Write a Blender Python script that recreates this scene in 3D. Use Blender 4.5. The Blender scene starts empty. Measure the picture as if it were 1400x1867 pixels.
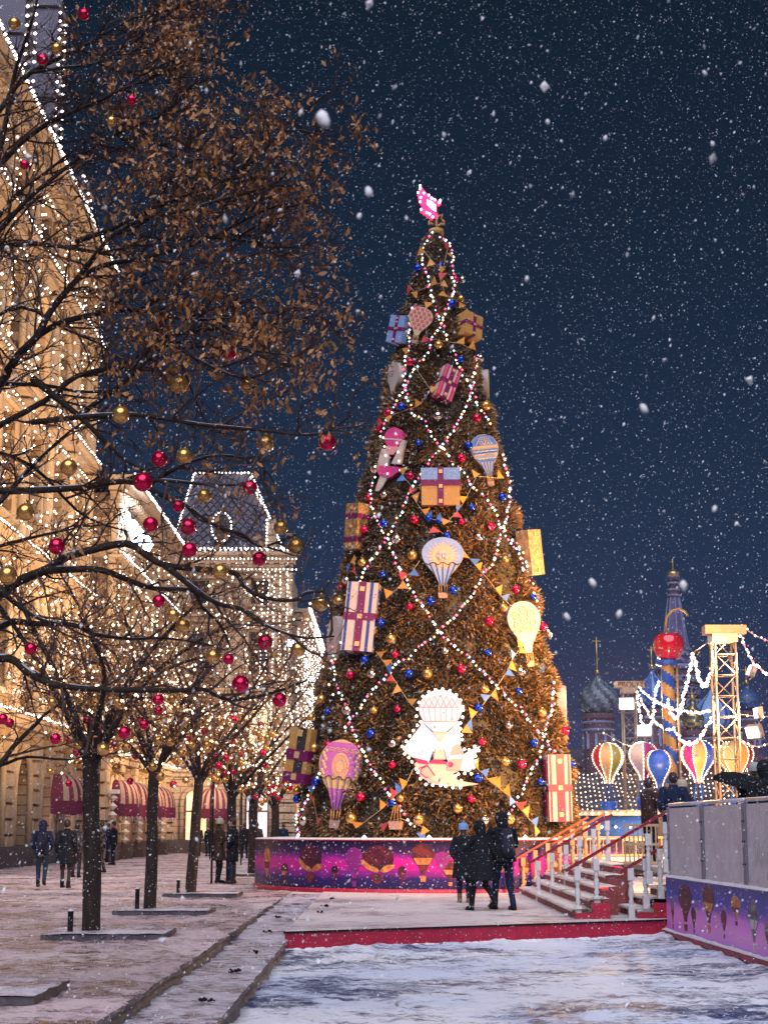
import bpy, bmesh, math, random
import numpy as np
from math import radians, sin, cos, pi, sqrt, atan2
from mathutils import Vector as V, Matrix as M, noise as NZ
RND = random.Random(11)
NR = np.random.default_rng(5)
SC = bpy.context.scene
COL = SC.collection

# ------------------------------------------------------------------ camera
F, PITCH, EYE = 2940.0, radians(11.1), 1.55
cam = bpy.data.cameras.new('camera')
cam.sensor_fit = 'VERTICAL'; cam.sensor_height = 36.0
cam.lens = F / 1867 * 36.0
cam.clip_start = 0.1; cam.clip_end = 5000
cam.dof.use_dof = True; cam.dof.focus_distance = 38.0; cam.dof.aperture_fstop = 10
camo = bpy.data.objects.new('camera', cam); COL.objects.link(camo)
camo.location = (0, 0, EYE); camo.rotation_euler = (radians(90) + PITCH, 0, 0)
SC.camera = camo

# ------------------------------------------------------------------ world, sun, exposure
w = bpy.data.worlds.new('World'); SC.world = w; w.use_nodes = True
nt = w.node_tree; nt.nodes.clear()
def nn(t, typ, **kw):
    n = t.nodes.new(typ)
    for k, v in kw.items(): setattr(n, k, v)
    return n
out = nn(nt, 'ShaderNodeOutputWorld'); bg = nn(nt, 'ShaderNodeBackground')
tc = nn(nt, 'ShaderNodeTexCoord'); sep = nn(nt, 'ShaderNodeSeparateXYZ')
nt.links.new(tc.outputs['Generated'], sep.inputs[0])
rp = nn(nt, 'ShaderNodeValToRGB'); e = rp.color_ramp.elements
e[0].position = 0.0; e[0].color = (.050, .044, .105, 1)
e[1].position = 1.0; e[1].color = (.0015, .0045, .010, 1)
for p, c in ((.06, (.026, .032, .082, 1)), (.13, (.0115, .0250, .062, 1)), (.22, (.0072, .0190, .044, 1)), (.34, (.0046, .0135, .030, 1)), (.50, (.0028, .0090, .0175, 1))):
    x = e.new(p); x.color = c
nt.links.new(sep.outputs['Z'], rp.inputs[0])
sky = nn(nt, 'ShaderNodeTexSky'); sky.sky_type = 'NISHITA'; sky.sun_disc = False
sky.sun_elevation = radians(-6); sky.sun_rotation = radians(200)
mixw = nn(nt, 'ShaderNodeMixRGB'); mixw.blend_type = 'ADD'; mixw.inputs[0].default_value = .05
nt.links.new(rp.outputs[0], mixw.inputs[1]); nt.links.new(sky.outputs[0], mixw.inputs[2])
nt.links.new(mixw.outputs[0], bg.inputs[0]); bg.inputs[1].default_value = 1.0
nt.links.new(bg.outputs[0], out.inputs[0])

sun = bpy.data.lights.new('city_glow', 'SUN'); sun.energy = 2.7; sun.angle = radians(66); sun.color = (.86, .86, 1.0)
suno = bpy.data.objects.new('city_glow', sun); COL.objects.link(suno)
suno.rotation_euler = V((.04, .62, -.76)).to_track_quat('-Z', 'Y').to_euler()

SC.view_settings.view_transform = 'Standard'; SC.view_settings.look = 'None'
SC.view_settings.exposure = 0.3; SC.view_settings.gamma = 1.0; SC.view_settings.use_curve_mapping = False
SC.render.engine = 'CYCLES'
cy = SC.cycles
cy.use_denoising = True; cy.max_bounces = 5; cy.diffuse_bounces = 2; cy.glossy_bounces = 3; cy.transmission_bounces = 2
cy.transparent_max_bounces = 4; cy.sample_clamp_indirect = 3.0; cy.caustics_reflective = False; cy.caustics_refractive = False
cy.use_adaptive_sampling = True; cy.adaptive_threshold = .012

# ------------------------------------------------------------------ pixel -> world
def ray(px, py):
    a = (px - 700) / F; b = (933.5 - py) / F
    return V((a, cos(PITCH) - b * sin(PITCH), sin(PITCH) + b * cos(PITCH)))
def at(px, py, Y):
    d = ray(px, py); return V((0, 0, EYE)) + d * (Y / d.y)
def onz(px, py, z=0.0):
    d = ray(px, py); return V((0, 0, EYE)) + d * ((z - EYE) / d.z)

# ------------------------------------------------------------------ materials
def mat(name, col, rough=.6, metal=0.0, col2=None, scale=6.0, detail=4.0, contrast=.5, bump=0.0, bscale=30.0, emit=None, es=0.0, sampling=None, spec=.5, coat=0.0, stretch=None):
    m = bpy.data.materials.new(name); m.use_nodes = True
    t = m.node_tree; b = t.nodes['Principled BSDF']
    c4 = (*col, 1)
    b.inputs['Base Color'].default_value = c4; b.inputs['Roughness'].default_value = rough; b.inputs['Metallic'].default_value = metal
    b.inputs['Specular IOR Level'].default_value = spec
    if coat: b.inputs['Coat Weight'].default_value = coat
    tcn = None
    if col2 is not None or bump:
        tcn = nn(t, 'ShaderNodeTexCoord'); src = tcn.outputs['Object']
        if stretch:
            mp = nn(t, 'ShaderNodeMapping'); mp.inputs['Scale'].default_value = stretch
            t.links.new(src, mp.inputs[0]); src = mp.outputs[0]
    if col2 is not None:
        n = nn(t, 'ShaderNodeTexNoise'); n.inputs['Scale'].default_value = scale; n.inputs['Detail'].default_value = detail
        t.links.new(src, n.inputs['Vector'])
        r = nn(t, 'ShaderNodeValToRGB'); r.color_ramp.elements[0].position = .5 - contrast * .4; r.color_ramp.elements[1].position = .5 + contrast * .4
        r.color_ramp.elements[0].color = c4; r.color_ramp.elements[1].color = (*col2, 1)
        t.links.new(n.outputs['Fac'], r.inputs[0]); t.links.new(r.outputs[0], b.inputs['Base Color'])
    if bump:
        n2 = nn(t, 'ShaderNodeTexNoise'); n2.inputs['Scale'].default_value = bscale; n2.inputs['Detail'].default_value = 5
        t.links.new(src, n2.inputs['Vector'])
        bp = nn(t, 'ShaderNodeBump'); bp.inputs['Strength'].default_value = min(1, bump); bp.inputs['Distance'].default_value = .03
        t.links.new(n2.outputs['Fac'], bp.inputs['Height']); t.links.new(bp.outputs[0], b.inputs['Normal'])
    if emit is not None:
        b.inputs['Emission Color'].default_value = (*emit, 1); b.inputs['Emission Strength'].default_value = es
        m.cycles.emission_sampling = sampling or 'NONE'
    return m

MT = {}
def mk(key, *a, **k):
    MT[key] = mat(key, *a, **k); return MT[key]
mk('bark', (.024, .017, .015), .8, spec=.2, col2=(.055, .038, .030), scale=14, bump=.8, bscale=40, stretch=(1, 1, .25))
mk('twig', (.045, .028, .026), .6, spec=.25, col2=(.10, .062, .055), scale=9)
mk('leaf', (.58, .27, .07), .55, col2=(.34, .14, .045), scale=3, contrast=.5)
mk('leaf2', (.30, .12, .05), .6, col2=(.46, .20, .06), scale=4)
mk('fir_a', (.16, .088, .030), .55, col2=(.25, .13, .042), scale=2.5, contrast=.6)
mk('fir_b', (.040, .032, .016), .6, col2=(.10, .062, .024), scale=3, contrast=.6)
mk('fir_c', (.34, .19, .075), .5)
mk('stone', (.52, .36, .20), .8, col2=(.40, .26, .14), scale=.9, bump=.5, bscale=6)
mk('stone_trim', (.62, .46, .29), .75, col2=(.50, .35, .2), scale=2, bump=.3, bscale=12)
mk('stone_pale', (.56, .42, .29), .8, col2=(.45, .33, .22), scale=.9, bump=.4, bscale=6)
mk('stone_base', (.14, .10, .085), .8, col2=(.09, .065, .055), scale=3)
mk('roof', (.03, .028, .045), .5, col2=(.075, .07, .10), scale=1.5, metal=.3)
mk('roof_rib', (.09, .085, .12), .45, metal=.4)
mk('glass_dark', (.02, .022, .03), .12, spec=.8)
mk('glass_lit', (.9, .7, .5), .4, emit=(1, .62, .30), es=1.3)
mk('glass_shop', (.9, .85, .9), .4, emit=(1, .80, .84), es=.75)
mk('iron', (.02, .018, .02), .45, metal=.6, bump=.2)
def masonry(key, bw=.95, bh=.42):
    t = MT[key].node_tree; b = t.nodes['Principled BSDF']; src = b.inputs['Base Color'].links[0].from_socket
    tcn = nn(t, 'ShaderNodeTexCoord'); sp = nn(t, 'ShaderNodeSeparateXYZ'); cb = nn(t, 'ShaderNodeCombineXYZ'); t.links.new(tcn.outputs['Object'], sp.inputs[0])
    t.links.new(sp.outputs['X'], cb.inputs['X']); t.links.new(sp.outputs['Z'], cb.inputs['Y'])
    br = nn(t, 'ShaderNodeTexBrick'); br.inputs['Scale'].default_value = 1; br.inputs['Brick Width'].default_value = bw; br.inputs['Row Height'].default_value = bh; br.inputs['Mortar Size'].default_value = .028
    br.inputs['Color1'].default_value = (1, 1, 1, 1); br.inputs['Color2'].default_value = (.78, .76, .74, 1); br.inputs['Mortar'].default_value = (.38, .34, .30, 1)
    t.links.new(cb.outputs[0], br.inputs['Vector']); mx = nn(t, 'ShaderNodeMixRGB'); mx.blend_type = 'MULTIPLY'; mx.inputs[0].default_value = 1
    t.links.new(src, mx.inputs[1]); t.links.new(br.outputs['Color'], mx.inputs[2]); t.links.new(mx.outputs[0], b.inputs['Base Color'])
masonry('stone'); masonry('stone_pale')
mk('bulb_warm', (1, .9, .8), .4, emit=(1, .72, .45), es=3.2)
mk('bulb_white', (1, .95, .95), .4, emit=(1, .84, .74), es=4.5)
mk('bulb_cool', (.8, .9, 1), .4, emit=(.42, .74, 1), es=1.9)
mk('bulb_pink', (1, .4, .6), .4, emit=(1, .04, .20), es=1.8)
mk('bulb_gold', (1, .8, .5), .4, emit=(1, .52, .20), es=2.2)
mk('wire', (.03, .03, .03), .6)
mk('wire_pale', (.55, .42, .28), .6)
mk('red_b', (.75, .004, .075), .20, metal=.70, spec=.9)
mk('gold_b', (.80, .42, .11), .20, metal=.78, spec=.8)
mk('silver_b', (.80, .66, .55), .14, metal=1.0)
mk('blue_b', (.012, .06, .60), .18, metal=.72, spec=.9)
mk('cap', (.6, .45, .2), .3, metal=1)
mk('pn_o', (.80, .33, .045), .6, col2=(.65, .25, .03), scale=5)
mk('pn_b', (.08, .22, .62), .6, col2=(.06, .16, .5), scale=5)
mk('pn_r', (.70, .07, .06), .6, col2=(.55, .04, .05), scale=5)
mk('snow', (.80, .80, .84), .7, bump=.7, bscale=18)
mk('red_paint', (.50, .015, .05), .45, col2=(.36, .012, .04), scale=5, bump=.25, bscale=30)
mk('riser', (.34, .07, .065), .6, col2=(.23, .045, .045), scale=8, bump=.25, bscale=30)
mk('white_paint', (.74, .72, .72), .45, col2=(.60, .57, .55), scale=10, contrast=.8, bump=.15)
mk('rail_red', (.30, .018, .035), .35, col2=(.22, .015, .03), scale=9)
mk('cream', (.66, .47, .27), .6, col2=(.55, .38, .2), scale=6)
mk('galv', (.74, .70, .76), .45, metal=.25, col2=(.60, .56, .62), scale=3, bump=.2)
mk('galv_dark', (.26, .24, .29), .5, metal=.4)
mk('truss', (.46, .35, .24), .4, metal=.45, col2=(.5, .4, .28), scale=6)
mk('coat_black', (.012, .014, .018), .85, spec=.08, col2=(.02, .022, .028), scale=12, bump=.4, bscale=25)
mk('coat_navy', (.012, .02, .05), .8, spec=.08, col2=(.02, .03, .07), scale=12, bump=.4, bscale=25)
mk('coat_brown', (.07, .04, .032), .8, spec=.08, col2=(.045, .025, .022), scale=9, bump=.4, bscale=25)
mk('coat_grey', (.06, .05, .055), .8, spec=.08, col2=(.035, .03, .035), scale=9, bump=.4, bscale=25)
mk('camo', (.16, .13, .11), .85, spec=.08, col2=(.03, .028, .03), scale=11, contrast=.1)
mk('jeans', (.02, .035, .065), .85, spec=.08, col2=(.03, .05, .08), scale=14)
mk('boot_tan', (.20, .12, .06), .7)
mk('boot_black', (.015, .014, .015), .5, spec=.08)
mk('skin', (.52, .31, .22), .55, col2=(.46, .26, .18), scale=9)
mk('hat_blue', (.22, .38, .72), .9, bump=.5, bscale=60)
mk('hat_beige', (.55, .42, .32), .9, bump=.5, bscale=60)
mk('hat_grey', (.38, .38, .42), .9, bump=.5, bscale=60)
mk('hair', (.02, .014, .011), .6, col2=(.04, .025, .02), scale=30)
mk('scarf', (.35, .03, .06), .9)
mk('white', (.82, .78, .76), .5, col2=(.72, .68, .66), scale=9)
mk('bag', (.03, .03, .05), .7, spec=.08, bump=.3)

# ------------------------------------------------------------------ mesh builder
class MB:
    def __init__(s): s.v = []; s.f = []; s.m = []; s.sm = []; s.cur = 0; s.smooth = False
    def add(s, vs, fs, mi=None, smooth=None):
        o = len(s.v); s.v.extend([tuple(p) for p in vs])
        s.f.extend([tuple(i + o for i in f) for f in fs])
        k = s.cur if mi is None else mi; q = s.smooth if smooth is None else smooth
        s.m.extend([k] * len(fs)); s.sm.extend([q] * len(fs)); return s
    def box(s, c, d, rot=None, mi=None):
        c = V(c); h = V(d) * .5
        vs = [V((x * h.x, y * h.y, z * h.z)) for x in (-1, 1) for y in (-1, 1) for z in (-1, 1)]
        if rot is not None: vs = [rot @ p for p in vs]
        vs = [p + c for p in vs]
        return s.add(vs, [(0, 1, 3, 2), (4, 6, 7, 5), (0, 4, 5, 1), (2, 3, 7, 6), (0, 2, 6, 4), (1, 5, 7, 3)], mi, False)
    def tube(s, pts, rad, n=6, mi=None, cap=True):
        pts = [V(p) for p in pts]; k = len(pts)
        if not isinstance(rad, (list, tuple)): rad = [rad] * k
        vs = []; up = None
        for i, p in enumerate(pts):
            d = (pts[min(i + 1, k - 1)] - pts[max(i - 1, 0)])
            if d.length < 1e-9: d = V((0, 0, 1))
            d.normalize()
            if up is None: up = V((0, 0, 1)) if abs(d.z) < .9 else V((1, 0, 0))
            a = d.cross(up)
            if a.length < 1e-4: a = d.cross(V((1, .3, 0)))
            a.normalize(); b = a.cross(d); up = b
            for j in range(n):
                t = 2 * pi * j / n; vs.append(p + a * (cos(t) * rad[i]) + b * (sin(t) * rad[i]))
        fs = [(i * n + j, i * n + (j + 1) % n, (i + 1) * n + (j + 1) % n, (i + 1) * n + j) for i in range(k - 1) for j in range(n)]
        if cap: fs += [tuple(range(n - 1, -1, -1)), tuple((k - 1) * n + j for j in range(n))]
        return s.add(vs, fs, mi, n > 3)
    def lathe(s, prof, n=16, c=(0, 0, 0), mi=None, mfun=None, rfun=None, smooth=True, cap=True):
        c = V(c); vs = []
        for i, (r, z) in enumerate(prof):
            for j in range(n):
                t = 2 * pi * j / n; rr = r * (rfun(t, z) if rfun else 1)
                vs.append(c + V((cos(t) * rr, sin(t) * rr, z)))
        o = len(s.f)
        fs = [(i * n + j, i * n + (j + 1) % n, (i + 1) * n + (j + 1) % n, (i + 1) * n + j) for i in range(len(prof) - 1) for j in range(n)]
        k = len(fs)
        if cap: fs += [tuple(range(n - 1, -1, -1)), tuple((len(prof) - 1) * n + j for j in range(n))]
        s.add(vs, fs, mi, smooth)
        if mfun:
            for q in range(k): s.m[o + q] = mfun(q // n, q % n)
        return s
    def ball(s, c, r, n=12, m=8, mi=None, sc=(1, 1, 1), rot=None):
        c = V(c); vs = [V((0, 0, r * sc[2]))]
        for i in range(1, m):
            a = pi * i / m
            for j in range(n):
                b = 2 * pi * j / n; vs.append(V((r * sin(a) * cos(b) * sc[0], r * sin(a) * sin(b) * sc[1], r * cos(a) * sc[2])))
        vs.append(V((0, 0, -r * sc[2])))
        if rot is not None: vs = [rot @ p for p in vs]
        vs = [p + c for p in vs]
        fs = [(0, 1 + j, 1 + (j + 1) % n) for j in range(n)]
        for i in range(m - 2):
            for j in range(n):
                a = 1 + i * n + j; b = 1 + i * n + (j + 1) % n; fs.append((a, a + n, b + n, b))
        L = len(vs) - 1; fs += [(L, 1 + (m - 2) * n + (j + 1) % n, 1 + (m - 2) * n + j) for j in range(n)]
        return s.add(vs, fs, mi, True)
    def octa(s, c, r, mi=None):
        c = V(c); vs = [c + V(q) * r for q in ((1, 0, 0), (0, 1, 0), (-1, 0, 0), (0, -1, 0), (0, 0, 1), (0, 0, -1))]
        return s.add(vs, [(0, 1, 4), (1, 2, 4), (2, 3, 4), (3, 0, 4), (1, 0, 5), (2, 1, 5), (3, 2, 5), (0, 3, 5)], mi, True)
    def cap_(s, a, b, ra, rb, n=10):   # tapered capsule
        a = V(a); b = V(b); d = b - a; L = d.length
        if L < 1e-6: return s.ball(a, ra)
        q = d.normalized(); pts = []; rr = []
        for t in (-1, -.8, -.45): pts.append(a + q * ra * t); rr.append(ra * sqrt(max(.0004, 1 - t * t)))
        pts.append(a); rr.append(ra); pts.append((a + b) / 2); rr.append((ra + rb) / 2); pts.append(b); rr.append(rb)
        for t in (.45, .8, 1): pts.append(b + q * rb * t); rr.append(rb * sqrt(max(.0004, 1 - t * t)))
        return s.tube(pts, rr, n)
    def plate(s, rows, y0, y1, mi=None, flip=False, f=None):
        # rows: (z, xl, xr) a flat solid between y0 (front) and y1 (back)
        f = f or (lambda x, y, z: V((x, y, z)))
        vs = []; C = 5
        for (z, xl, xr) in rows:
            for y in (y0, y1):
                for c in range(C): vs.append(f(xl + (xr - xl) * c / (C - 1), y, z))
        W = 2 * C; fs = []
        for i in range(len(rows) - 1):
            a = i * W; b = a + W
            for c in range(C - 1):
                fs.append((a + c, a + c + 1, b + c + 1, b + c)); fs.append((a + C + c + 1, a + C + c, b + C + c, b + C + c + 1))
            fs.append((a + C, a, b, b + C)); fs.append((a + C - 1, a + W - 1, b + W - 1, b + C - 1))
        L = (len(rows) - 1) * W
        for c in range(C - 1):
            fs.append((c + 1, c, C + c, C + c + 1)); fs.append((L + c, L + c + 1, L + C + c + 1, L + C + c))
        return s.add(vs, fs, mi, False)
    def poly(s, pts, y0, y1, mi=None, f=None):
        # pts: (x,z) outline, extruded y0..y1
        f = f or (lambda x, y, z: V((x, y, z)))
        n = len(pts); vs = [f(x, y0, z) for x, z in pts] + [f(x, y1, z) for x, z in pts]
        fs = [tuple(range(n)), tuple(range(2 * n - 1, n - 1, -1))] + [(i, i + n, (i + 1) % n + n, (i + 1) % n) for i in range(n)]
        return s.add(vs, fs, mi, False)
    def xf(s, mtx, start=0):
        for i in range(start, len(s.v)): s.v[i] = tuple(mtx @ V(s.v[i]))
        return s
    def build(s, name, mats, parent=None, world=False, fixn=False):
        if not isinstance(mats, (list, tuple)): mats = [mats]
        me = bpy.data.meshes.new(name); vs = s.v
        if world and parent is not None:
            o = parent.location; vs = [(a - o.x, b - o.y, c - o.z) for a, b, c in vs]
        me.from_pydata(vs, [], s.f)
        for m_ in mats: me.materials.append(MT[m_] if isinstance(m_, str) else m_)
        me.polygons.foreach_set('material_index', s.m); me.polygons.foreach_set('use_smooth', s.sm)
        me.update()
        if fixn:
            bm = bmesh.new(); bm.from_mesh(me); bmesh.ops.recalc_face_normals(bm, faces=bm.faces); bm.to_mesh(me); bm.free()
        o = bpy.data.objects.new(name, me); COL.objects.link(o)
        if parent is not None: o.parent = parent
        return o
def npmesh(name, vs, faces4, mats, midx=None, parent=None, smooth=False):
    me = bpy.data.meshes.new(name); n = len(vs); k = faces4.shape[1]; m = len(faces4)
    me.vertices.add(n); me.vertices.foreach_set('co', np.asarray(vs, dtype=np.float32).ravel())
    me.loops.add(m * k); me.loops.foreach_set('vertex_index', faces4.astype(np.int32).ravel())
    me.polygons.add(m); me.polygons.foreach_set('loop_start', np.arange(0, m * k, k, dtype=np.int32))
    try: me.polygons.foreach_set('loop_total', np.full(m, k, dtype=np.int32))
    except Exception: pass
    for q in mats: me.materials.append(MT[q] if isinstance(q, str) else q)
    if midx is not None: me.polygons.foreach_set('material_index', midx.astype(np.int32))
    me.polygons.foreach_set('use_smooth', np.full(m, smooth, dtype=bool))
    me.update(calc_edges=True); me.validate()
    o = bpy.data.objects.new(name, me); COL.objects.link(o)
    if parent is not None: o.parent = parent
    return o
def thing(name, label, cat, loc=(0, 0, 0), rot=(0, 0, 0), group=None):
    o = bpy.data.objects.new(name, None); COL.objects.link(o); o.empty_display_size = .2
    o.location = loc; o.rotation_euler = rot; o['label'] = label; o['category'] = cat
    if group: o['group'] = group
    return o
def tag(o, label=None, cat=None, group=None, kind=None):
    if label: o['label'] = label
    if cat: o['category'] = cat
    if group: o['group'] = group
    if kind: o['kind'] = kind
    return o
def copy_tree(o, parent=None):
    c = o.copy(); COL.objects.link(c)
    if parent is not None: c.parent = parent
    for ch in [q for q in o.children]: copy_tree(ch, c)
    return c
ORD = ['first', 'second', 'third', 'fourth', 'fifth', 'sixth', 'seventh', 'eighth', 'ninth', 'tenth', 'eleventh', 'twelfth', 'thirteenth', 'fourteenth', 'fifteenth', 'sixteenth', 'seventeenth', 'eighteenth', 'nineteenth', 'twentieth', 'twenty-first', 'twenty-second', 'twenty-third', 'twenty-fourth', 'twenty-fifth', 'twenty-sixth', 'twenty-seventh', 'twenty-eighth', 'twenty-ninth', 'thirtieth', 'thirty-first', 'thirty-second', 'thirty-third', 'thirty-fourth', 'thirty-fifth']
def spot(name, loc, target, energy, color, size=60, blend=.6, radius=.3, parent=None):
    l = bpy.data.lights.new(name, 'SPOT'); l.energy = energy; l.color = color; l.spot_size = radians(size); l.spot_blend = blend; l.shadow_soft_size = radius
    o = bpy.data.objects.new(name, l); COL.objects.link(o); o.location = loc
    o.rotation_euler = (V(target) - V(loc)).to_track_quat('-Z', 'Y').to_euler()
    if parent is not None:
        o.parent = parent; o.matrix_parent_inverse = parent.matrix_basis.inverted()
    return o
def smooth_path(pts, k=4):
    pts = [V(p) for p in pts]
    if len(pts) < 3: return pts
    r = []
    for i in range(len(pts) - 1):
        p0 = pts[max(i - 1, 0)]; p1 = pts[i]; p2 = pts[i + 1]; p3 = pts[min(i + 2, len(pts) - 1)]
        for j in range(k):
            t = j / k
            r.append(.5 * ((2 * p1) + (p2 - p0) * t + (2 * p0 - 5 * p1 + 4 * p2 - p3) * t * t + (3 * p1 - p0 - 3 * p2 + p3) * t ** 3))
    r.append(pts[-1]); return r
def resample(pts, step):
    res = [pts[0].copy()]; acc = 0
    for a, b in zip(pts, pts[1:]):
        L = (b - a).length
        while acc + L >= step:
            t = (step - acc) / max(L, 1e-9); a = a.lerp(b, t); res.append(a.copy()); L = (b - a).length; acc = 0
        acc += L
    return res
def catenary(a, b, sag, n=14):
    a = V(a); b = V(b)
    return [a.lerp(b, i / n) + V((0, 0, -sag * 4 * (i / n) * (1 - i / n))) for i in range(n + 1)]
# ================================================================== SETTING: ground
def snowmat(name, base, slush, scale, thr, wet=.0, stretch=(1, 1, 1), tint=None, bigw=.75, rgh=.68, half=.11, fine=.40):
    thr = thr + fine * .5
    m = bpy.data.materials.new(name); m.use_nodes = True
    t = m.node_tree; b = t.nodes['Principled BSDF']
    tcn = nn(t, 'ShaderNodeTexCoord'); mp = nn(t, 'ShaderNodeMapping'); mp.inputs['Scale'].default_value = stretch
    t.links.new(tcn.outputs['Object'], mp.inputs[0])
    n1 = nn(t, 'ShaderNodeTexNoise'); n1.inputs['Scale'].default_value = scale; n1.inputs['Detail'].default_value = 9; n1.inputs['Roughness'].default_value = rgh
    t.links.new(mp.outputs[0], n1.inputs['Vector'])
    n0 = nn(t, 'ShaderNodeTexNoise'); n0.inputs['Scale'].default_value = scale * .16; n0.inputs['Detail'].default_value = 3
    t.links.new(tcn.outputs['Object'], n0.inputs['Vector'])
    ad = nn(t, 'ShaderNodeMath'); ad.operation = 'MULTIPLY_ADD'; ad.inputs[1].default_value = bigw
    t.links.new(n0.outputs['Fac'], ad.inputs[0])
    nf = nn(t, 'ShaderNodeTexNoise'); nf.inputs['Scale'].default_value = scale * 7; nf.inputs['Detail'].default_value = 7; nf.inputs['Roughness'].default_value = .75
    t.links.new(mp.outputs[0], nf.inputs['Vector'])
    af = nn(t, 'ShaderNodeMath'); af.operation = 'MULTIPLY_ADD'; af.inputs[1].default_value = fine; t.links.new(nf.outputs['Fac'], af.inputs[0]); t.links.new(n1.outputs['Fac'], af.inputs[2]); t.links.new(af.outputs[0], ad.inputs[2])
    r = nn(t, 'ShaderNodeValToRGB'); el = r.color_ramp.elements
    el[0].position = thr - half; el[0].color = (*slush, 1); el[1].position = thr + half; el[1].color = (*base, 1)
    mid = el.new(thr + .01); mid.color = tuple(.62 * a + .38 * c for a, c in zip(base, slush)) + (1,)
    t.links.new(ad.outputs[0], r.inputs[0])
    src = r.outputs[0]
    if tint:
        n3 = nn(t, 'ShaderNodeTexNoise'); n3.inputs['Scale'].default_value = .35; n3.inputs['Detail'].default_value = 4
        t.links.new(tcn.outputs['Object'], n3.inputs['Vector'])
        r3 = nn(t, 'ShaderNodeValToRGB'); r3.color_ramp.elements[0].position = .4; r3.color_ramp.elements[1].position = .62
        r3.color_ramp.elements[0].color = (1, 1, 1, 1); r3.color_ramp.elements[1].color = (*tint, 1)
        t.links.new(n3.outputs['Fac'], r3.inputs[0])
        mx = nn(t, 'ShaderNodeMixRGB'); mx.blend_type = 'MULTIPLY'; mx.inputs[0].default_value = 1
        t.links.new(src, mx.inputs[1]); t.links.new(r3.outputs[0], mx.inputs[2]); src = mx.outputs[0]
    t.links.new(src, b.inputs['Base Color'])
    rr = nn(t, 'ShaderNodeValToRGB'); q = rr.color_ramp.elements
    q[0].position = thr - .1; q[1].position = thr + .06
    a = .62 - wet * .5; q[0].color = (a, a, a, 1); q[1].color = (.72, .72, .72, 1)
    t.links.new(ad.outputs[0], rr.inputs[0]); t.links.new(rr.outputs[0], b.inputs['Roughness'])
    n4 = nn(t, 'ShaderNodeTexNoise'); n4.inputs['Scale'].default_value = 22; n4.inputs['Detail'].default_value = 6
    t.links.new(mp.outputs[0], n4.inputs['Vector'])
    hs = nn(t, 'ShaderNodeMath'); hs.operation = 'ADD'; t.links.new(n4.outputs['Fac'], hs.inputs[0]); t.links.new(ad.outputs[0], hs.inputs[1])
    bp = nn(t, 'ShaderNodeBump'); bp.inputs['Strength'].default_value = .8; bp.inputs['Distance'].default_value = .022
    t.links.new(hs.outputs[0], bp.inputs['Height']); t.links.new(bp.outputs[0], b.inputs['Normal'])
    MT[name] = m
snowmat('plaza_snow', (.76, .61, .61), (.11, .08, .095), 3.4, .745, wet=1.0, bigw=.5, rgh=.80, half=.065, tint=(.86, .78, .84))
snowmat('band_snow', (.74, .67, .74), (.15, .12, .16), 4.5, .72, wet=.9, bigw=.42, rgh=.76, half=.09, stretch=(.9, 1, 1))
snowmat('road_snow', (.92, .92, .99), (.05, .07, .17), 2.7, .715, wet=.3, stretch=(.62, 1.35, 1), bigw=.50, rgh=.82, half=.062, tint=(.78, .86, 1.0))
snowmat('deck_snow', (.80, .71, .70), (.20, .15, .17), 3.4, .66, wet=.2, stretch=(.75, 1.25, 1), bigw=.5, rgh=.76, half=.09, tint=(.85, .78, .84))
snowmat('step_snow', (.82, .72, .68), (.34, .22, .19), 3.0, .78, stretch=(1, .5, 1))

def sheet(name, xs, ys, zf, m, kind='structure'):
    nx, ny = len(xs), len(ys)
    vs = np.empty((ny, nx, 3))
    for j, y in enumerate(ys):
        for i, x in enumerate(xs): vs[j, i] = (x, y, zf(x, y))
    idx = np.arange(nx * ny).reshape(ny, nx)
    f = np.stack([idx[:-1, :-1], idx[:-1, 1:], idx[1:, 1:], idx[1:, :-1]], -1).reshape(-1, 4)
    o = npmesh(name, vs.reshape(-1, 3), f, [m], smooth=True); o['kind'] = kind; return o
def geo(a, b, s0, g):
    r = [a]; s = s0
    while r[-1] + s < b: r.append(r[-1] + s); s *= g
    r.append(b); return r
def nz(x, y, s, o=0.0): return NZ.noise(V((x * s, y * s, o)))
XA, XB = -2.30, -1.47        # the two kerb lines
def band_z(y): return -.13 + .122 * min(1, max(0, (y - 23) / 15))
def plaza_z(x, y):
    k = .022 * nz(x, y, 1.1) + .024 * nz(x, y, 3.7, 3)
    if y < 60: k += .022 * max(0, nz(x, y, .7, 9)) * min(1, max(0, (-3.6 - x) / 2)) + .022 * nz(x, y, 8, 2)
    return k
def edge_w(x, y): return .045 * nz(x, y, 2.3, 5)
xs = sorted([-2.30 - d for d in geo(0, 14, .06, 1.03)]); ys = geo(7, 120, .07, 1.012)
def plz(x, y):
    z = plaza_z(x, y); d = XA - x
    return z
o = sheet('plaza', xs, ys, plz, 'plaza_snow')
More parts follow.
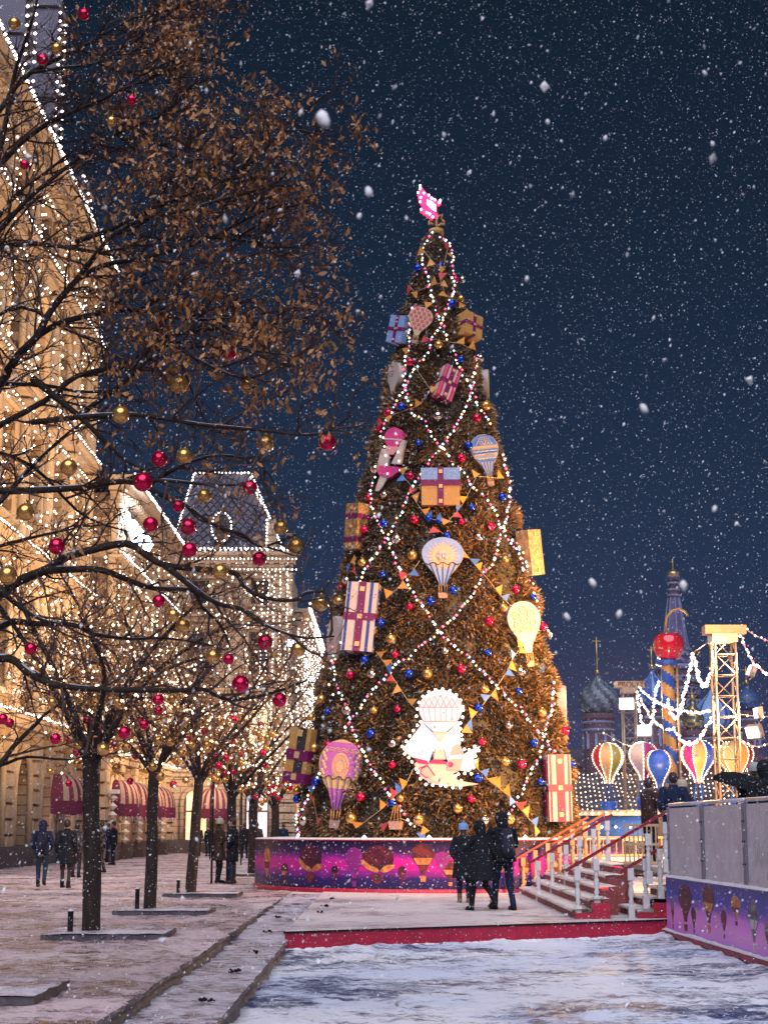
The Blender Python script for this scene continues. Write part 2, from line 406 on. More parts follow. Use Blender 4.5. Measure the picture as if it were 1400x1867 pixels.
# ragged kerb: pull the edge vertices
me = o.data
for v in me.vertices:
    if v.co.x > XA - .20:
        t_ = (v.co.x - (XA - .20)) / .20; v.co.x += t_ * .07 * nz(0, v.co.y, 1.7, 4) + t_ * .03 * nz(0, v.co.y, 6, 4)
        if v.co.x > XA - .05: v.co.z -= .01
def kerb_face(name, x, y0, y1, ztop, zbot, w, m):
    mb = MB(); ys = geo(y0, y1, .09, 1.01); vs = []; 
    for y in ys:
        e = .07 * nz(0, y, 1.7, 4) + .03 * nz(0, y, 6, 4) if abs(x - XA) < .01 else .06 * nz(0, y, 1.4, 8) + .03 * nz(0, y, 5, 8)
        zt, zb = ztop(y), zbot(y)
        for k, (dx, z) in enumerate(((-.10, zt - .02), (e - .01, zt - .004), (e + .012, zt - .03), (e - .03 + .03 * nz(1, y, 4), (zt + zb) / 2), (e + .01, zb + .01), (.10, zb - .06))):
            vs.append((x + dx, y, z))
    fs = [(j * 6 + k, j * 6 + k + 1, (j + 1) * 6 + k + 1, (j + 1) * 6 + k) for j in range(len(ys) - 1) for k in range(5)]
    mb.add(vs, fs, 0, True); return tag(mb.build(name, m), kind='structure')
mk('kerb_stone', (.05, .045, .052), .6, col2=(.14, .12, .14), scale=7, bump=.7, bscale=14)
kerb_face('kerb', XA, 7, 38.5, lambda y: 0.0, band_z, .1, 'kerb_stone')
sheet('kerb_path', geo(XA - .02, XB, .06, 1.0), geo(7, 40, .07, 1.01), lambda x, y: band_z(y) + .014 * nz(x, y, 2, 7) + .022 * nz(x, y, 6, 2), 'band_snow')
def road_z(x, y):
    near = max(0, 1 - max(0, (25.2 + (x + 1.5) * .56) - y) / .9)
    side = max(0, 1 - max(0, (4.9 - x)) / .6)
    sl = .03 * nz(x, y, 1.3) + .026 * nz(x, y * 1.3, 4, 3) + .026 * nz(x, y * 1.4, 9, 1)
    lump = .05 * max(0, nz(x, y, 2.6, 6)) if x < 0.4 else 0
    return -.30 + sl + lump + .05 * near * (1 + nz(x, y, 2.2)) + .05 * side * (1 + nz(x, y, 1.9, 4))
kerb_face('road_kerb', XB, 7, 26.0, band_z, lambda y: -.33, .1, 'kerb_stone')
sheet('road', geo(XB - .02, 8, .07, 1.0), geo(7, 31, .06, 1.009), road_z, 'road_snow')
# platform (timber deck under trodden snow) and the square beyond
DKL, DKR = V((-1.50, 25.35, 0)), V((5.25, 28.95, 0))
def dky(x): return DKL.y + (x - DKL.x) / (DKR.x - DKL.x) * (DKR.y - DKL.y)
mb = MB(); nx = 70; ny = 60; vs = []
for j in range(ny + 1):
    for i in range(nx + 1):
        x = -1.50 + 6.9 * i / nx; y0 = dky(x) ; y = y0 + (46 - y0) * (j / ny) ** 1.4
        vs.append((x, y, .004 + .006 * nz(x, y, 3) + (.008 if j else 0)))
mb.add(vs, [(j * (nx + 1) + i, j * (nx + 1) + i + 1, (j + 1) * (nx + 1) + i + 1, (j + 1) * (nx + 1) + i) for j in range(ny) for i in range(nx)], 0, True)
tag(mb.build('deck_floor', 'deck_snow'), kind='structure')
sheet('square', geo(XA - .02, 120, .5, 1.06), geo(38.3, 400, .5, 1.05), lambda x, y: -.012, 'deck_snow')
mb = MB(); mb.add([(-900, -50, -.55), (900, -50, -.55), (900, 1500, -.55), (-900, 1500, -.55)], [(0, 1, 2, 3)]); tag(mb.build('ground', 'kerb_stone'), kind='structure')
sheet('far_plaza', [-60, -30, -16.2], [40, 80, 120, 200], lambda x, y: -.02, 'deck_snow')

# red fascia of the deck
t = thing('deck_fascia', 'long crimson board along the front edge of the snowy deck', 'board', (DKL.x, DKL.y, 0))
mb = MB(); n = 24; d = (DKR - DKL)
for i in range(n):   # boards butted end to end
    a = DKL + d * (i / n); b = DKL + d * ((i + 1) / n); c = (a + b) / 2 - DKL
    mb.box(c + V((0, -.02, -.165)), (d.length / n - .004, .04, .29), M.Rotation(atan2(d.y, d.x), 3, 'Z'))
mb.build('fascia_board', 'red_paint', t)
mb = MB(); mb.box(d / 2 + V((-.02, -.045, -.006)), (d.length, .05, .028), M.Rotation(atan2(d.y, d.x), 3, 'Z')); mb.build('edge_strip', 'boot_black', t)
mb = MB()
for i in range(170):   # ridge of snow at the foot
    u = i / 170 + RND.uniform(-.003, .003); p = d * u + V((0, -.06 - RND.random() * .05, -.285)); r = .035 + .035 * RND.random()
    mb.ball(p, r, 7, 5, sc=(1.5, 1, .8))
mb.build('snow_ridge', 'snow', t)

# raised snow-covered slabs round the trees
TREES = [(-4.3, 15.9), tuple(onz(165, 1706))[:2], tuple(onz(272, 1664))[:2], tuple(onz(347, 1633))[:2], (-4.38, 55.0), (-4.25, 62.0), (-4.3, 48.5)]
NTH = ['nearest', 'second nearest', 'third nearest', 'fourth nearest', 'second farthest', 'farthest', 'fifth nearest']
for i, (tx, ty) in enumerate(TREES):
    if i > 4: continue
    t = thing('tree_pit_slab', '%s raised paving slab under trampled snow at the foot of a bare tree' % NTH[i].replace('second farthest', 'farthest'), 'slab', (tx + .32, ty - .10, 0), group='slabs at the feet of the trees')
    nx, ny = 26, 20; W, D = 1.75, 1.75; vs = []
    for j in range(ny + 1):
        for k in range(nx + 1):
            x = -W / 2 + W * k / nx; y = -D / 2 + D * j / ny
            if k in (0, nx): x += .03 * nz(y, i, 3)
            if j in (0, ny): y += .03 * nz(x, i + 5, 3)
            vs.append((x, y, .085 + .014 * nz(x + i * 7, y, 3) + .008 * nz(x, y + i, 9)))
    fs = [(j * (nx + 1) + k, j * (nx + 1) + k + 1, (j + 1) * (nx + 1) + k + 1, (j + 1) * (nx + 1) + k) for j in range(ny) for k in range(nx)]
    MB().add(vs, fs, 0, True).build('snow_cover', 'band_snow', t)
    MB().box((0, 0, .025), (W - .04, D - .04, .10)).build('slab', 'kerb_stone', t)
# dark clumps lying on the kerb
for i, (px, py) in enumerate([(604, 1641), (592, 1655), (583, 1667), (509, 1679), (488, 1704), (463, 1738), (428, 1773), (379, 1826)]):
    y = 24; p = onz(px, py, -.12 if py > 1672 else 0.0)
    mb = MB()
    for k in range(7):
        q = V((RND.uniform(-.07, .07), RND.uniform(-.03, .03), .012 + RND.random() * .03))
        mb.ball(q, (.008 + RND.random() * .016), 6, 5, sc=(1.5, .9, .9), rot=M.Rotation(RND.random() * 3, 3, 'Z'))
    z0 = 0.01 if py < 1672 else band_z(p.y)
    o = mb.build('dirt_clump', 'boot_black'); o.location = (p.x, p.y, z0)
    tag(o, '%s dark clump of dirt on the snowy kerb, counted from the tree stand' % ORD[i], 'dirt clump', 'dark clumps on the kerb')

# ================================================================== tree stand
AX, AY, PR, PH = 1.48, 45.0, 4.98, 1.27
mb_m = bpy.data.materials.new('banner_print'); mb_m.use_nodes = True; MT['banner_print'] = mb_m
def banner(mm, stops, z0, z1, warp=.12, rough=.35):
    t = mm.node_tree; b = t.nodes['Principled BSDF']; b.inputs['Roughness'].default_value = rough
    tcn = nn(t, 'ShaderNodeTexCoord'); sp = nn(t, 'ShaderNodeSeparateXYZ'); t.links.new(tcn.outputs['Object'], sp.inputs[0])
    n = nn(t, 'ShaderNodeTexNoise'); n.inputs['Scale'].default_value = 1.6; n.inputs['Detail'].default_value = 6; t.links.new(tcn.outputs['Object'], n.inputs['Vector'])
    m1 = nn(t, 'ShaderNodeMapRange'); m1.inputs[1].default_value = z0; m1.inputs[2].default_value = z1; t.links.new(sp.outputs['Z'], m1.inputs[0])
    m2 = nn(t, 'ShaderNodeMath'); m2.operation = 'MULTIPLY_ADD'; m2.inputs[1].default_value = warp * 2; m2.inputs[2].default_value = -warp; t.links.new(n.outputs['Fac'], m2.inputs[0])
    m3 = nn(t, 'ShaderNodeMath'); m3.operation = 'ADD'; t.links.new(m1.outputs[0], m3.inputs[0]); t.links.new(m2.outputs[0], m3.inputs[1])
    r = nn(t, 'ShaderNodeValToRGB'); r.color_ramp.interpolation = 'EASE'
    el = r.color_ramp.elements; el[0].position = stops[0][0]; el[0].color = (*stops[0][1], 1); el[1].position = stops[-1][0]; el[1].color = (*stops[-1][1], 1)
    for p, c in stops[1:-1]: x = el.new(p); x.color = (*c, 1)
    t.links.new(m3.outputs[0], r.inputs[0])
    vo = nn(t, 'ShaderNodeTexVoronoi'); vo.inputs['Scale'].default_value = 7.5; t.links.new(tcn.outputs['Object'], vo.inputs['Vector'])
    r2 = nn(t, 'ShaderNodeValToRGB'); r2.color_ramp.elements[0].position = .10; r2.color_ramp.elements[0].color = (1, 1, 1, 1); r2.color_ramp.elements[1].position = .16; r2.color_ramp.elements[1].color = (0, 0, 0, 1)
    t.links.new(vo.outputs['Distance'], r2.inputs[0])
    mx = nn(t, 'ShaderNodeMixRGB'); t.links.new(r2.outputs[0], mx.inputs[0]); t.links.new(r.outputs[0], mx.inputs[1]); mx.inputs[2].default_value = (.75, .55, .8, 1)
    t.links.new(mx.outputs[0], b.inputs['Base Color'])
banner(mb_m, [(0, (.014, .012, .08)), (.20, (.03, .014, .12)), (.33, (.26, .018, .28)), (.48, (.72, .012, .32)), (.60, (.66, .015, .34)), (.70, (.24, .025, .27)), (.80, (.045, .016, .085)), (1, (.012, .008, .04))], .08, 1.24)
t = thing('tree_stand', 'round stand under the Christmas tree wrapped in a magenta and navy printed banner', 'tree stand', (AX, AY, 0))
STAND = t
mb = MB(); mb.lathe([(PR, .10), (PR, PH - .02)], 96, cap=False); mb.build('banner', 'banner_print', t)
mb = MB(); mb.lathe([(PR + .03, 0), (PR + .03, .10), (PR - .05, .10)], 96, cap=False); mb.build('base_skirting', 'red_paint', t)
mb = MB(); mb.lathe([(PR + .02, PH - .022), (PR + .02, PH + .006), (PR - .1, PH + .006)], 96, cap=False, smooth=False); mb.build('top_rim', 'red_paint', t)
mb = MB(); vs = []
mb.lathe([(PR + .01, PH + .008), (PR - .05, PH + .035), (PR - .5, PH + .05), (3.2, PH + .03), (.1, PH + .03)], 96, cap=False); mb.build('snow_cover', 'snow', t)
def cyl_map(ang0, r):
    return lambda x, y, z: V((sin(ang0 + x / r) * (r + y), -cos(ang0 + x / r) * (r + y), z))
mk('print_dark', (.06, .018, .03), .4, col2=(.20, .03, .03), scale=7, contrast=.3)
mk('print_maroon', (.16, .015, .03), .4, col2=(.04, .012, .03), scale=5, contrast=.3)
mk('print_flame', (.72, .33, .10), .4, col2=(.5, .12, .04), scale=8, contrast=.3)
mk('print_plum', (.22, .02, .20), .4, col2=(.36, .03, .26), scale=5)
mk('print_navy', (.03, .05, .12), .4, col2=(.22, .24, .28), scale=9, contrast=.2)
mk('print_grey', (.28, .24, .24), .4, col2=(.10, .08, .08), scale=9, contrast=.2)
mk('print_white', (.75, .70, .72), .4, col2=(.45, .40, .42), scale=9, contrast=.2)
BAL = [(1, 0), (.985, .30), (.95, .52), (.90, .70), (.82, .88), (.73, .98), (.64, 1.0), (.55, .95), (.46, .84), (.37, .68), (.28, .50), (.20, .36), (.12, .26), (.05, .22), (0, .20)]
def prof_w(h):
    for (z1, w1), (z0, w0) in zip(BAL, BAL[1:]):
        if z0 <= h <= z1: return w0 + (w1 - w0) * (h - z0) / max(1e-6, z1 - z0)
    return 0
def brows(cx, z0, hgt, hw, lo=0, hi=1, n=14, fl=-1, fr=1):
    rows = []
    for i in range(n + 1):
        h = hi + (lo - hi) * i / n; w_ = prof_w(h) * hw; rows.append((z0 + h * hgt, cx + fl * w_, cx + fr * w_))
    return rows
def printed_balloon(parent, f, x, z, s, w_, kind, d=.006):
    root = MB()
    if kind == 'ship':
        root.plate([(z + s * a, x - w_ * b, x + w_ * c) for a, b, c in ((1, .2, .2), (.93, .6, .65), (.8, .9, .95), (.62, 1, 1), (.5, .95, .9), (.42, .7, .7), (.36, .4, .4))], 0, d, 0, f=f)
        root.plate([(z + s * a, x + w_ * b, x + w_ * c) for a, b, c in ((.62, -1.02, -.86), (.5, -.98, -.5), (.40, -.7, .02), (.34, -.4, .1), (.30, -.2, 0))], d, d + .002, 1, f=f)
        root.plate([(z + s * a, x + w_ * b, x + w_ * c) for a, b, c in ((.5, .6, 1.08), (.42, .3, 1.0), (.34, .15, .75), (.30, .3, .5))], d, d + .002, 1, f=f)
        root.plate([(z + s * a, x - w_ * b, x + w_ * b) for a, b in ((.26, .34), (.16, .38), (.06, .22), (0, .1))], 0, d, 2, f=f)
        return root.build('printed_airship', ['print_maroon', 'print_flame', 'print_dark'], parent)
    cols = {'dark': ['print_dark', 'print_flame'], 'plum': ['print_plum', 'print_plum'], 'navy': ['print_navy', 'print_white'], 'grey': ['print_grey', 'print_dark'], 'maroon': ['print_maroon', 'print_dark'], 'gold': ['print_flame', 'print_maroon'], 'white': ['print_white', 'print_grey']}[kind]
    root.plate(brows(x, z + s * .2, s * .8, w_), 0, d, 0, f=f)
    root.plate(brows(x, z + s * .2, s * .8, w_, .30, .52, 5, -.9, .9), d, d + .002, 1, f=f)
    root.plate([(z + s * .15, x - w_ * .25, x + w_ * .25), (z, x - w_ * .2, x + w_ * .2)], 0, d, 1, f=f)
    return root.build('printed_balloon', cols, parent)
def stand_x(px):   # pixel column -> arc position on the stand's front
    a = (px - 700) / F * 41.2
    for _ in range(6):
        s_ = max(-1, min(1, (a - AX) / PR)); yy = AY - PR * sqrt(1 - s_ * s_); a = (px - 700) / F * (yy * cos(PITCH))
    return math.asin(max(-1, min(1, (a - AX) / PR)))
for px, z, s, w_, k in [(488, .12, .95, .22, 'gold'), (520, .18, .5, .16, 'dark'), (566, .22, .92, .40, 'ship'), (611, .2, .46, .10, 'maroon'), (646, .15, .95, .24, 'plum'), (688, .22, .92, .42, 'ship'), (733, .2, .46, .10, 'maroon'), (771, .28, .92, .29, 'dark'), (806, .4, .6, .18, 'plum'), (820, .18, .62, .2, 'dark'), (906, .3, .6, .2, 'ship'), (955, .2, .65, .16, 'dark'), (1012, .3, .7, .2, 'dark')]:
    printed_balloon(t, cyl_map(stand_x(px), PR), 0, z, s, w_, k)
# snowflake prints
for px in (541, 592, 665, 712, 752, 828):
    f = cyl_map(stand_x(px), PR + .002); z = 1.02 + .06 * sin(px)
    mb = MB()
    for a in range(3):
        c_, s_ = cos(a * pi / 3) * .055, sin(a * pi / 3) * .055
        mb.add([f(-c_ + s_ * .12, .003, z - s_ - c_ * .12), f(c_ + s_ * .12, .003, z + s_ - c_ * .12), f(c_ - s_ * .12, .003, z + s_ + c_ * .12), f(-c_ - s_ * .12, .003, z - s_ + c_ * .12)], [(0, 1, 2, 3)])
    mb.build('printed_snowflake', 'print_white', t)
# ================================================================== stairs, rails, barrier on the right
LZ = .85   # landing height
def steps(name, label, x0, yl, yb_, n, zt=.17, tr=.30, side=True):
    y00 = yl[0]; t = thing(name, label, 'staircase', (x0, y00, 0))
    for k in range(n):
        x = k * tr; z = zt * (k + 1); ya = yl[k] - y00; yb = yb_ - y00
        MB().box((x + .015, (yb + ya) / 2, z - zt / 2 - .02), (.03, yb - ya, zt - .04)).build('riser', 'riser', t)
        mb = MB(); m_ = 46; vs = []
        for i in range(m_ + 1):
            y = ya + (yb - ya) * i / m_
            for (dx, dz) in ((-.04 + .012 * nz(y, k, 3), -.036), (-.045 + .015 * nz(y, k, 3), .0 + .006 * nz(y, k, 5)), (.05, .012 + .008 * nz(y, k + 3, 4)), (.2, .012 + .01 * nz(y, k + 7, 4)), (tr + .01, .02 + .012 * nz(y, k, 6))):
                vs.append((x + dx, y, z + dz - .006))
        mb.add(vs, [(i * 5 + c, i * 5 + c + 1, (i + 1) * 5 + c + 1, (i + 1) * 5 + c) for i in range(m_) for c in range(4)], 0, True)
        mb.build('tread', 'step_snow', t)
        if side: MB().box((x + tr / 2 + .015, ya - .012, z / 2 - .03), (tr, .024, z - .06)).build('side_panel', 'red_paint' if k < 2 else 'riser', t)
    return t
steps('staircase', 'wide flight of dark red wooden stairs between the tree stand and the landing', 3.30, [28.75, 28.75, 29.9, 31.1, 32.3], 39.9, 5)
steps('staircase', 'narrow flight of dark red wooden stairs beside the purple barrier wall', 4.40, [28.92, 28.92, 28.92], 30.9, 3, tr=.28)
def baluster(mb, x, y, z, h=.86, s=.054):
    mb.box((x, y, z + .11), (s * 2, s * 2, .22))
    mb.lathe([(s * .8, .22), (s * .55, .25), (s * .95, .29), (s * .6, .33), (s * .98, .42), (s * .8, .5), (s * .5, .56), (s * .9, .60), (s * .55, .63), (s * .8, .66)], 10, (x, y, z), cap=False)
    mb.box((x, y, z + (.66 + h) / 2), (s * 1.9, s * 1.9, h - .66))
def handrail(label, y, posts, x0, z0, x1, wood, railm, slope=.17 / .30):
    t = thing('stair_railing', label, 'railing', (x0, y, 0), group='railings of the wooden stairs')
    for (x, z) in posts:
        mb = MB(); baluster(mb, x - x0, 0, z); mb.build('baluster', wood, t)
    L = x1 - x0; p0 = V((-.14, 0, z0 - .14 * slope)); p1 = V((L, 0, z0 + L * slope)); c = (p0 + p1) / 2
    MB().box(c, ((p1 - p0).length, .075, .05), M.Rotation(-math.atan(slope), 3, 'Y')).build('handrail', railm, t)
    return t
mk('wood_warm', (.55, .36, .20), .5, col2=(.42, .26, .14), scale=8)
mk('rail_orange', (.42, .12, .05), .4, col2=(.3, .07, .04), scale=8)
handrail('long white railing with dark red rail, front of the stairs up to the barrier', 28.84, [(3.37, .0), (3.70, .17), (4.62, .60), (4.93, .80)], 3.30, .90, 4.99, 'white_paint', 'rail_red')
handrail('white railing with dark red rail along the middle of the wide stairs', 35.6, [(3.32 + .302 * k, .17 * k) for k in range(6)], 3.28, .90, 4.95, 'white_paint', 'rail_red')
handrail('cream railing with orange wooden rail at the back of the stairs beside the tree stand', 39.8, [(3.35 + .3 * k, .17 * k) for k in range(6)], 3.32, .90, 4.95, 'wood_warm', 'rail_orange')
handrail('white railing with dark red rail on the narrow stairs beside the barrier wall', 28.99, [(4.32, 0), (4.58, .17), (4.84, .34)], 4.28, .88, 5.0, 'white_paint', 'rail_red')
# landing
t = thing('landing', 'raised wooden landing with snowy floor at the top of the stairs', 'landing', (4.8, 28.9, 0))
MB().box((2.9, 6.0 - 1.0, LZ - .05), (5.6, 12.0, .10)).build('floor', 'step_snow', t)
t.location = (4.9, 30.2, 0)
for c in t.children: c.location = (0, -.0, 0)
MB().box((2.9, -.9, LZ / 2 - .05), (5.5, .05, LZ - .12)).build('front_panel', 'red_paint', t)
# cream picket fence on the landing's back edge
t = thing('picket_railing', 'thin cream picket railing along the back of the landing', 'railing', (4.6, 40.6, LZ - .5))
for k in range(22):
    MB().box((k * .16, 0, .5), (.022, .022, .98)).build('picket', 'wood_warm', t)
for z in (.06, .55, .98): MB().box((1.68, -.0, z), (3.5, .03, .05)).build('rail', 'wood_warm', t)
# printed barrier wall
WX = 5.47; WY0, WY1 = 12.0, 28.7; WT = .73; WROT = .0353
def wl(y): return WX - math.tan(WROT) * (y - WY0)
bm_ = bpy.data.materials.new('wall_print'); bm_.use_nodes = True; MT['wall_print'] = bm_
banner(bm_, [(0, (.70, .24, .88)), (.28, (.95, .34, .86)), (.46, (.84, .26, .84)), (.60, (.24, .10, .60)), (.70, (.03, .07, .48)), (1, (.025, .06, .42))], -.2, WT, .10, .4)
t = thing('barrier_wall', 'low wall beside the road printed with a violet and blue night sky and balloons', 'wall', (WX, WY0, 0), (0, 0, WROT))
MB().box((.06, (WY1 - WY0) / 2, (WT - .3) / 2), (.12, WY1 - WY0, WT + .28)).build('wall_panel', 'wall_print', t)
mb = MB()
for i in range(60): mb.box((.0, (WY1 - WY0) * (i + .5) / 60, -.21 + .008 * sin(i * 1.7)), (.10, (WY1 - WY0) / 60 - .004, .085), None)
mb.build('base_board', 'red_b_paint' if 'red_b_paint' in MT else 'red_paint', t)
def snow_strip(parent, x, w_, y0, y1, z, hgt, seed, name='snow_cover'):
    mb = MB(); n = int((y1 - y0) / .09); vs = []
    for i in range(n + 1):
        y = y0 + (y1 - y0) * i / n; a = .5 + .5 * nz(y, seed, 1.5) + .25 * nz(y, seed, 7); h_ = hgt * max(.25, a); ww = w_ * (.8 + .35 * nz(y, seed + 3, 3))
        for q in ((-ww, 0), (-ww * .85, h_ * .6), (-ww * .2, h_), (ww * .6, h_ * .8), (ww, 0)): vs.append((x + q[0], y, z + q[1]))
    mb.add(vs, [(i * 5 + c, i * 5 + c + 1, (i + 1) * 5 + c + 1, (i + 1) * 5 + c) for i in range(n) for c in range(4)], 0, True)
    return mb.build(name, 'snow', parent)
snow_strip(t, .03, .11, 0, WY1 - WY0, WT, .07, 2)
snow_strip(t, -.03, .05, 0, WY1 - WY0, -.167, .06, 5, 'snow_ridge')
wf = lambda yy: (lambda x, y, z: V((-y, -x + (yy - WY0), z)))
for yy, z, s, w_, k in [(28.2, -.12, .5, .12, 'grey'), (27.2, -.1, .75, .50, 'maroon'), (26.6, -.1, .42, .17, 'maroon'), (25.55, -.02, .72, .40, 'dark'), (24.6, -.05, .42, .17, 'maroon'), (23.85, .18, .42, .27, 'gold'), (22.9, -.12, .70, .27, 'navy'), (22.15, -.12, .45, .18, 'grey'), (21.3, .05, .5, .2, 'gold'), (20.2, -.05, .7, .28, 'maroon'), (19.1, .1, .5, .2, 'navy'), (18.0, -.05, .7, .3, 'dark'), (16.8, .1, .5, .2, 'gold'), (15.5, -.05, .7, .28, 'grey'), (14.2, 0, .6, .24, 'maroon')]:
    printed_balloon(t, wf(yy), 0, z, s, w_, k, .004)
# metal barrier fence on the wall: one thing per panel
for i in range(7):
    y0 = 28.55 - 2.62 * i
    t = thing('crowd_barrier', '%s ribbed grey metal barrier panel on the printed wall, counted from the stairs' % ORD[i], 'barrier', (wl(y0) + .07, y0, WT + .02), (0, 0, WROT), group='metal barrier panels on the printed wall')
    L = 2.56; h_ = 1.20
    MB().box((.022, -L / 2, h_ / 2 - .01), (.006, L - .12, h_ - .12)).build('back_sheet', 'bag', t)
    mb = MB()
    for k in range(32): mb.box((-.004, -.09 - (L - .18) * k / 31, h_ / 2 - .01), (.026, .046, h_ - .10))
    mb.build('bars', 'galv', t)
    MB().tube([(0, -.03, h_), (0, -L + .03, h_)], .03, 10).build('top_rail', 'galv', t)
    MB().box((0, -L / 2, .03), (.05, L - .06, .05)).build('bottom_rail', 'galv', t)
    for y in (-.03, -L + .03):
        MB().box((-.015, y, h_ / 2 - .02), (.06, .05, h_ - .04)).build('post', 'galv_dark', t)
    mb = MB()
    for z in (.3, .62, .9): mb.box((-.05, -.03, z), (.015, .02, .03)); mb.ball((-.05, -L + .03, z), .012, 6, 4)
    mb.build('fixing', 'boot_black', t)
    if i == 2:
        mb = MB()
        for k in range(12): mb.box((-.03, -.5 - k * .095, .45), (.004, .035, .16))
        mb.build('reflector_strip', 'white_paint', t)
    if i == 2: MB().box((-.05, -L + .03, .8), (.012, .03, .10)).build('tag', 'pn_r', t)
t = thing('picket_railing', 'short cream picket railing beside the metal barrier at the head of the stairs', 'railing', (4.62, 31.6, LZ))
for k in range(8):
    MB().box((k * .085, 0, .38), (.028, .022, .76)).build('picket', 'wood_warm', t)
for z in (.05, .40, .76): MB().box((.31, 0.0, z), (.70, .03, .05)).build('rail', 'wood_warm', t)

handrail('white railing with orange rail between the middle and the back of the stairs', 37.8, [(4.02 + .3 * k, .34 + .17 * k) for k in range(4)], 3.98, 1.26, 5.1, 'wood_warm', 'rail_orange')
# ================================================================== the Christmas tree
PROFT = []
for py, hw in ((1540, 258), (1400, 243), (1250, 214), (1100, 183), (1000, 161), (900, 136), (800, 112), (700, 88), (600, 64), (520, 43), (460, 29), (425, 13)):
    p = at(797, py, AY); zc = (p - V((0, 0, EYE))).dot(ray(797, 933.5).normalized()); PROFT.append((p.z, hw * zc / F))
def TR(z):
    if z <= PROFT[0][0]: return PROFT[0][1]
    for (z0, r0), (z1, r1) in zip(PROFT, PROFT[1:]):
        if z0 <= z <= z1: return r0 + (r1 - r0) * (z - z0) / (z1 - z0)
    return 0.02
ZTOP = PROFT[-1][0]; ZBOT = PH + .0
def oncone(px, py, off=0.0):
    """world point on the tree surface seen at a pixel, plus outward unit vector; silhouette point if the ray misses"""
    d = ray(px, py); o = V((0, 0, EYE)); best = None; last = None
    t = 38.0
    while t < 46.2:
        p = o + d * (t / d.y); R_ = TR(p.z) + off; g = sqrt((p.x - AX) ** 2 + (p.y - AY) ** 2) - R_
        if best is None or g < best[0]: best = (g, p.copy())
        if g <= 0: best = (0, p.copy()); break
        t += .03
    p = best[1]; n = V((p.x - AX, p.y - AY, 0)); n.normalize()
    return p, n
t = thing('christmas_tree', 'huge conical Christmas tree covered with lights, baubles, gift boxes and balloon figures', 'christmas tree', (AX, AY, ZBOT))
XT = t
# inner body + tufts of artificial branches
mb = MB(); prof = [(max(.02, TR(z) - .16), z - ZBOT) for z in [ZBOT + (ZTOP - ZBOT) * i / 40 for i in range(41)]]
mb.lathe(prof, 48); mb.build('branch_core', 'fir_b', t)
mb = MB(); mb.tube([(0, 0, ZTOP - ZBOT - .4), (0, 0, ZTOP - ZBOT + .9)], .05, 8); mb.build('trunk', 'iron', t)
def tufts():
    vs = []; fs = []; mi = []
    H_ = ZTOP - ZBOT; rows = []; z = .02
    pts = []
    while z < H_:
        R_ = TR(z + ZBOT); circ = 2 * pi * R_; n = max(6, int(circ / .110))
        for k in range(n):
            a = 2 * pi * (k + RND.random()) / n
            # only a thin cover on the side turned away
            if cos(a - (-pi / 2)) < -.35 and RND.random() < .6: continue
            pts.append((a, z + RND.uniform(-.05, .05), R_))
        z += .100
    P = np.array(pts); n = len(P); K = 9
    a = P[:, 0]; z = P[:, 1]; R_ = P[:, 2]
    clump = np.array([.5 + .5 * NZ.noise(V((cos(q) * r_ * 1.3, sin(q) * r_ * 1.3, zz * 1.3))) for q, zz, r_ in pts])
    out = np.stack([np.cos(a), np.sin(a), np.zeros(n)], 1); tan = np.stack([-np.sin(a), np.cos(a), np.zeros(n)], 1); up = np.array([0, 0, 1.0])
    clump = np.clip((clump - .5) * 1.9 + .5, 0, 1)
    base = out * (R_ - .26 + .20 * clump)[:, None] + up * z[:, None]
    tip = np.clip(R_ / 1.1 + .25, .35, 1)
    V4 = []; MI = []
    for k in range(K):
        th = NR.uniform(-1, 1, n) * 1.1; ph = NR.uniform(-1.0, 1.1, n); L = NR.uniform(.14, .25, n) * (.75 + .5 * clump) * tip; W = NR.uniform(.016, .034, n)
        d = out * np.cos(th)[:, None] * np.cos(ph)[:, None] + tan * (np.sin(th) * np.cos(ph))[:, None] + up * (np.sin(ph) - .15)[:, None]
        d /= np.linalg.norm(d, axis=1)[:, None]
        rnd = NR.normal(size=(n, 3)); s = np.cross(d, rnd); s /= np.linalg.norm(s, axis=1)[:, None]
        b0 = base + NR.normal(size=(n, 3)) * .03
        m = b0 + d * (L * .55)[:, None]; e = b0 + d * L[:, None] - up * (.03 * NR.random(n))[:, None]
        V4.append(np.stack([b0 - s * (W * .4)[:, None], m - s * W[:, None], e, m + s * W[:, None]], 1))
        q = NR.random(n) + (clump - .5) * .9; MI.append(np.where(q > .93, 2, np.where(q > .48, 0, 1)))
    V4 = np.concatenate(V4); MI = np.concatenate(MI); m = len(V4)
    return V4.reshape(-1, 3), np.arange(m * 4).reshape(m, 4), MI
vs, fs, mi = tufts()
tag(npmesh('needles', vs, fs, ['fir_a', 'fir_b', 'fir_c'], mi, t), kind=None)

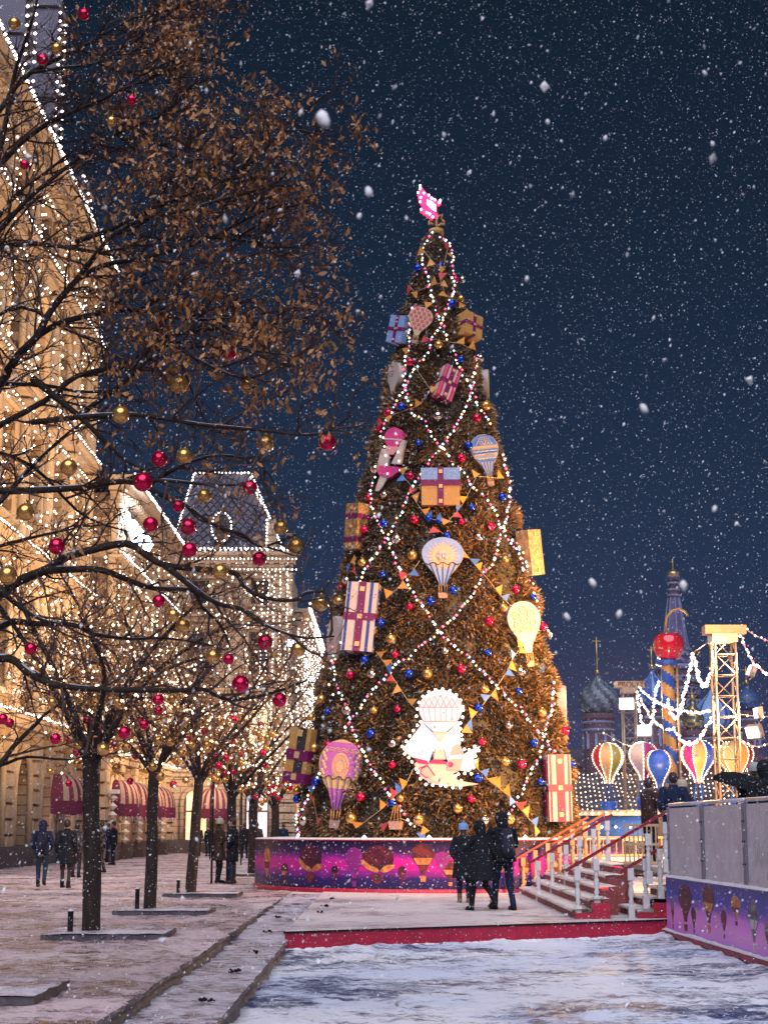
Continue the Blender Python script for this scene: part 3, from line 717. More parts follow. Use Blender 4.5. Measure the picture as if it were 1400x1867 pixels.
# --------------------------------------------------- light strings on the tree
def bulbstring(name, label, cat, pts, step, r, mats, pattern, group=None, jit=.0, wire='wire', parent=None, wr=.008, part=False, sag_wire=True):
    pts = resample(smooth_path(pts, 3), step)
    if parent is None: root = thing(name, label, cat, tuple(pts[0]), group=group); org = pts[0]
    else: root = parent; org = parent.location
    if sag_wire:
        mb = MB(); mb.tube([p - org for p in pts[::2] + [pts[-1]]], wr, 3, cap=False); wo = mb.build('wire', wire, root)
    mb = MB()
    for i, p in enumerate(pts):
        q = p - org + V((RND.uniform(-jit, jit), RND.uniform(-jit, jit), RND.uniform(-jit, jit)))
        k = pattern[i % len(pattern)]
        mb.octa(q, r * RND.uniform(.75, 1.15), k)
    bo = mb.build('bulbs', mats, root); bo['kind'] = 'stuff'
    return root
TS = [
 ('from the top down to the centre', [(787,426),(768,465),(778,499),(782,523),(787,542),(799,576),(807,595),(814,619)]),
 ('from the top, crossing left past the striped gift', [(802,434),(819,443),(825,467),(825,499),(827,523),(819,552),(811,571),(804,595),(787,619),(780,641),(763,663),(746,691),(730,720),(715,747),(703,771),(692,800)]),
 ('on the left edge beneath the red lattice balloon', [(752,560),(748,590),(745,630),(738,660),(737,700),(744,730),(755,755),(774,770),(789,796),(807,818),(826,844),(848,866),(863,889),(885,907),(900,929),(911,959),(926,978),(937,996),(949,1022),(958,1048)]),
 ('from the upper right down to the navy striped gift', [(872,650),(864,679),(860,713),(850,740),(845,750),(833,770),(822,792),(807,814),(785,840),(767,866),(748,896),(737,922),(722,952),(711,974),(689,1004),(670,1033),(652,1064)]),
 ('short piece on the upper right below the gold gift', [(826,640),(832,655),(843,680),(858,705),(872,740),(890,765),(899,778)]),
 ('long diagonal from the left edge to the lower right', [(677,881),(677,918),(685,941),(696,963),(707,985),(718,1015),(733,1045),(748,1074),(767,1100),(781,1119),(796,1145),(815,1167),(833,1182),(848,1190),(863,1208),(885,1230),(900,1246),(920,1267),(943,1285),(959,1305),(975,1328),(990,1341),(1001,1363),(1010,1373)]),
 ('long diagonal from the right edge to the lower left', [(918,850),(930,877),(928,918),(919,959),(908,996),(897,1026),(878,1048),(867,1074),(848,1100),(833,1119),(815,1134),(800,1152),(778,1167),(759,1182),(744,1200),(726,1209),(699,1240),(673,1266),(655,1293),(637,1315),(624,1342)]),
 ('loop at the lower left behind the purple balloon', [(588,1395),(577,1426),(566,1444),(553,1470),(540,1492),(545,1522)]),
 ('from left edge past purple balloon to foot', [(609,1172),(609,1223),(615,1253),(628,1284),(637,1315),(650,1346),(664,1377),(677,1399),(695,1426),(708,1448),(730,1475),(743,1497),(756,1508)]),
 ('down the lower right side towards the stairs', [(1008,1246),(1008,1282),(1001,1305),(995,1334),(990,1350),(986,1372),(977,1390),(970,1402),(963,1417),(956,1435),(947,1453),(934,1474),(925,1490)]),
 ('at right between the tan box and white balloon', [(936,985),(950,1005),(958,1030),(968,1060),(976,1090),(985,1120)]),
]
for lab, pp in TS:
    pts = [oncone(x, y, .10)[0] for x, y in pp]
    bulbstring('string_lights', 'coloured light string on the tree, ' + lab, 'string lights', pts, .125, .040, ['bulb_cool', 'bulb_pink', 'bulb_gold', 'bulb_white'], [0, 1, 3, 0, 2, 1, 0, 3, 2, 0, 1], group='light strings on the Christmas tree', jit=.035)
# single lights along the foot
for i, px in enumerate((543, 664, 782, 957)):
    p, n = oncone(px, 1527, .1); mb = MB(); mb.octa((0, 0, 0), .07); mb.tube([(0, 0, 0), (0, .12, .03)], .01, 3, 1)
    o = mb.build('bulb', ['bulb_cool', 'wire']); o.location = p; tag(o, '%s white bulb from the left on the lowest edge of the Christmas tree' % ORD[i], 'bulb', 'bulbs at the foot of the tree')

# --------------------------------------------------- baubles
def make_bauble(m, r, capm='cap', ring=True):
    b = MB(); b.ball((0, 0, 0), r, 20, 14); 
    if ring: b.lathe([(r * .985, -.03 * r), (r * 1.012, 0), (r * .985, .03 * r)], 20, cap=False)
    me = b.build('ball', m); c = MB(); c.lathe([(r * .22, r * .95), (r * .22, r * 1.12), (r * .1, r * 1.16)], 10); c.tube([(0, 0, r * 1.15), (0, 0, r * 1.9)], r * .03, 4)
    co = c.build('hanger_cap', capm); return me, co
BB = {}
def bauble(m, r, loc, label, group):
    key = (m, round(r, 3)); root = thing('bauble', label, 'bauble', loc, group=group)
    if key not in BB:
        a, b = make_bauble(m, r); BB[key] = (a, b); a.parent = root; b.parent = root
    else:
        for s in BB[key]: c = s.copy(); COL.objects.link(c); c.parent = root
    root.rotation_euler = (RND.uniform(-.15, .15), RND.uniform(-.15, .15), RND.random() * 6)
    return root
Z4 = lambda x, y: (650 + x / 4.15, 330 + y / 4.15); Z5 = lambda x, y: (540 + x / 2.692, 740 + y / 2.692); Z6 = lambda x, y: (460 + x / 2.258, 1200 + y / 2.258)
TB = {'blue_b': [Z4(460, 660), Z4(635, 640), Z4(790, 1350), Z4(340, 1710), Z5(600, 185), Z5(845, 195), Z5(860, 497), Z5(1010, 448), Z5(700, 565), Z5(650, 553), Z5(430, 578), Z5(425, 828), Z5(770, 905), Z5(660, 960), Z5(1160, 940), Z5(415, 1065), Z5(940, 1212), Z5(335, 1248), Z5(555, 1315), Z6(460, 10), Z6(645, 65), Z6(1095, 137), Z6(310, 220), Z6(487, 310), Z6(1158, 350), Z6(930, 205), Z6(930, 495), Z6(1185, 510), Z6(262, 510), Z6(575, 597), Z6(1315, 437), Z6(185, 580), Z4(720, 930), Z5(740, 640)],
      'red_b': [Z4(750, 745), Z4(405, 1370), Z4(905, 1790), Z4(240, 1755), Z5(405, 110), Z5(885, 60), Z5(810, 255), Z5(560, 345), Z5(580, 560), Z5(810, 568), Z5(955, 590), Z5(335, 610), Z5(220, 893), Z5(557, 985), Z5(1075, 900), Z5(945, 1057), Z5(1208, 1083), Z5(485, 1220), Z5(268, 1322), Z5(810, 1295), Z6(405, 70), Z6(597, 210), Z6(1285, 300), Z6(945, 345), Z6(312, 357), Z6(575, 440), Z6(1108, 437), Z6(900, 580), Z6(445, 572), Z6(858, 45), Z5(355, 450)],
      'silver_b': [Z4(800, 745), Z4(935, 1340), Z5(695, 50), Z5(390, 310), Z5(433, 437), Z5(495, 655), Z5(895, 645), Z5(248, 858), Z5(730, 1205), Z5(372, 1318), Z5(1100, 1305), Z5(1235, 1115), Z6(1105, 55), Z6(1055, 278), Z6(577, 352), Z6(215, 668), Z6(955, 668), Z5(1015, 250), Z6(390, 215)],
      'gold_b': [Z4(620, 1240), Z4(610, 1780), Z4(980, 1700), Z4(790, 890), Z5(570, 735), Z5(325, 770), Z5(1025, 755), Z5(210, 960), Z5(1015, 990), Z5(465, 1145), Z5(645, 1315), Z6(490, 65), Z6(720, 65), Z6(955, 130), Z6(500, 215), Z6(1190, 225), Z6(1040, 427), Z6(845, 620), Z6(610, 578), Z6(407, 660), Z6(1060, 665), Z6(685, 665), Z6(285, 170), Z6(255, 370), Z6(185, 550)]}
CN = {'blue_b': 'shiny blue', 'red_b': 'shiny magenta', 'silver_b': 'pale silver', 'gold_b': 'shiny gold'}
for m, L in TB.items():
    for i, (x, y) in enumerate(sorted(L, key=lambda q: q[1])):
        r = {'blue_b': .13, 'red_b': .13, 'silver_b': .145, 'gold_b': .145}[m] * (.74 + .24 * ((i * 7) % 5) / 4)
        r = round(r / .02) * .02
        p, n = oncone(x, y, r * .6 + .05)
        bauble(m, r, p, '%s bauble on the Christmas tree, %s of that colour counted from the top' % (CN[m], ORD[i]), 'baubles on the Christmas tree')

# --------------------------------------------------- pennant garlands
def garland(label, pp, seed):
    pts = [(oncone(x, y, .16)[0], oncone(x, y, .16)[1], k) for x, y, k in pp]
    org = pts[0][0]; t = thing('pennant_garland', label, 'garland', tuple(org), group='pennant garlands on the Christmas tree')
    mb = MB(); mb.tube([p - org for p, n, k in pts], .008, 4); mb.build('cord', 'wire_pale', t)
    for i, (p, n, k) in enumerate(pts):
        if k == '-': continue
        j = min(i + 1, len(pts) - 1); d = (pts[j][0] - pts[max(i - 1, 0)][0]); d.normalize()
        s = .145 + .03 * RND.random(); u = n.cross(d).normalized()
        if u.z > 0: u = -u
        a = RND.uniform(-.5, .5); c = p - org + n * .02
        A = c - d * s * .75; B = c + d * s * .75; Cc = c + (u * cos(a) + d * sin(a)) * s * 1.5 * (1 if RND.random() < .35 else -1) + n * RND.uniform(-.02, .08)
        mb = MB(); th = n * .008; mb.add([A, B, Cc, A - th, B - th, Cc - th], [(0, 1, 2), (5, 4, 3), (0, 3, 4, 1), (1, 4, 5, 2), (2, 5, 3, 0)])
        mb.build('pennant', {'o': 'pn_o', 'b': 'pn_b', 'r': 'pn_r'}[k], t)
GL = [('at the very top of the tree', [Z4(500, 520) + ('o',), Z4(575, 610) + ('o',), Z4(650, 685) + ('o',), Z4(690, 505) + ('r',), Z4(725, 570) + ('o',)]),
 ('below the top, pennants orange and red', [Z4(405, 800) + ('r',), Z4(440, 840) + ('o',), Z4(580, 785) + ('o',), Z4(645, 770) + ('o',), Z4(625, 725) + ('r',), Z4(670, 855) + ('o',), Z4(800, 930) + ('o',)]),
 ('between the lattice balloon and the gold gift', [Z4(450, 945) + ('r',), Z4(520, 940) + ('o',), Z4(530, 1190) + ('r',), Z4(780, 1230) + ('o',), Z4(870, 1270) + ('o',)]),
 ('below the striped magenta gift', [Z4(360, 1290) + ('o',), Z4(560, 1580) + ('o',), Z4(470, 1700) + ('o',), Z4(240, 1780) + ('o',), Z4(180, 1850) + ('r',)]),
 ('left of the blue and gold gift', [Z5(515, 325) + ('o',), Z5(530, 352) + ('b',), Z5(575, 405) + ('r',), Z5(620, 400) + ('-',)]),
 ('under the blue and gold gift', [Z5(580, 460) + ('o',), Z5(625, 525) + ('o',), Z5(648, 552) + ('b',), Z5(705, 565) + ('b',), Z5(740, 575) + ('o',), Z5(775, 530) + ('r',), Z5(798, 508) + ('b',), Z5(828, 463) + ('o',), Z5(885, 345) + ('o',), Z5(1000, 355) + ('o',)]),
 ('passing behind the sun balloon', [Z5(690, 605) + ('r',), Z5(745, 645) + ('o',), Z5(800, 690) + ('-',), Z5(835, 730) + ('o',), Z5(862, 765) + ('b',), Z5(888, 795) + ('o',), Z5(940, 850) + ('-',), Z5(988, 915) + ('o',), Z5(1015, 948) + ('b',), Z5(1075, 1000) + ('-',), Z5(1085, 1160) + ('o',), Z5(1095, 1195) + ('o',), Z5(1065, 1232) + ('b',), Z5(1048, 1268) + ('o',), Z5(1032, 1305) + ('b',), Z6(990, 140) + ('o',), Z6(968, 167) + ('b',), Z6(912, 237) + ('o',), Z6(890, 262) + ('b',), Z6(870, 290) + ('o',)]),
 ('running down left from the sun balloon', [Z5(605, 760) + ('-',), Z5(568, 815) + ('b',), Z5(530, 840) + ('r',), Z5(512, 878) + ('o',), Z5(460, 930) + ('o',)]),
 ('on the left edge below the brown gift', [Z5(278, 750) + ('o',), Z5(250, 800) + ('b',), Z5(285, 820) + ('r',)]),
 ('upper left of the spotlit airship', [Z5(405, 1225) + ('o',), Z5(435, 1265) + ('o',), Z6(560, 52) + ('b',), Z6(580, 82) + ('r',), Z6(605, 122) + ('o',), Z6(645, 182) + ('o',), Z6(672, 210) + ('-',)]),
 ('lower left of the spotlit airship', [Z6(662, 455) + ('-',), Z6(630, 525) + ('o',), Z6(606, 550) + ('b',), Z6(585, 568) + ('r',), Z6(540, 615) + ('o',), Z6(480, 660) + ('-',), Z6(443, 690) + ('o',)]),
 ('from the spotlit airship down to the stairs', [Z6(915, 445) + ('o',), Z6(950, 478) + ('b',), Z6(978, 508) + ('o',), Z6(1005, 527) + ('o',), Z6(1044, 560) + ('o',), Z6(1070, 578) + ('b',), Z6(1092, 610) + ('r',), Z6(1120, 640) + ('o',), Z6(1155, 682) + ('b',), Z6(1170, 700) + ('o',)]),
 ('at the lower left corner of the tree', [Z6(250, 540) + ('b',), Z6(240, 575) + ('r',), Z6(255, 600) + ('o',), Z6(270, 680) + ('r',)]),
 ('at the foot of the tree in the middle', [Z6(545, 680) + ('r',), Z6(610, 660) + ('-',), Z6(715, 700) + ('o',), Z6(708, 738) + ('b',)]),
]
for i, (lab, pp) in enumerate(GL): garland('cord of triangular pennants on the tree, ' + lab, pp, i)

# --------------------------------------------------- gift boxes
mk('g_gold', (.60, .32, .08), .5, col2=(.48, .24, .06), scale=4); mk('g_rib', (.20, .012, .10), .4, col2=(.15, .01, .08), scale=4)
mk('g_white', (.66, .54, .46), .5, col2=(.58, .46, .38), scale=4); mk('g_mag', (.55, .015, .12), .4); mk('g_navy', (.03, .06, .32), .4)
mk('g_blue', (.20, .33, .62), .5, col2=(.3, .42, .68), scale=20, contrast=.2); mk('g_buckle', (.85, .55, .25), .35, metal=.3); mk('g_brown', (.50, .27, .09), .5, col2=(.26, .13, .045), scale=11, contrast=.15)
mk('g_tan', (.46, .28, .14), .5, col2=(.30, .17, .08), scale=9, contrast=.12)
def frame_on(px, py, off, yaw=0, pitch=0, roll=0):
    p, n = oncone(px, py, off); a = atan2(n.x, -n.y)
    return p, (M.Rotation(a + radians(yaw), 4, 'Z') @ M.Rotation(radians(pitch), 4, 'X') @ M.Rotation(radians(roll), 4, 'Y')).to_euler()
def gift(label, px, py, size, base, off=.1, yaw=0, pitch=0, roll=0, stripes=None, sframe=None, rib='g_rib', lid=None, bands=(0,), hb=(0,), rw=.17):
    W, D, H_ = size; p, e = frame_on(px, py, off, yaw, pitch, roll)
    t = thing('gift_box', label, 'gift box', tuple(p), tuple(e), group='gift boxes on the Christmas tree')
    MB().box((0, 0, 0), (W, D, H_)).build('box', base, t)
    if lid: MB().box((0, 0, H_ * .32), (W + .03, D + .03, H_ * .36)).build('lid', lid, t)
    e1 = .022 if lid else .008
    if stripes:
        for (u, w_, m) in stripes:   # vertical stripes wrapped front/back, u in -.5...5
            MB().box((u * W, 0, 0), (w_ * W, D + .008, H_ + .008)).build('stripe', m, t)
        for (u, w_, m) in stripes:
            MB().box((0, u * D, 0), (W + .006, w_ * D, H_ + .006)).build('stripe', m, t)
    if sframe:
        m = sframe
        for s_ in (-1, 1):
            for q in (-1, 1): MB().box((s_ * (W / 2 + .003), 0, q * H_ * .26), (.012, D * .52, H_ * .34)).build('side_inlay', m, t)
    for u in bands: MB().box((u * W, 0, 0), (rw, D + .02 + e1, H_ + .02 + e1)).build('ribbon', rib, t)
    for u in hb: MB().box((0, 0, u * H_), (W + .026 + e1, D + .026 + e1, rw)).build('ribbon', rib, t)
    for (x, z) in [(0, 0), (0, H_ * .4), (0, -H_ * .4)]: MB().box((x, -(D / 2 + .02 + e1 / 2), z), (rw * .62, .022, rw * .62)).build('buckle', 'g_buckle', t)
    for s_ in (-1, 1): MB().box((s_ * (W / 2 + .016 + e1 / 2), 0, 0), (.022, rw * .62, rw * .62)).build('buckle', 'g_buckle', t)
    return t
gift('gold gift box with purple ribbon at the upper right of the Christmas tree', 853, 598, (.62, .55, .72), 'g_gold', .10, yaw=-14, pitch=-8, roll=12, rw=.10)
gift('tall gift box with white and magenta stripes tilted near the top of the Christmas tree', 813, 701, (.50, .34, 1.02), 'g_white', .05, yaw=22, roll=24, pitch=-6, stripes=[(-.34, .13, 'g_mag'), (.34, .13, 'g_mag'), (-.46, .05, 'g_mag'), (.46, .05, 'g_mag')], rw=.14)
gift('square gift box, blue above and gold below, crossed by a purple ribbon', 803, 890, (1.03, .5, 1.02), 'g_gold', .10, yaw=-3, pitch=0, roll=0, lid='g_blue', hb=(.10,), rw=.16)
gift('brown patterned gift box with two purple bands on the left edge of the Christmas tree', 652, 961, (.50, .50, 1.28), 'g_brown', .16, yaw=14, roll=5, bands=(), hb=(.22, -.28), rw=.13)
gift('tan gift box seen edge on at the right side of the Christmas tree', 966, 1008, (.60, .42, 1.25), 'g_tan', .20, yaw=-18, roll=-9, bands=(), hb=(), rw=.12)
gift('big white gift box with navy stripes and a purple ribbon cross', 660, 1128, (.84, .66, 1.85), 'g_white', .12, yaw=32, roll=5, pitch=-4, stripes=[(-.42, .09, 'g_navy'), (.30, .10, 'g_navy')], sframe='g_navy', rw=.20)
gift('big white and magenta striped gift box beside the stairs', 1014, 1437, (.62, .60, 1.70), 'g_white', .14, yaw=-38, roll=-1, stripes=[(-.40, .10, 'g_mag'), (.40, .10, 'g_mag'), (.14, .14, 'g_mag')], sframe='g_mag', rw=.18)
gift('gold and grey gift box with a maroon band, lower left of the Christmas tree', 556, 1378, (.75, .6, 1.45), 'g_gold', .22, yaw=30, roll=8, pitch=-3, stripes=[(.1, .42, 'coat_grey')], bands=(), hb=(0, -.42), rw=.28)
gift('pale blue gift box peeping out at the upper left edge of the Christmas tree', 731, 603, (.55, .5, .78), 'g_blue', .10, yaw=20, roll=14, rw=.10)

# --------------------------------------------------- balloon figures
mk('b_sky', (.26, .38, .72), .45, col2=(.34, .45, .76), scale=5); mk('b_peach', (.82, .50, .30), .5); mk('b_white', (.60, .50, .45), .5, col2=(.50, .42, .38), scale=6)
mk('b_rim', (.62, .38, .18), .5); mk('b_purple', (.52, .14, .52), .45, col2=(.44, .11, .45), scale=5); mk('b_cream', (.62, .43, .24), .5); mk('b_red', (.66, .06, .10), .45)
mk('b_pink', (.72, .32, .30), .5); mk('b_blue', (.10, .22, .58), .5); mk('b_basket', (.36, .20, .15), .7, col2=(.5, .3, .24), scale=40, contrast=.1); mk('b_rope', (.45, .26, .10), .6); mk('b_line', (.06, .04, .05), .6); mk('b_hot', (.68, .05, .22), .45)
def balloon_fig(label, px, py, hw, h, base, off=.16, yaw=0, roll=0, style='sun', basket=True, th=.24, rim='b_rim'):
    # (px,py) is the middle of the envelope
    p, e = frame_on(px, py, off, yaw, 0, roll)
    t = thing('balloon_figure', label, 'balloon figure', tuple(p), tuple(e), group='hot-air balloon figures on the Christmas tree')
    z0 = -h / 2
    B = lambda lo, hi, d0, d1, m, fl=-1, fr=1, name='painted_band', n=10: MB().plate(brows(0, z0, h, hw, lo, hi, n, fl, fr), -d1, -d0, 0).build(name, m, t)
    MB().plate(brows(0, z0, h, hw, 0, 1, 26), 0, th, 0).build('rim', rim, t)
    B(.0, .992, 0, .012, base, -.985, .985, 'envelope', 26)
    def lines(ms='b_line'):
        mb = MB(); y = -.034
        for u in (-.8, -.45, 0, .45, .8): mb.tube([(u * prof_w(.42) * hw, y, z0 + h * .45 + .03 * h * (1 - abs(u))), (u * .20 * hw, y, z0)], .010, 4)
        zz = [(u, .45 + .025 * cos(u * 11)) for u in [-1 + i * .1 for i in range(21)]]
        mb.tube([(u * prof_w(.45) * hw * .98, y, z0 + h * q) for u, q in zz], .012, 4); mb.build('rope_line', ms, t)
    if style == 'sun':
        R1 = hw * .52; c = (0, z0 + h * .60); pts = []
        for i in range(48):
            rr = hw * (.88 if i % 4 == 0 else .74) if i % 2 == 0 else hw * .54; a = 2 * pi * i / 48; pts.append((rr * sin(a), c[1] + rr * cos(a) * .96))
        MB().poly(pts, -.020, -.012).build('sun_rays', 'b_white', t)
        MB().poly([(R1 * sin(2 * pi * i / 32), c[1] + R1 * cos(2 * pi * i / 32)) for i in range(32)], -.027, -.020).build('sun_disc', 'b_peach', t)
        mb = MB()
        mb.ball((0, -.03, c[1]), R1 * .62, 16, 10, sc=(1, .14, 1)); mb.ball((0, -.06, c[1] - .01), R1 * .09, 8, 6, sc=(1, .8, 2.6))
        for s_ in (-1, 1): mb.ball((s_ * R1 * .26, -.055, c[1] - R1 * .18), R1 * .17, 8, 6, sc=(1, .5, 1)); mb.ball((s_ * R1 * .25, -.055, c[1] + R1 * .2), R1 * .15, 8, 6, sc=(1.3, .5, .35))
        mb.build('sun_face', 'b_white', t); lines()
    if style == 'purple':
        B(.14, .30, .012, .018, 'b_purple', -.96, .96); B(.47, .955, .012, .018, 'b_purple', -.94, .94); B(.0, .14, .012, .018, 'b_purple', -.9, .9)
        ov = lambda k, dx=0: [(dx + hw * .40 * k * sin(2 * pi * i / 28), z0 + h * .62 + h * .19 * k * cos(2 * pi * i / 28)) for i in range(28)]
        MB().poly(ov(1.0), -.024, -.018).build('medallion', 'b_cream', t)
        mb = MB()
        for k in (.82, .5): q = ov(k); mb.tube([(x, -.026, z) for x, z in q + q[:1]], .010, 4)
        for i in range(20): a = 2 * pi * i / 20; mb.tube([(hw * .2 * sin(a), -.026, z0 + h * .62 + h * .095 * cos(a)), (hw * .33 * sin(a), -.026, z0 + h * .62 + h * .155 * cos(a))], .009, 3)
        mb.build('medallion_lines', 'b_pink', t)
        mb = MB()
        for q in (.86, .83): mb.tube([(u * hw * .62, -.022, z0 + h * (q + .013 * sin(u * 14))) for u in [-1 + i * .05 for i in range(41)]], .010, 4)
        for s_ in (-1, 1):
            for k in range(9): mb.ball((s_ * hw * (.76 + .07 * sin(k * 2.1)), -.02, z0 + h * (.5 + .04 * k)), .05, 8, 5, sc=(1, .3, 1))
        mb.build('ornament', 'b_cream', t); lines()
    if style == 'lattice':
        mb = MB()
        for i in range(5):
            for j in range(6):
                u = (i - 2) * .40 + (.0 if j % 2 else .2); q = .26 + j * .13; w_ = prof_w(q) - .08
                if abs(u) < w_ - .08: mb.box((u * hw, -.018, z0 + q * h), (hw * .25, .012, h * .088), M.Rotation(.12 * (i - 2), 3, 'Y'))
        mb.build('red_patch', 'b_red', t)
    if style == 'bluewhite':
        B(.72, .97, .012, .018, 'b_blue', -.92, .92); B(.63, .72, .012, .018, 'b_cream', -.97, .97); B(.52, .63, .012, .018, 'b_blue', -.97, .97); B(.33, .42, .012, .018, 'b_blue', -.95, .95)
        mb = MB()
        for k in range(-5, 6):
            for s_ in (-1, 1):
                x0 = k * hw * .2; x1 = x0 + s_ * hw * .4
                if abs(x0) < hw * .8 and abs(x1) < hw * .8: mb.tube([(x0, -.022, z0 + h * .73), (x1 * .75, -.022, z0 + h * .94)], .012, 4)
        for q in (.575, .40, .50): mb.tube([(u * hw * prof_w(q) * .9, -.022, z0 + h * (q + .018 * abs(sin(u * 9)))) for u in [-1 + i * .05 for i in range(41)]], .018, 4)
        mb.build('white_lace', 'b_white', t)
        mb = MB()
        for u in (-.8, -.4, 0, .4, .8): mb.tube([(u * prof_w(.33) * hw, -.022, z0 + h * .33), (u * .2 * hw, -.022, z0)], .014, 4)
        mb.build('rope_line', 'b_blue', t)
    if style == 'white':
        mb = MB()
        for (u, q, k) in ((0, .82, .2), (-.45, .72, .2), (.42, .74, .2), (0, .62, .22), (-.5, .55, .15), (.5, .57, .16), (-.2, .47, .13), (.2, .46, .13)):
            mb.tube([(u * hw + k * hw * sin(2 * pi * i / 16), -.016, z0 + h * q + k * hw * cos(2 * pi * i / 16)) for i in range(17)], .014, 4)
            mb.ball((u * hw, -.014, z0 + h * q), k * hw * .3, 8, 5, sc=(1, .2, 1))
        mb.tube([(u * hw * prof_w(.43), -.016, z0 + h * (.43 + .02 * cos(u * 9))) for u in [-1 + i * .1 for i in range(21)]], .016, 4)
        mb.build('ornament', 'b_cream', t)
    if basket:
        bz = z0 - h * .26
        for u in (-1, -.4, .4, 1):
            for y in (.0, .2): MB().tube([(u * hw * .20, y, z0 + .01), (u * hw * .17, y, bz + h * .1)], .016, 5).build('rope', 'b_rope', t)
        MB().plate([(bz + h * .11, -hw * .24, hw * .24), (bz, -hw * .20, hw * .20)], -.02, .24).build('basket', 'b_basket', t)
    return t
balloon_fig('round hot-air balloon figure with red lattice squares near the top of the Christmas tree', 765, 586, .35, .88, 'b_cream', .16, yaw=22, roll=14, style='lattice')
balloon_fig('blue and white hot-air balloon figure at the right side of the Christmas tree', 885, 829, .42, 1.16, 'b_white', .16, yaw=-22, roll=-10, style='bluewhite')
balloon_fig('pale blue hot-air balloon figure with a sun face, in the middle of the Christmas tree', 807, 1023, .56, 1.30, 'b_sky', .18, style='sun')
balloon_fig('white ornate hot-air balloon figure near the right edge of the Christmas tree', 957, 1143, .50, 1.40, 'b_white', .18, yaw=-24, roll=-8, style='white', rim='b_white')
balloon_fig('purple and cream hot-air balloon figure at the lower left of the Christmas tree', 619, 1412, .58, 1.80, 'b_cream', .20, yaw=30, roll=6, style='purple')
balloon_fig('white hot-air balloon figure seen edge on at the upper left of the Christmas tree', 717, 690, .32, .95, 'b_white', .05, yaw=0, roll=8, style='none', basket=False, rim='b_white')
balloon_fig('cream hot-air balloon figure seen edge on at the upper right of the Christmas tree', 890, 705, .32, 1.0, 'b_cream', .10, yaw=0, roll=-9, style='none', basket=False, rim='b_white')
balloon_fig('white hot-air balloon figure seen edge on at the left edge of the Christmas tree', 606, 1180, .40, 1.7, 'b_white', .12, yaw=0, roll=9, style='none', basket=False, rim='b_white')
balloon_fig('white hot-air balloon figure seen edge on at the right edge of the Christmas tree', 1031, 1300, .40, 1.5, 'b_white', .10, yaw=0, roll=-9, style='none', basket=False, rim='b_white')
# lone basket hanging at the foot
p, e = frame_on(721, 1505, .2); t = thing('basket', 'small wicker basket hanging on ropes at the foot of the Christmas tree', 'basket', tuple(p), tuple(e))
MB().plate([(.10, -.17, .17), (-.10, -.13, .13)], -.1, .15).build('wicker_body', 'b_basket', t)
for u in (-.14, -.05, .05, .14): MB().tube([(u, 0, .1), (u * .5, .1, .5)], .012, 4).build('rope', 'b_rope', t)

# --------------------------------------------------- pink airship at the left edge
p, e = frame_on(712, 832, .14, 14, 0, 9)
t = thing('airship_figure', 'narrow pink sailing airship figure on the upper left edge of the Christmas tree', 'airship figure', tuple(p), tuple(e))
MB().plate(brows(0, .05, .78, .27, .0, 1, 16), 0, .2).build('envelope', 'b_hot', t)
MB().plate([(.28, -.22, .22), (.20, -.17, .17), (.05, -.08, .08)], -.01, .0).build('envelope_skirt', 'b_pink', t)
MB().plate([(.50, -.275, .275), (.46, -.275, .275)], -.012, 0).build('belt', 'b_white', t)
MB().plate([(.20, -.30, -.15), (.0, -.34, -.05), (-.30, -.36, -.04)], -.005, .12).build('sail', 'b_white', t)
MB().plate([(.48, .26, .38), (.1, .16, .34), (-.20, .05, .34)], -.005, .12).build('sail', 'b_white', t)
MB().plate([(-.28, -.38, .32), (-.42, -.36, .30), (-.55, -.26, .16), (-.62, -.1, .02)], -.02, .2).build('hull', 'b_hot', t)
MB().plate([(-.55, -.22, .02), (-.9, -.30, -.12), (-1.0, -.30, -.2)], -.02, .05).build('fin', 'b_white', t)
mb = MB()
for i in range(11): MB().octa((-.36 + .72 * ((i * 5) % 11) / 10, -.04, -.62 + i * .125), .03).build('bulb', 'bulb_white', t)

# --------------------------------------------------- spotlit airship in the middle
A6 = lambda x, y: (700 + x / 6.364, 1230 + y / 6.364)
p0, n0 = oncone(802, 1345, .22); ang = atan2(n0.x, -n0.y)
t = thing('airship_figure', 'large spotlit white sailing airship figure low in the middle of the Christmas tree', 'airship figure', tuple(p0), (0, 0, ang))
mk('ship_spotlit_white', (.5, .48, .50), .5, emit=(.92, .90, 1), es=.58); mk('ship_spotlit_white2', (.45, .43, .50), .5, emit=(.82, .82, 1), es=.34)  # emission imitates the white wash of a spotlight on the figure
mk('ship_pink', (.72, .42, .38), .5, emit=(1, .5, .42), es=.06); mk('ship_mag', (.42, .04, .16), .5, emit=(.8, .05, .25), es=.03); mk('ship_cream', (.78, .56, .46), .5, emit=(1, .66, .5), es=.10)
fr_inv = (M.Translation(p0) @ M.Rotation(ang, 4, 'Z')).inverted()
def S(x, y):   # zoomed pixel -> local (x,z) on the figure's own vertical plane
    px, py = A6(x, y); d = ray(px, py); o = V((0, 0, EYE)); nn_ = V((sin(ang), -cos(ang), 0)); k = (p0 - o).dot(nn_) / d.dot(nn_); q = fr_inv @ (o + d * k); return (q.x, q.z)
def shp(name, pts, d0, d1, m): return MB().poly([S(*q) for q in pts], -d1, -d0).build(name, m, t)
circ = [(655 + 250 * sin(2 * pi * i / 36), 400 - 222 * cos(2 * pi * i / 36)) for i in range(36)]
shp('envelope', circ, 0, .06, 'ship_spotlit_white2')
shp('envelope_skirt', [(440, 545), (870, 545), (725, 665), (575, 665)], -.0, .055, 'ship_spotlit_white2')
shp('sail', [(440, 550), (575, 680), (575, 870), (520, 1020), (340, 960), (215, 865), (420, 600)], -.12, -.02, 'ship_spotlit_white')
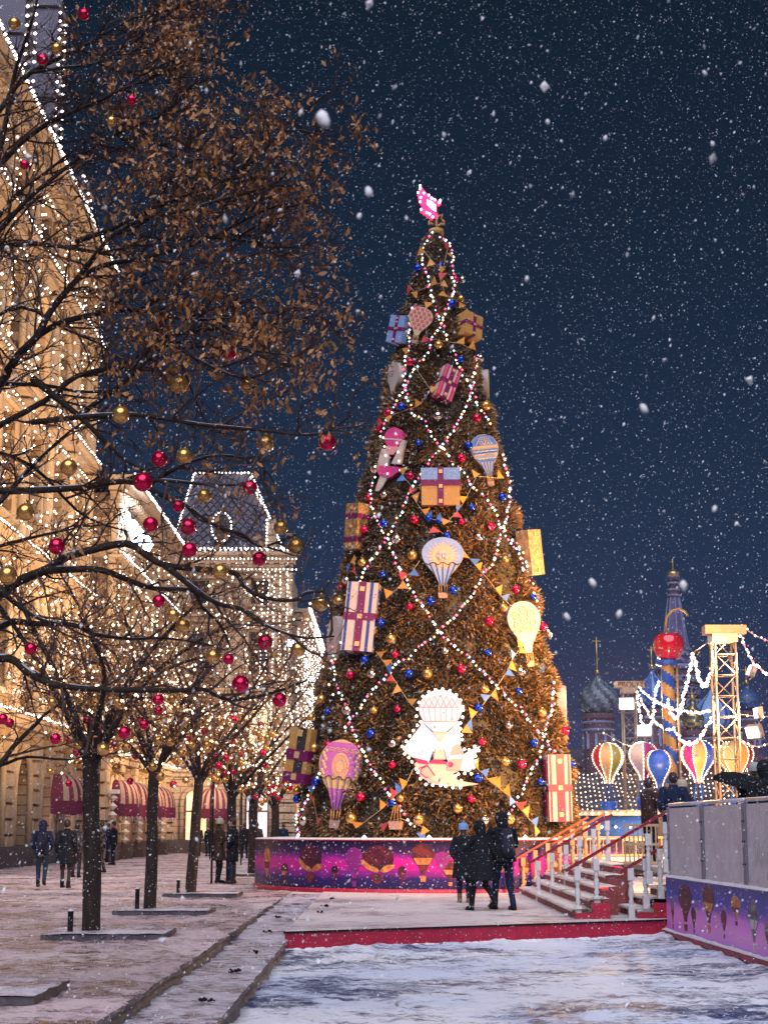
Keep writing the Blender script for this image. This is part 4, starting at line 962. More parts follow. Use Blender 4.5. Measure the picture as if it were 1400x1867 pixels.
shp('sail', [(868, 550), (725, 680), (700, 860), (740, 1010), (800, 990), (890, 800), (880, 620)], -.12, -.02, 'ship_spotlit_white')
shp('sail', [(575, 690), (725, 690), (735, 980), (570, 980)], -.13, -.04, 'ship_spotlit_white')
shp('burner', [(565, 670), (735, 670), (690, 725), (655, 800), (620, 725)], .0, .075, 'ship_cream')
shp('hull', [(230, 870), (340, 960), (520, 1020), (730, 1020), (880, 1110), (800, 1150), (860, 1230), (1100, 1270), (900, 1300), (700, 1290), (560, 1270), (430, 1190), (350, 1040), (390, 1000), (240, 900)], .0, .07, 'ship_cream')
shp('hull_pink_panel', [(400, 1090), (510, 1050), (590, 1170), (520, 1200), (660, 1265), (560, 1260), (440, 1180)], .07, .078, 'ship_pink')  # pink panel laid on the hull
shp('fin', [(1120, 825), (1010, 870), (910, 930), (870, 1110), (990, 1130), (1050, 1060), (1040, 960)], -.03, .04, 'ship_spotlit_white2')
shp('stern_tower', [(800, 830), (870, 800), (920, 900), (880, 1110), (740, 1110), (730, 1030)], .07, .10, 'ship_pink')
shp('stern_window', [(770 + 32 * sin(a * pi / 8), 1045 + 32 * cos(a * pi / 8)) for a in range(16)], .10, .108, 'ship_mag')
shp('stern_band', [(755, 945), (900, 930), (895, 975), (750, 985)], .10, .106, 'ship_spotlit_white')
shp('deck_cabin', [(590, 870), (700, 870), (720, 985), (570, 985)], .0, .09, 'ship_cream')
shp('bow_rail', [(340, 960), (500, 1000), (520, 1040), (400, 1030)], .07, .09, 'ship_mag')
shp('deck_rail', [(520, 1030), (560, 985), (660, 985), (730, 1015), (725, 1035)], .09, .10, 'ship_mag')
mb = MB()
def ln(a, b, y, r=.009): A = S(*a); B_ = S(*b); mb.tube([(A[0], -y, A[1]), (B_[0], -y, B_[1])], r, 4)
for i in range(-3, 4): ln((655 + i * 66, 235 + abs(i) * 18), (655 + i * 66 + 60, 375), .066, .006); ln((655 + i * 66, 235 + abs(i) * 18), (655 + i * 66 - 60, 375), .066, .006)
for y in (380, 545): ln((655 - sqrt(max(0, 1 - ((y - 400) / 222) ** 2)) * 248, y), (655 + sqrt(max(0, 1 - ((y - 400) / 222) ** 2)) * 248, y), .066, .008)
for i in range(7): ln((450 + i * 68, 390), (480 + i * 60, 540), .066, .004)
ln((655, 790), (655, 870), .05)
mb.build('seam_line', 'b_pink', t)
mb = MB(); q = [(500, 1060), (440, 1090), (420, 1140), (480, 1190), (520, 1195)]
for a, b in zip(q, q[1:]): ln(a, b, .085, .012)
ln((400, 1090), (500, 1050), .085, .012); ln((500, 1050), (590, 1170), .085, .012); ln((330, 1000), (420, 1200), .085, .01); ln((570, 985), (590, 870), .095, .008); ln((700, 870), (720, 985), .095, .008)
mb.build('painted_line', 'ship_mag', t)
mb = MB()
for x, y in [(375, 485), (385, 400), (405, 325), (450, 255), (520, 205), (595, 178), (680, 170), (762, 190), (835, 235), (885, 300), (915, 375), (917, 412), (910, 495), (885, 565), (425, 548), (385, 590), (340, 650), (300, 712), (258, 775), (212, 835), (240, 920), (288, 962), (325, 1012), (370, 1095), (392, 1135), (420, 1208), (485, 1275), (565, 1283), (655, 1287), (715, 1295), (797, 1312), (883, 1312), (893, 1230), (830, 1175), (860, 1155), (935, 1147), (1010, 1152), (1035, 1080), (1065, 1005), (1058, 948), (1095, 882), (1050, 835), (985, 875), (930, 868), (905, 755), (897, 700), (885, 630)]:
    X, Zz = S(x, y); MB().ball((X, -.06, Zz), .036, 8, 5).build('bulb', 'bulb_white', t)

# --------------------------------------------------- tree topper
T4 = lambda x, y: (650 + x / 4.15, 330 + y / 4.15)
q0 = at(*T4(603, 300), AY)
t = thing('tree_topper', 'glowing magenta star with white bulbs on a gold scroll finial atop the tree', 'tree topper', (AX, AY, ZTOP))
TL = lambda x, y: (lambda q: (q.x - AX, q.z - ZTOP))(at(*T4(x, y), AY))
mk('top_mag', (.8, .02, .2), .4, emit=(1, .008, .11), es=1.3); mk('top_white', (1, .6, .7), .4, emit=(1, .42, .55), es=1.5)
MB().poly([TL(*q) for q in ((462, 98), (480, 45), (545, 118), (604, 150), (606, 290), (572, 290), (520, 255), (480, 230), (498, 195), (470, 150))], -.10, .10).build('star', 'top_mag', t)
MB().poly([TL(*q) for q in ((530, 150), (565, 160), (600, 190), (602, 245), (565, 225), (528, 185))], -.115, -.10).build('star_core', 'top_white', t)
MB().poly([TL(*q) for q in ((606, 150), (632, 158), (640, 175), (622, 190), (606, 185))], -.05, .05).build('star_point', 'top_mag', t)
mb = MB()
for q in ((465, 100), (480, 70), (480, 48), (508, 104), (545, 120), (566, 142), (590, 155), (484, 137), (480, 170), (488, 228), (530, 252), (553, 262), (574, 285), (632, 158), (625, 175)):
    X, Zz = TL(*q); MB().ball((X, -.13, Zz), .035, 8, 5).build('bulb', 'bulb_white', t)
mb = MB(); c = lambda *L: [(TL(x, y)[0], 0, TL(x, y)[1]) for x, y in L]
mb.tube(c((602, 250), (602, 400)), .045, 8)
mb.tube(c((602, 350), (585, 335), (565, 320), (545, 330), (548, 305), (560, 300)), .035, 8); mb.tube(c((602, 350), (622, 335), (640, 322), (662, 328), (660, 302), (645, 298)), .035, 8)
mb.tube(c((602, 300), (620, 262), (650, 250), (640, 285)), .03, 8)
mb.build('scroll', 'g_gold', t); mb = MB(); z = TL(602, 385)[1]; mb.lathe([(.18, z - .10), (.22, z - .08), (.22, z + .06), (.17, z + .08)], 20, (TL(602, 385)[0], 0, 0)); mb.build('collar', 'g_gold', t)
# ================================================================== arcade buildings on the left
mk('awn_r', (.17, .014, .035), .7); mk('awn_c', (.46, .31, .21), .7); mk('awn_val', (.16, .008, .045), .7, col2=(.11, .006, .03), scale=6)
mk('ice', (.8, .5, .8), .3)
def facade(root, W, floors, bays, m='stone', trim='stone_trim', depth=1.2, arch=True, lit=(), strings=True, bulb='bulb_white', shop=False, cornice=.7, shops_at=()):
    """local: x along the wall, z up, wall face at y=0 looking to -y"""
    bw = W / bays; z = 0; top = sum(f[0] for f in floors)
    mb = MB(); tr = MB(); bs = MB(); win = []
    rows = []
    for fi, (fh, ww, wh, sill, kind) in enumerate(floors):
        for b in range(bays):
            cx = (b + .5) * bw; w_ = bw * ww; x0 = b * bw
            mb.box(((x0 + cx - w_ / 2) / 2, depth / 2, z + fh / 2), (cx - w_ / 2 - x0, depth, fh))
            mb.box(((cx + w_ / 2 + x0 + bw) / 2, depth / 2, z + fh / 2), (x0 + bw - cx - w_ / 2, depth, fh))
            if sill > 0: mb.box((cx, depth / 2, z + sill / 2), (w_, depth, sill))
            zt = z + sill + wh
            if kind == 'arch':
                r = w_ / 2; zs = zt - r; n = 8   # spandrel wedges above the arch
                for k in range(n):
                    a0, a1 = pi * k / n, pi * (k + 1) / n
                    xa, xb = cx + r * cos(a0), cx + r * cos(a1); za, zb = zs + r * sin(a0), zs + r * sin(a1)
                    vs = [(xa, 0, za), (xb, 0, zb), (xb, 0, z + fh), (xa, 0, z + fh), (xa, .5, za), (xb, .5, zb), (xb, .5, z + fh), (xa, .5, z + fh)]
                    mb.add(vs, [(0, 1, 2, 3), (4, 7, 6, 5), (0, 4, 5, 1)])
                pts = [(cx - r - .1, -.10, z + sill)] + [(cx + (r + .1) * cos(pi - pi * k / 12), -.10, zs + (r + .1) * sin(pi * k / 12)) for k in range(13)] + [(cx + r + .1, -.10, z + sill)]
                tr.tube(pts, .16, 6)
                tr.box((cx, -.16, zt + .12), (.34, .34, .62))
            else:
                mb.box((cx, depth / 2, (zt + z + fh) / 2), (w_, depth, z + fh - zt))
                tr.box((cx, -.09, zt + .16), (w_ + .6, .30, .24)); tr.box((cx, -.06, zt + .42), (w_ + .3, .20, .24))
                for s_ in (-1, 1): tr.box((cx + s_ * (w_ / 2 + .12), -.05, z + sill + wh / 2), (.22, .18, wh))
            tr.box((cx, -.12, z + sill - .1), (w_ + .5, .3, .18))
            win.append((fi, b, cx, w_, z + sill, wh, kind))
        z += fh
    mb.build('wall', m, root)
    # pilasters, rustication, belts
    z = 0
    for fi, (fh, ww, wh, sill, kind) in enumerate(floors):
        for b in range(bays + 1):
            x = b * bw
            if fi == 0:
                for k in range(int(fh / .62)): tr.box((x, -.10 - .03 * (k % 2), .35 + k * .62), (1.15, .30, .50))
            else:
                tr.lathe([(.30, z + .15), (.36, z + .35), (.27, z + .5), (.24, z + fh - 1.0), (.34, z + fh - .8), (.30, z + fh - .62), (.42, z + fh - .5)], 10, (x, -.12, 0))
        tr.box((W / 2, -.18, z + fh - .22), (W + .3, .50, .34)); tr.box((W / 2, -.30, z + fh - .02), (W + .5, .74, .14))
        z += fh
    tr.box((W / 2, -.30, top + .35), (W + .8, .9, .5)); tr.box((W / 2, -.5, top + .72), (W + 1.2, 1.3, .22))
    for k in range(int(W / .7)): tr.box((.35 + k * .7, -.62, top + .02), (.28, .5, .30))
    tr.build('stone_trim', trim, root)
    mb = MB(); mb.box((W / 2, -.18, .42), (W, .30, .84)); mb.build('plinth', 'stone_base', root)
    for fi, b, cx, w_, z0, wh, kind in win:
        if fi == 0 and b in shops_at: gm = 'glass_shop'
        else: gm = 'glass_lit' if ((fi * 7 + b * 3) % 5 == 0 or (fi, b) in lit) else 'glass_dark'
        t_ = .45; mb = MB()
        mb.box((cx, t_, z0 + wh / 2), (.10, .08, wh)); mb.box((cx, t_, z0 + wh * .62), (w_, .08, .10))
        for s_ in (-1, 1): mb.box((cx + s_ * (w_ / 2 - .06), t_, z0 + wh / 2), (.12, .1, wh))
        mb.box((cx, t_, z0 + .06), (w_, .1, .12))
        f = mb.build('window', 'stone_base', root); MB().box((cx, t_ + .09, z0 + wh / 2), (w_, .02, wh)).build('pane', gm, f)
    if strings:
        z = 0; yb = -.72
        def bs_(pts, st, r=.056, jit=.03):
            pts = resample([V(p) for p in pts], st); mb = MB()
            for p in pts: mb.octa(p + V((RND.uniform(-jit, jit), 0, RND.uniform(-jit, jit))), r * RND.uniform(.7, 1.2))
            o = mb.build('light_string', bulb, root); o['kind'] = 'stuff'
        for fi, (fh, ww, wh, sill, kind) in enumerate(floors):
            bs_([(0, yb, z + fh + .12), (W, yb, z + fh + .12)], .48)
            pts = []
            if fi > 0:
                for b in range(bays):
                    cx = (b + .5) * bw; w_ = bw * ww; r = w_ / 2 + .25; zs = z + sill + wh - w_ / 2
                    if kind == 'arch': pts += [(cx - r, -.35, z + sill)] + [(cx + r * cos(pi - pi * k / 10), -.35, zs + r * sin(pi * k / 10)) for k in range(11)] + [(cx + r, -.35, z + sill)]
                    else: pts += [(cx - r, -.35, z + sill), (cx - r, -.35, z + sill + wh + .3), (cx + r, -.35, z + sill + wh + .3), (cx + r, -.35, z + sill)]
                bs_(pts, .6)
                for b in range(bays + 1): bs_([(b * bw + .2 * (-1) ** k, -.5, z + .3 + (fh - .6) * k / 8) for k in range(9)], .62)
            z += fh
        bs_([(-.4, -1.2, top + .9), (W + .4, -1.2, top + .9)], .34, .085)
    return top
Z90 = radians(90)
# --- near pavilion (tall block with steep roof)
t = thing('arcade_building', 'tall ornate sandstone block with steep dark roof and bright light strings, nearest at the left', 'building', (-15.15, 50.6, 0), (0, 0, Z90))
FA = [(6.0, .56, 4.1, .5, 'arch'), (6.9, .52, 4.6, 1.0, 'arch'), (6.8, .52, 4.5, 1.0, 'flat'), (6.2, .50, 4.0, 1.0, 'arch'), (3.5, .42, 1.9, .8, 'flat')]
WA = 30.0
top = facade(t, WA, FA, 6, strings=True, bulb='bulb_white', shops_at=(4, 5))
mb = MB()   # steep roof behind the cornice
mb.add([(0, .2, top + .8), (WA, .2, top + .8), (WA - 2.5, 5.0, top + 9.5), (2.5, 5.0, top + 9.5), (0, 12, top + .8), (WA, 12, top + .8), (WA - 2.5, 8, top + 9.5), (2.5, 8, top + 9.5)], [(0, 1, 2, 3), (1, 5, 6, 2), (5, 4, 7, 6), (4, 0, 3, 7), (3, 2, 6, 7)])
mb.build('roof', 'roof', t)
mb = MB()
for k in range(30): u = k / 29; mb.tube([(u * WA, .15, top + .8), (2.5 + u * (WA - 5), 4.95, top + 9.5)], .06, 4)
mb.build('roof_ribs', 'roof_rib', t)
MB().box((WA / 2, 7, top / 2), (WA, 11.6, top)).build('rear_block', 'stone', t)
def turret(x, w_, z0, h, root, seed):
    mb = MB(); mb.box((x, .0, z0 + h * .36), (w_, w_, h * .72)); mb.box((x, 0, z0 + h * .72), (w_ * 1.3, w_ * 1.3, .3)); mb.box((x, 0, z0 + h * .3), (w_ * 1.2, w_ * 1.2, .2))
    mb.lathe([(w_ * .55, z0 + h * .74), (w_ * .3, z0 + h * .9), (.04, z0 + h)], 4, (x, 0, 0), smooth=False)
    o = mb.build('turret', 'roof_rib', root); pts = []
    for s_ in (-1, 1):
        mb = MB()
        for p in resample([V((x + s_ * w_ * .55, -w_ * .58, z0)), V((x + s_ * w_ * .50, -w_ * .58, z0 + h * .72)), V((x, -.1, z0 + h))], .42): mb.octa(p, .085)
        q = mb.build('light_string', 'bulb_white', o); q['kind'] = 'stuff'
turret(16.6, 1.15, top + .9, 10.5, t, 1); turret(10.0, 1.4, top + .9, 9.0, t, 2); turret(25.2, .9, top + .9, 3.4, t, 3); turret(29.3, .8, top + .9, 1.6, t, 4)
# --- receding lower block
t2 = thing('arcade_building', 'long sandstone arcade wing with striped awnings, behind the row of bare trees', 'building', (-13.95, 81.2, 0), (0, 0, Z90))
FB = [(5.2, .56, 3.5, .5, 'arch'), (5.2, .52, 3.5, .9, 'arch'), (4.8, .5, 3.0, .9, 'flat'), (3.3, .45, 2.0, .7, 'arch')]
WB = 23.4
top2 = facade(t2, WB, FB, 5, shops_at=(0, 1, 2, 3, 4))
mb = MB(); mb.add([(0, .2, top2 + .8), (WB, .2, top2 + .8), (WB, 4.2, top2 + 6.2), (0, 4.2, top2 + 6.2), (0, 10, top2 + .8), (WB, 10, top2 + .8)], [(0, 1, 2, 3), (3, 2, 5, 4), (0, 3, 4), (1, 5, 2)]); mb.build('roof', 'roof', t2)
MB().box((WB / 2, 6, top2 / 2), (WB, 9.6, top2)).build('rear_block', 'stone', t2)
# --- block facing the camera
t3 = thing('arcade_building', 'pale stone block with lit mansard roof facing the square, left of the Christmas tree', 'building', (-14.0, 105.0, 0))
FC = [(5.2, .40, 3.6, .4, 'arch'), (5.2, .36, 3.2, 1.0, 'arch'), (4.8, .34, 2.8, 1.0, 'flat'), (3.3, .3, 1.6, .8, 'flat')]
WC = 7.8
top3 = facade(t3, WC, FC, 2, m='stone_pale', trim='stone_pale', shops_at=(1,))
mb = MB(); mb.add([(-.2, .3, top3 + .8), (WC - .3, .3, top3 + .8), (WC - 3.0, 4.2, top3 + 7.2), (.9, 4.2, top3 + 7.2), (-.2, 12, top3 + .8), (WC - .3, 12, top3 + .8), (WC - 3.0, 8, top3 + 7.2), (.9, 8, top3 + 7.2)], [(0, 1, 2, 3), (1, 5, 6, 2), (5, 4, 7, 6), (4, 0, 3, 7), (3, 2, 6, 7)])
rf = mb.build('roof', 'roof', t3)
def RP(u, v, o=.05): # point on the front slope
    return V((-.2 + 1.1 * v + u * ((WC - .1) - 3.8 * v), .3 + 3.9 * v - o, top3 + .8 + 6.4 * v))
mb = MB()
for k in range(-10, 16):
    for s_ in (-1, 1):
        a = RP(max(0, min(1, k / 11)), max(0, min(1, -k / 11 if k < 0 else 0))) ; 
        u0, v0, u1, v1 = k / 11, 0.0, k / 11 + s_ * .9, 1.0
        pts = [(u0 + (u1 - u0) * i / 12, i / 12) for i in range(13)]; pts = [q for q in pts if 0 <= q[0] <= 1]
        if len(pts) > 1: mb.tube([RP(*q) for q in pts], .05, 3)
mb.build('roof_ribs', 'roof_rib', rf)
def lights(root, pts, st, r=.07, m='bulb_white', jit=.02):
    mb = MB()
    for p in resample([V(p) for p in pts], st): mb.octa(p + V((RND.uniform(-jit, jit), RND.uniform(-jit, jit), RND.uniform(-jit, jit))), r * RND.uniform(.75, 1.15))
    o = mb.build('light_string', m, root); o['kind'] = 'stuff'; return o
lights(rf, [RP(0, .02, .2), RP(0, 1, .2), RP(1, 1, .2), RP(1, 0.02, .2)], .26, .085)
lights(rf, [RP(.96, 1, .25), RP(.96, .7, .25), RP(1.0, 0.5, .25)], .22, .085)
dm = MB(); c = RP(.47, .30, .1); oval = [(c.x + .66 * sin(2 * pi * i / 24), c.z + (1.0 if cos(2 * pi * i / 24) > 0 else 1.0) * cos(2 * pi * i / 24)) for i in range(24)]
dm.poly(oval, c.y - .9, c.y + 1.2); d_ = dm.build('dormer', 'roof', rf); MB().poly([(c.x + (x - c.x) * .8, c.z + (z - c.z) * .8) for x, z in oval], c.y - .95, c.y - .9).build('pane', 'glass_dark', d_)
lights(d_, [(x, c.y - 1.0, z) for x, z in oval + oval[:1]], .24, .075)
MB().box((WC / 2, 6, top3 / 2), (WC - .1, 9.6, top3)).build('rear_block', 'stone_pale', t3)
MB().box((WC - 1.25, .5, top3 + 1.9), (.55, .9, 2.6)).build('chimney', 'stone_pale', t3)
lights(t3, [(WC - 1.55, -.05, top3 + .9), (WC - 1.55, -.05, top3 + 3.3)], .22, .085)
for u in (0, .55, 1.0, 1.5, 1.9): lights(t3, [(WC - .1 - u, -.85, 4.5), (WC - .1 - u * .8, -.85, top3 - .3)], .27, .058, jit=.05)
for z in (top3 + 1.0, top3 + .3, top3 - .4): lights(t3, [(-.3, -1.25, z), (WC + .5, -1.25, z)], .26, .07)
# --- flank further back
t4 = thing('arcade_building', 'stone wing with dense vertical light strings receding behind the Christmas tree', 'building', (-6.15, 106.5, 0), (0, 0, Z90))
FD = [(5.2, .5, 3.5, .5, 'arch'), (5.2, .5, 3.5, .9, 'arch'), (4.6, .5, 3.0, .9, 'flat')]
top4 = facade(t4, 29, FD, 7, m='stone_pale', trim='stone_pale', shops_at=(0, 2))
MB().box((14.5, 4.5, top4 / 2), (29, 6.6, top4)).build('rear_block', 'stone_pale', t4)
for k in range(15): lights(t4, [(.3 + k * 2.0, -.9, 5), (.3 + k * 2.0, -.9, top4 + .4)], .34, .055, jit=.06)
for z in (top4 + .9, top4 - .1, 10.4): lights(t4, [(0, -1.3, z), (29, -1.3, z)], .4, .09)

# --- awnings (striped quarter domes with crimson valance)
def awning(label, loc, rz, w_, dp, h, group='striped awnings over the shop doors'):
    t = thing('awning', label, 'awning', loc, (0, 0, rz), group=group)
    n = 18; m_ = 7; mb = MB(); vs = []; 
    for i in range(n + 1):
        a = pi * i / n
        for j in range(m_ + 1):
            b = pi / 2 * j / m_; rr = cos(b * .999)
            vs.append((-w_ / 2 * cos(a) * (rr * .75 + .25 * (1 if j < m_ else 1)) if False else -w_ / 2 * cos(a) * cos(b) ** .6 if j < m_ else 0, -dp * sin(a) ** .55 * cos(b) ** .6 if j < m_ else 0, h * sin(b)))
    fs = [(i * (m_ + 1) + j, (i + 1) * (m_ + 1) + j, (i + 1) * (m_ + 1) + j + 1, i * (m_ + 1) + j + 1) for i in range(n) for j in range(m_)]
    mb.add(vs, fs, 0, True)
    for q in range(len(fs)): mb.m[q] = (q // m_) % 2
    mb.build('canopy', ['awn_r', 'awn_c'], t)
    mb = MB(); vs = []
    for i in range(n * 3 + 1):
        a = pi * i / (n * 3); x = -w_ / 2 * cos(a); y = -dp * sin(a) ** .55 if sin(a) > 0 else 0
        vs += [(x, y - .01, .02), (x * 1.01, y - .02, -.55 - .07 * abs(sin(i * .7)))]
    mb.add(vs, [(2 * i, 2 * i + 1, 2 * i + 3, 2 * i + 2) for i in range(n * 3)], 0, True); mb.build('valance', 'awn_val', t)
    mb = MB()
    for i in range(2, n - 1, 2):
        a = pi * i / n; x = -w_ / 2 * cos(a); y = -dp * sin(a) ** .55; L = .1 + .18 * RND.random(); mb.lathe([(.03, 0), (.02, -L * .5), (.003, -L)], 5, (x, y - .03, -.58), cap=False)
    mb.build('icicles', 'ice', t)
for k, (Y, dpp) in enumerate([(74.5, 1.5), (83.5, 1.3), (88.2, 1.3), (92.9, 1.3), (97.6, 1.3)]):
    X = -15.15 if Y < 81 else -13.95
    awning('striped awning over a shop door of the sandstone arcade, %s from the near end' % ORD[k], (X + .25, Y, 2.75), Z90, 2.5, dpp, 1.25)
awning('wide red striped awning over the arched door of the pale block facing the square', (-10.8, 104.6, 2.75), 0, 2.5, 1.3, 1.3)
# twisted lit shop columns
for k, Y in enumerate((81.6, 85.8, 90.5, 95.2, 99.9)):
    t = thing('shop_pillar', 'pale pillar of stacked diamond blocks between lit shop windows, %s from the near end' % ORD[k], 'pillar', (-13.5, Y, 0), group='diamond pillars between the shop windows')
    mb = MB()
    for j in range(6): z = .95 + j * .42; mb.lathe([(.03, z - .19), (.26, z), (.03, z + .19)], 4, smooth=False)
    mb.build('shaft', 'white', t); MB().box((0, 0, .36), (.75, .75, .72)).build('base', 'stone_base', t); MB().box((0, 0, 3.35), (.6, .6, .2)).build('capital', 'white', t)
# iron gate at the left edge
t = thing('iron_gate', 'tall black iron gate in the arcade wall at the left edge', 'gate', (-14.8, 58.9, 0), (0, 0, Z90))
for k in range(17):
    mb = MB(); mb.tube([(k * .17, 0, .1), (k * .17, 0, 3.6 + .25 * sin(pi * k / 16))], .022, 6); mb.lathe([(.045, 0), (.03, .06), (.002, .2)], 6, (k * .17, 0, 3.6 + .25 * sin(pi * k / 16)), cap=False); mb.build('bar', 'iron', t)
for z in (.3, 1.9, 3.2): MB().box((1.36, -.0, z), (2.8, .05, .07)).build('crossbar', 'iron', t)

# --- floodlights, several of them added
def flood(label, loc, target, energy, col, size=90, face='lamp_warm', radius=.25, s=.35, spotblend=.8, cat='floodlight', group=None, pole=False):
    d = (V(target) - V(loc)).normalized(); q = d.to_track_quat('-Y', 'Z').to_euler()
    t = thing('floodlight', label, cat, loc, q, group=group)
    mb = MB(); mb.box((0, .16 * s / .35 * .6, 0), (s * 1.25, s * .5, s)); 
    for k in range(5): mb.box((0, s * .42, (-.4 + .2 * k) * s), (s * 1.1, s * .2, .02))
    mb.build('housing', 'galv_dark', t); MB().box((0, -s * .12, 0), (s * 1.1, .02, s * .85)).build('lens', face, t)
    mb = MB(); mb.tube([(-s * .7, .0, 0), (-s * .7, .1, -s * .7), (s * .7, .1, -s * .7), (s * .7, 0, 0)], .02, 6); mb.build('bracket', 'galv_dark', t)
    if pole:
        inv = (M.Translation(V(loc)) @ q.to_matrix().to_4x4()).inverted(); mb = MB(); mb.tube([inv @ V((loc[0] + .05, loc[1], z)) for z in (0, loc[2] * .5, loc[2] - s * .6)], .032, 8); mb.build('mast', 'iron', t)
    l = bpy.data.lights.new('lamp', 'SPOT'); l.energy = energy; l.color = col; l.spot_size = radians(size); l.spot_blend = spotblend; l.shadow_soft_size = radius
    o = bpy.data.objects.new('lamp', l); COL.objects.link(o); o.parent = t; o.location = (0, -s * .3, 0); o.rotation_euler = (radians(-90), 0, 0)
    o.rotation_euler = V((0, -1, 0)).to_track_quat('-Z', 'Y').to_euler()
    return t
mk('lamp_warm', (1, .8, .5), .4, emit=(1, .66, .32), es=8); mk('lamp_blue', (.8, .9, 1), .4, emit=(.50, .68, 1), es=16); mk('lamp_white', (1, .95, .9), .4, emit=(1, .80, .55), es=5)
# added floods on masts and pavement, standing in for the facade's hidden lighting
WARM = (1, .68, .40)
k = 0
for (x, y, tz, en) in [(-5.0, 47.5, 15, 5200), (-5.0, 54, 15, 5600), (-5.0, 61, 17, 6600), (-6.2, 71, 19, 6600), (-8.8, 83, 9, 2000), (-8.8, 92, 9, 2000), (-8.8, 100, 8, 1300)]:
    flood('small warm floodlight on an added mast washing the arcade wall, %s from the near end' % ORD[k], (x, y, 4.6 if x > -6 else 5.6), (-14.4, y + 5 if x > -7 else y + 2, tz * .75), en, WARM, 105 if x > -7 else 130, s=.3, radius=.5, group='added mast floodlights before the arcade', pole=True); k += 1
flood('small warm floodlight on an added mast in front of the pale block', (-9.2, 97.5, 5.5), (-10, 105, 9), 1900, (1, .74, .54), 130, s=.3, radius=.5, pole=True)
flood('added small warm floodlight on the pavement beside the receding wing', (-1.0, 112, .35), (-6, 116, 8), 3000, (1, .60, .32), 130, s=.3, radius=.5)
# the dazzling blue-white light on the cornice corner
t = thing('floodlight_row', 'dazzling blue-white floodlight bank on the cornice, above the middle of the tree row', 'floodlight', tuple(at(246, 968, 84.0)))
for k, (dx, dz, s) in enumerate([(-.55, .75, .42), (-.15, .25, .42), (.15, -.25, .5), (.55, -.7, .55)]):
    h = MB().box((dx, .22, dz), (s, .3, s * 1.1)).build('housing', 'galv_dark', t)
    MB().poly([(dx + s * .75 * sin(i * pi / 6), dz + s * .9 * cos(i * pi / 6)) for i in range(12)], -.0, .05).build('lens', 'lamp_blue', h)
l = bpy.data.lights.new('lamp', 'POINT'); l.energy = 500; l.color = (.55, .7, 1); l.shadow_soft_size = .6
o = bpy.data.objects.new('lamp', l); COL.objects.link(o); o.parent = t; o.location = (0.3, -1.2, 0)
# blue light hidden in the gap beside the Christmas tree
flood('small blue-white floodlight high on the end of the receding wing', tuple(at(531, 1172, 104.2)), (0, 90, 2), 2500, (.5, .65, 1), 120, face='lamp_blue', s=.5)
# ================================================================== bare trees with leaves left
LEAFC = [0, 0, -9]; SPL = 1.0
def leaf_cluster(store, p, n=3, s=.06, spread=.045):
    for _ in range(n):
        c = p + V((RND.gauss(0, spread), RND.gauss(0, spread), RND.gauss(-.02, spread)))
        a = V((RND.gauss(0, .8), RND.gauss(0, .8), RND.gauss(-1.1, .6))); a.normalize()
        b = a.cross(V((RND.gauss(0, 1), RND.gauss(0, 1), RND.gauss(0, 1)))); b.normalize(); nn_ = a.cross(b)
        L = s * RND.uniform(.7, 1.6); W = L * RND.uniform(.13, .26)
        cv = L * RND.uniform(-.35, .35); m1 = c + a * L * .45 + nn_ * cv; e_ = c + a * L * .9 + nn_ * cv * .6
        store.append((c, m1 - b * W, m1 + b * W, c + b * W * .3)); store.append((m1 - b * W, e_ - b * W * .2, e_ + b * W * .4, m1 + b * W))
def build_leaves(store, parent, name='leaves'):
    if not store: return
    o = parent.location; v = np.array([[tuple(q) for q in l] for l in store]) - np.array(tuple(o)); m = len(store)
    return npmesh(name, v.reshape(-1, 3), np.arange(m * 4).reshape(m, 4), ['leaf', 'leaf2'], (NR.random(m) > .55).astype(int), parent)
def wiggle(p, d, L, n, amp, sag=0.0):
    pts = [p.copy()]; q = p.copy(); d = d.normalized()
    for i in range(n):
        d = (d + V((RND.gauss(0, amp), RND.gauss(0, amp), RND.gauss(0, amp) + sag))).normalized(); q = q + d * (L / n); pts.append(q.copy())
    return pts
def sprout(mb, leaves, pts, r0, lev, dens=1.0, leafp=.3, ls=.06, upb=.12, spots=None, lim=(None,)):
    L = sum((b - a).length for a, b in zip(pts, pts[1:])); n = max(1, int(L * {1: 4.4, 2: 7.5, 3: 8.5}.get(lev, 3) * dens))
    for i in range(n):
        t = (i + RND.random()) / n * .94 + .06; k = t * (len(pts) - 1); a = int(min(k, len(pts) - 2)); p = pts[a].lerp(pts[a + 1], k - a)
        d = (pts[a + 1] - pts[a]).normalized(); s = d.cross(V((RND.gauss(0, 1), RND.gauss(0, 1), RND.gauss(0, 1)))); s.normalize()
        ang = RND.uniform(.5, 1.05); nd = d * cos(ang) + s * sin(ang) + V((0, 0, upb))
        ln_ = SPL * {1: RND.uniform(.7, 1.5), 2: RND.uniform(.35, .8), 3: RND.uniform(.15, .38)}[lev] * (1.1 - .45 * t)
        rr = {1: .016, 2: .0075, 3: .0045}[lev]; rr = min(rr, r0 * .7)
        q = wiggle(p, nd, ln_, {1: 6, 2: 4, 3: 3}[lev], {1: .16, 2: .2, 3: .2}[lev], {1: .01, 2: 0, 3: 0}[lev])
        mb.tube(q, [rr * (1 - .75 * j / (len(q) - 1)) for j in range(len(q))], 3, 1, cap=False)
        if lev < 3: sprout(mb, leaves, q, rr, lev + 1, dens, leafp, ls, upb, spots)
        elif RND.random() < leafp * min(1, max(.04, (math.hypot(q[-1].x - LEAFC[0], q[-1].y - LEAFC[1]) - LEAFC[2]) / 1.2)): leaf_cluster(leaves, q[-1], RND.randint(2, 5), ls)
        if spots is not None and lev == 2: spots.append(q[-1])
CROWN_SPOTS = {}
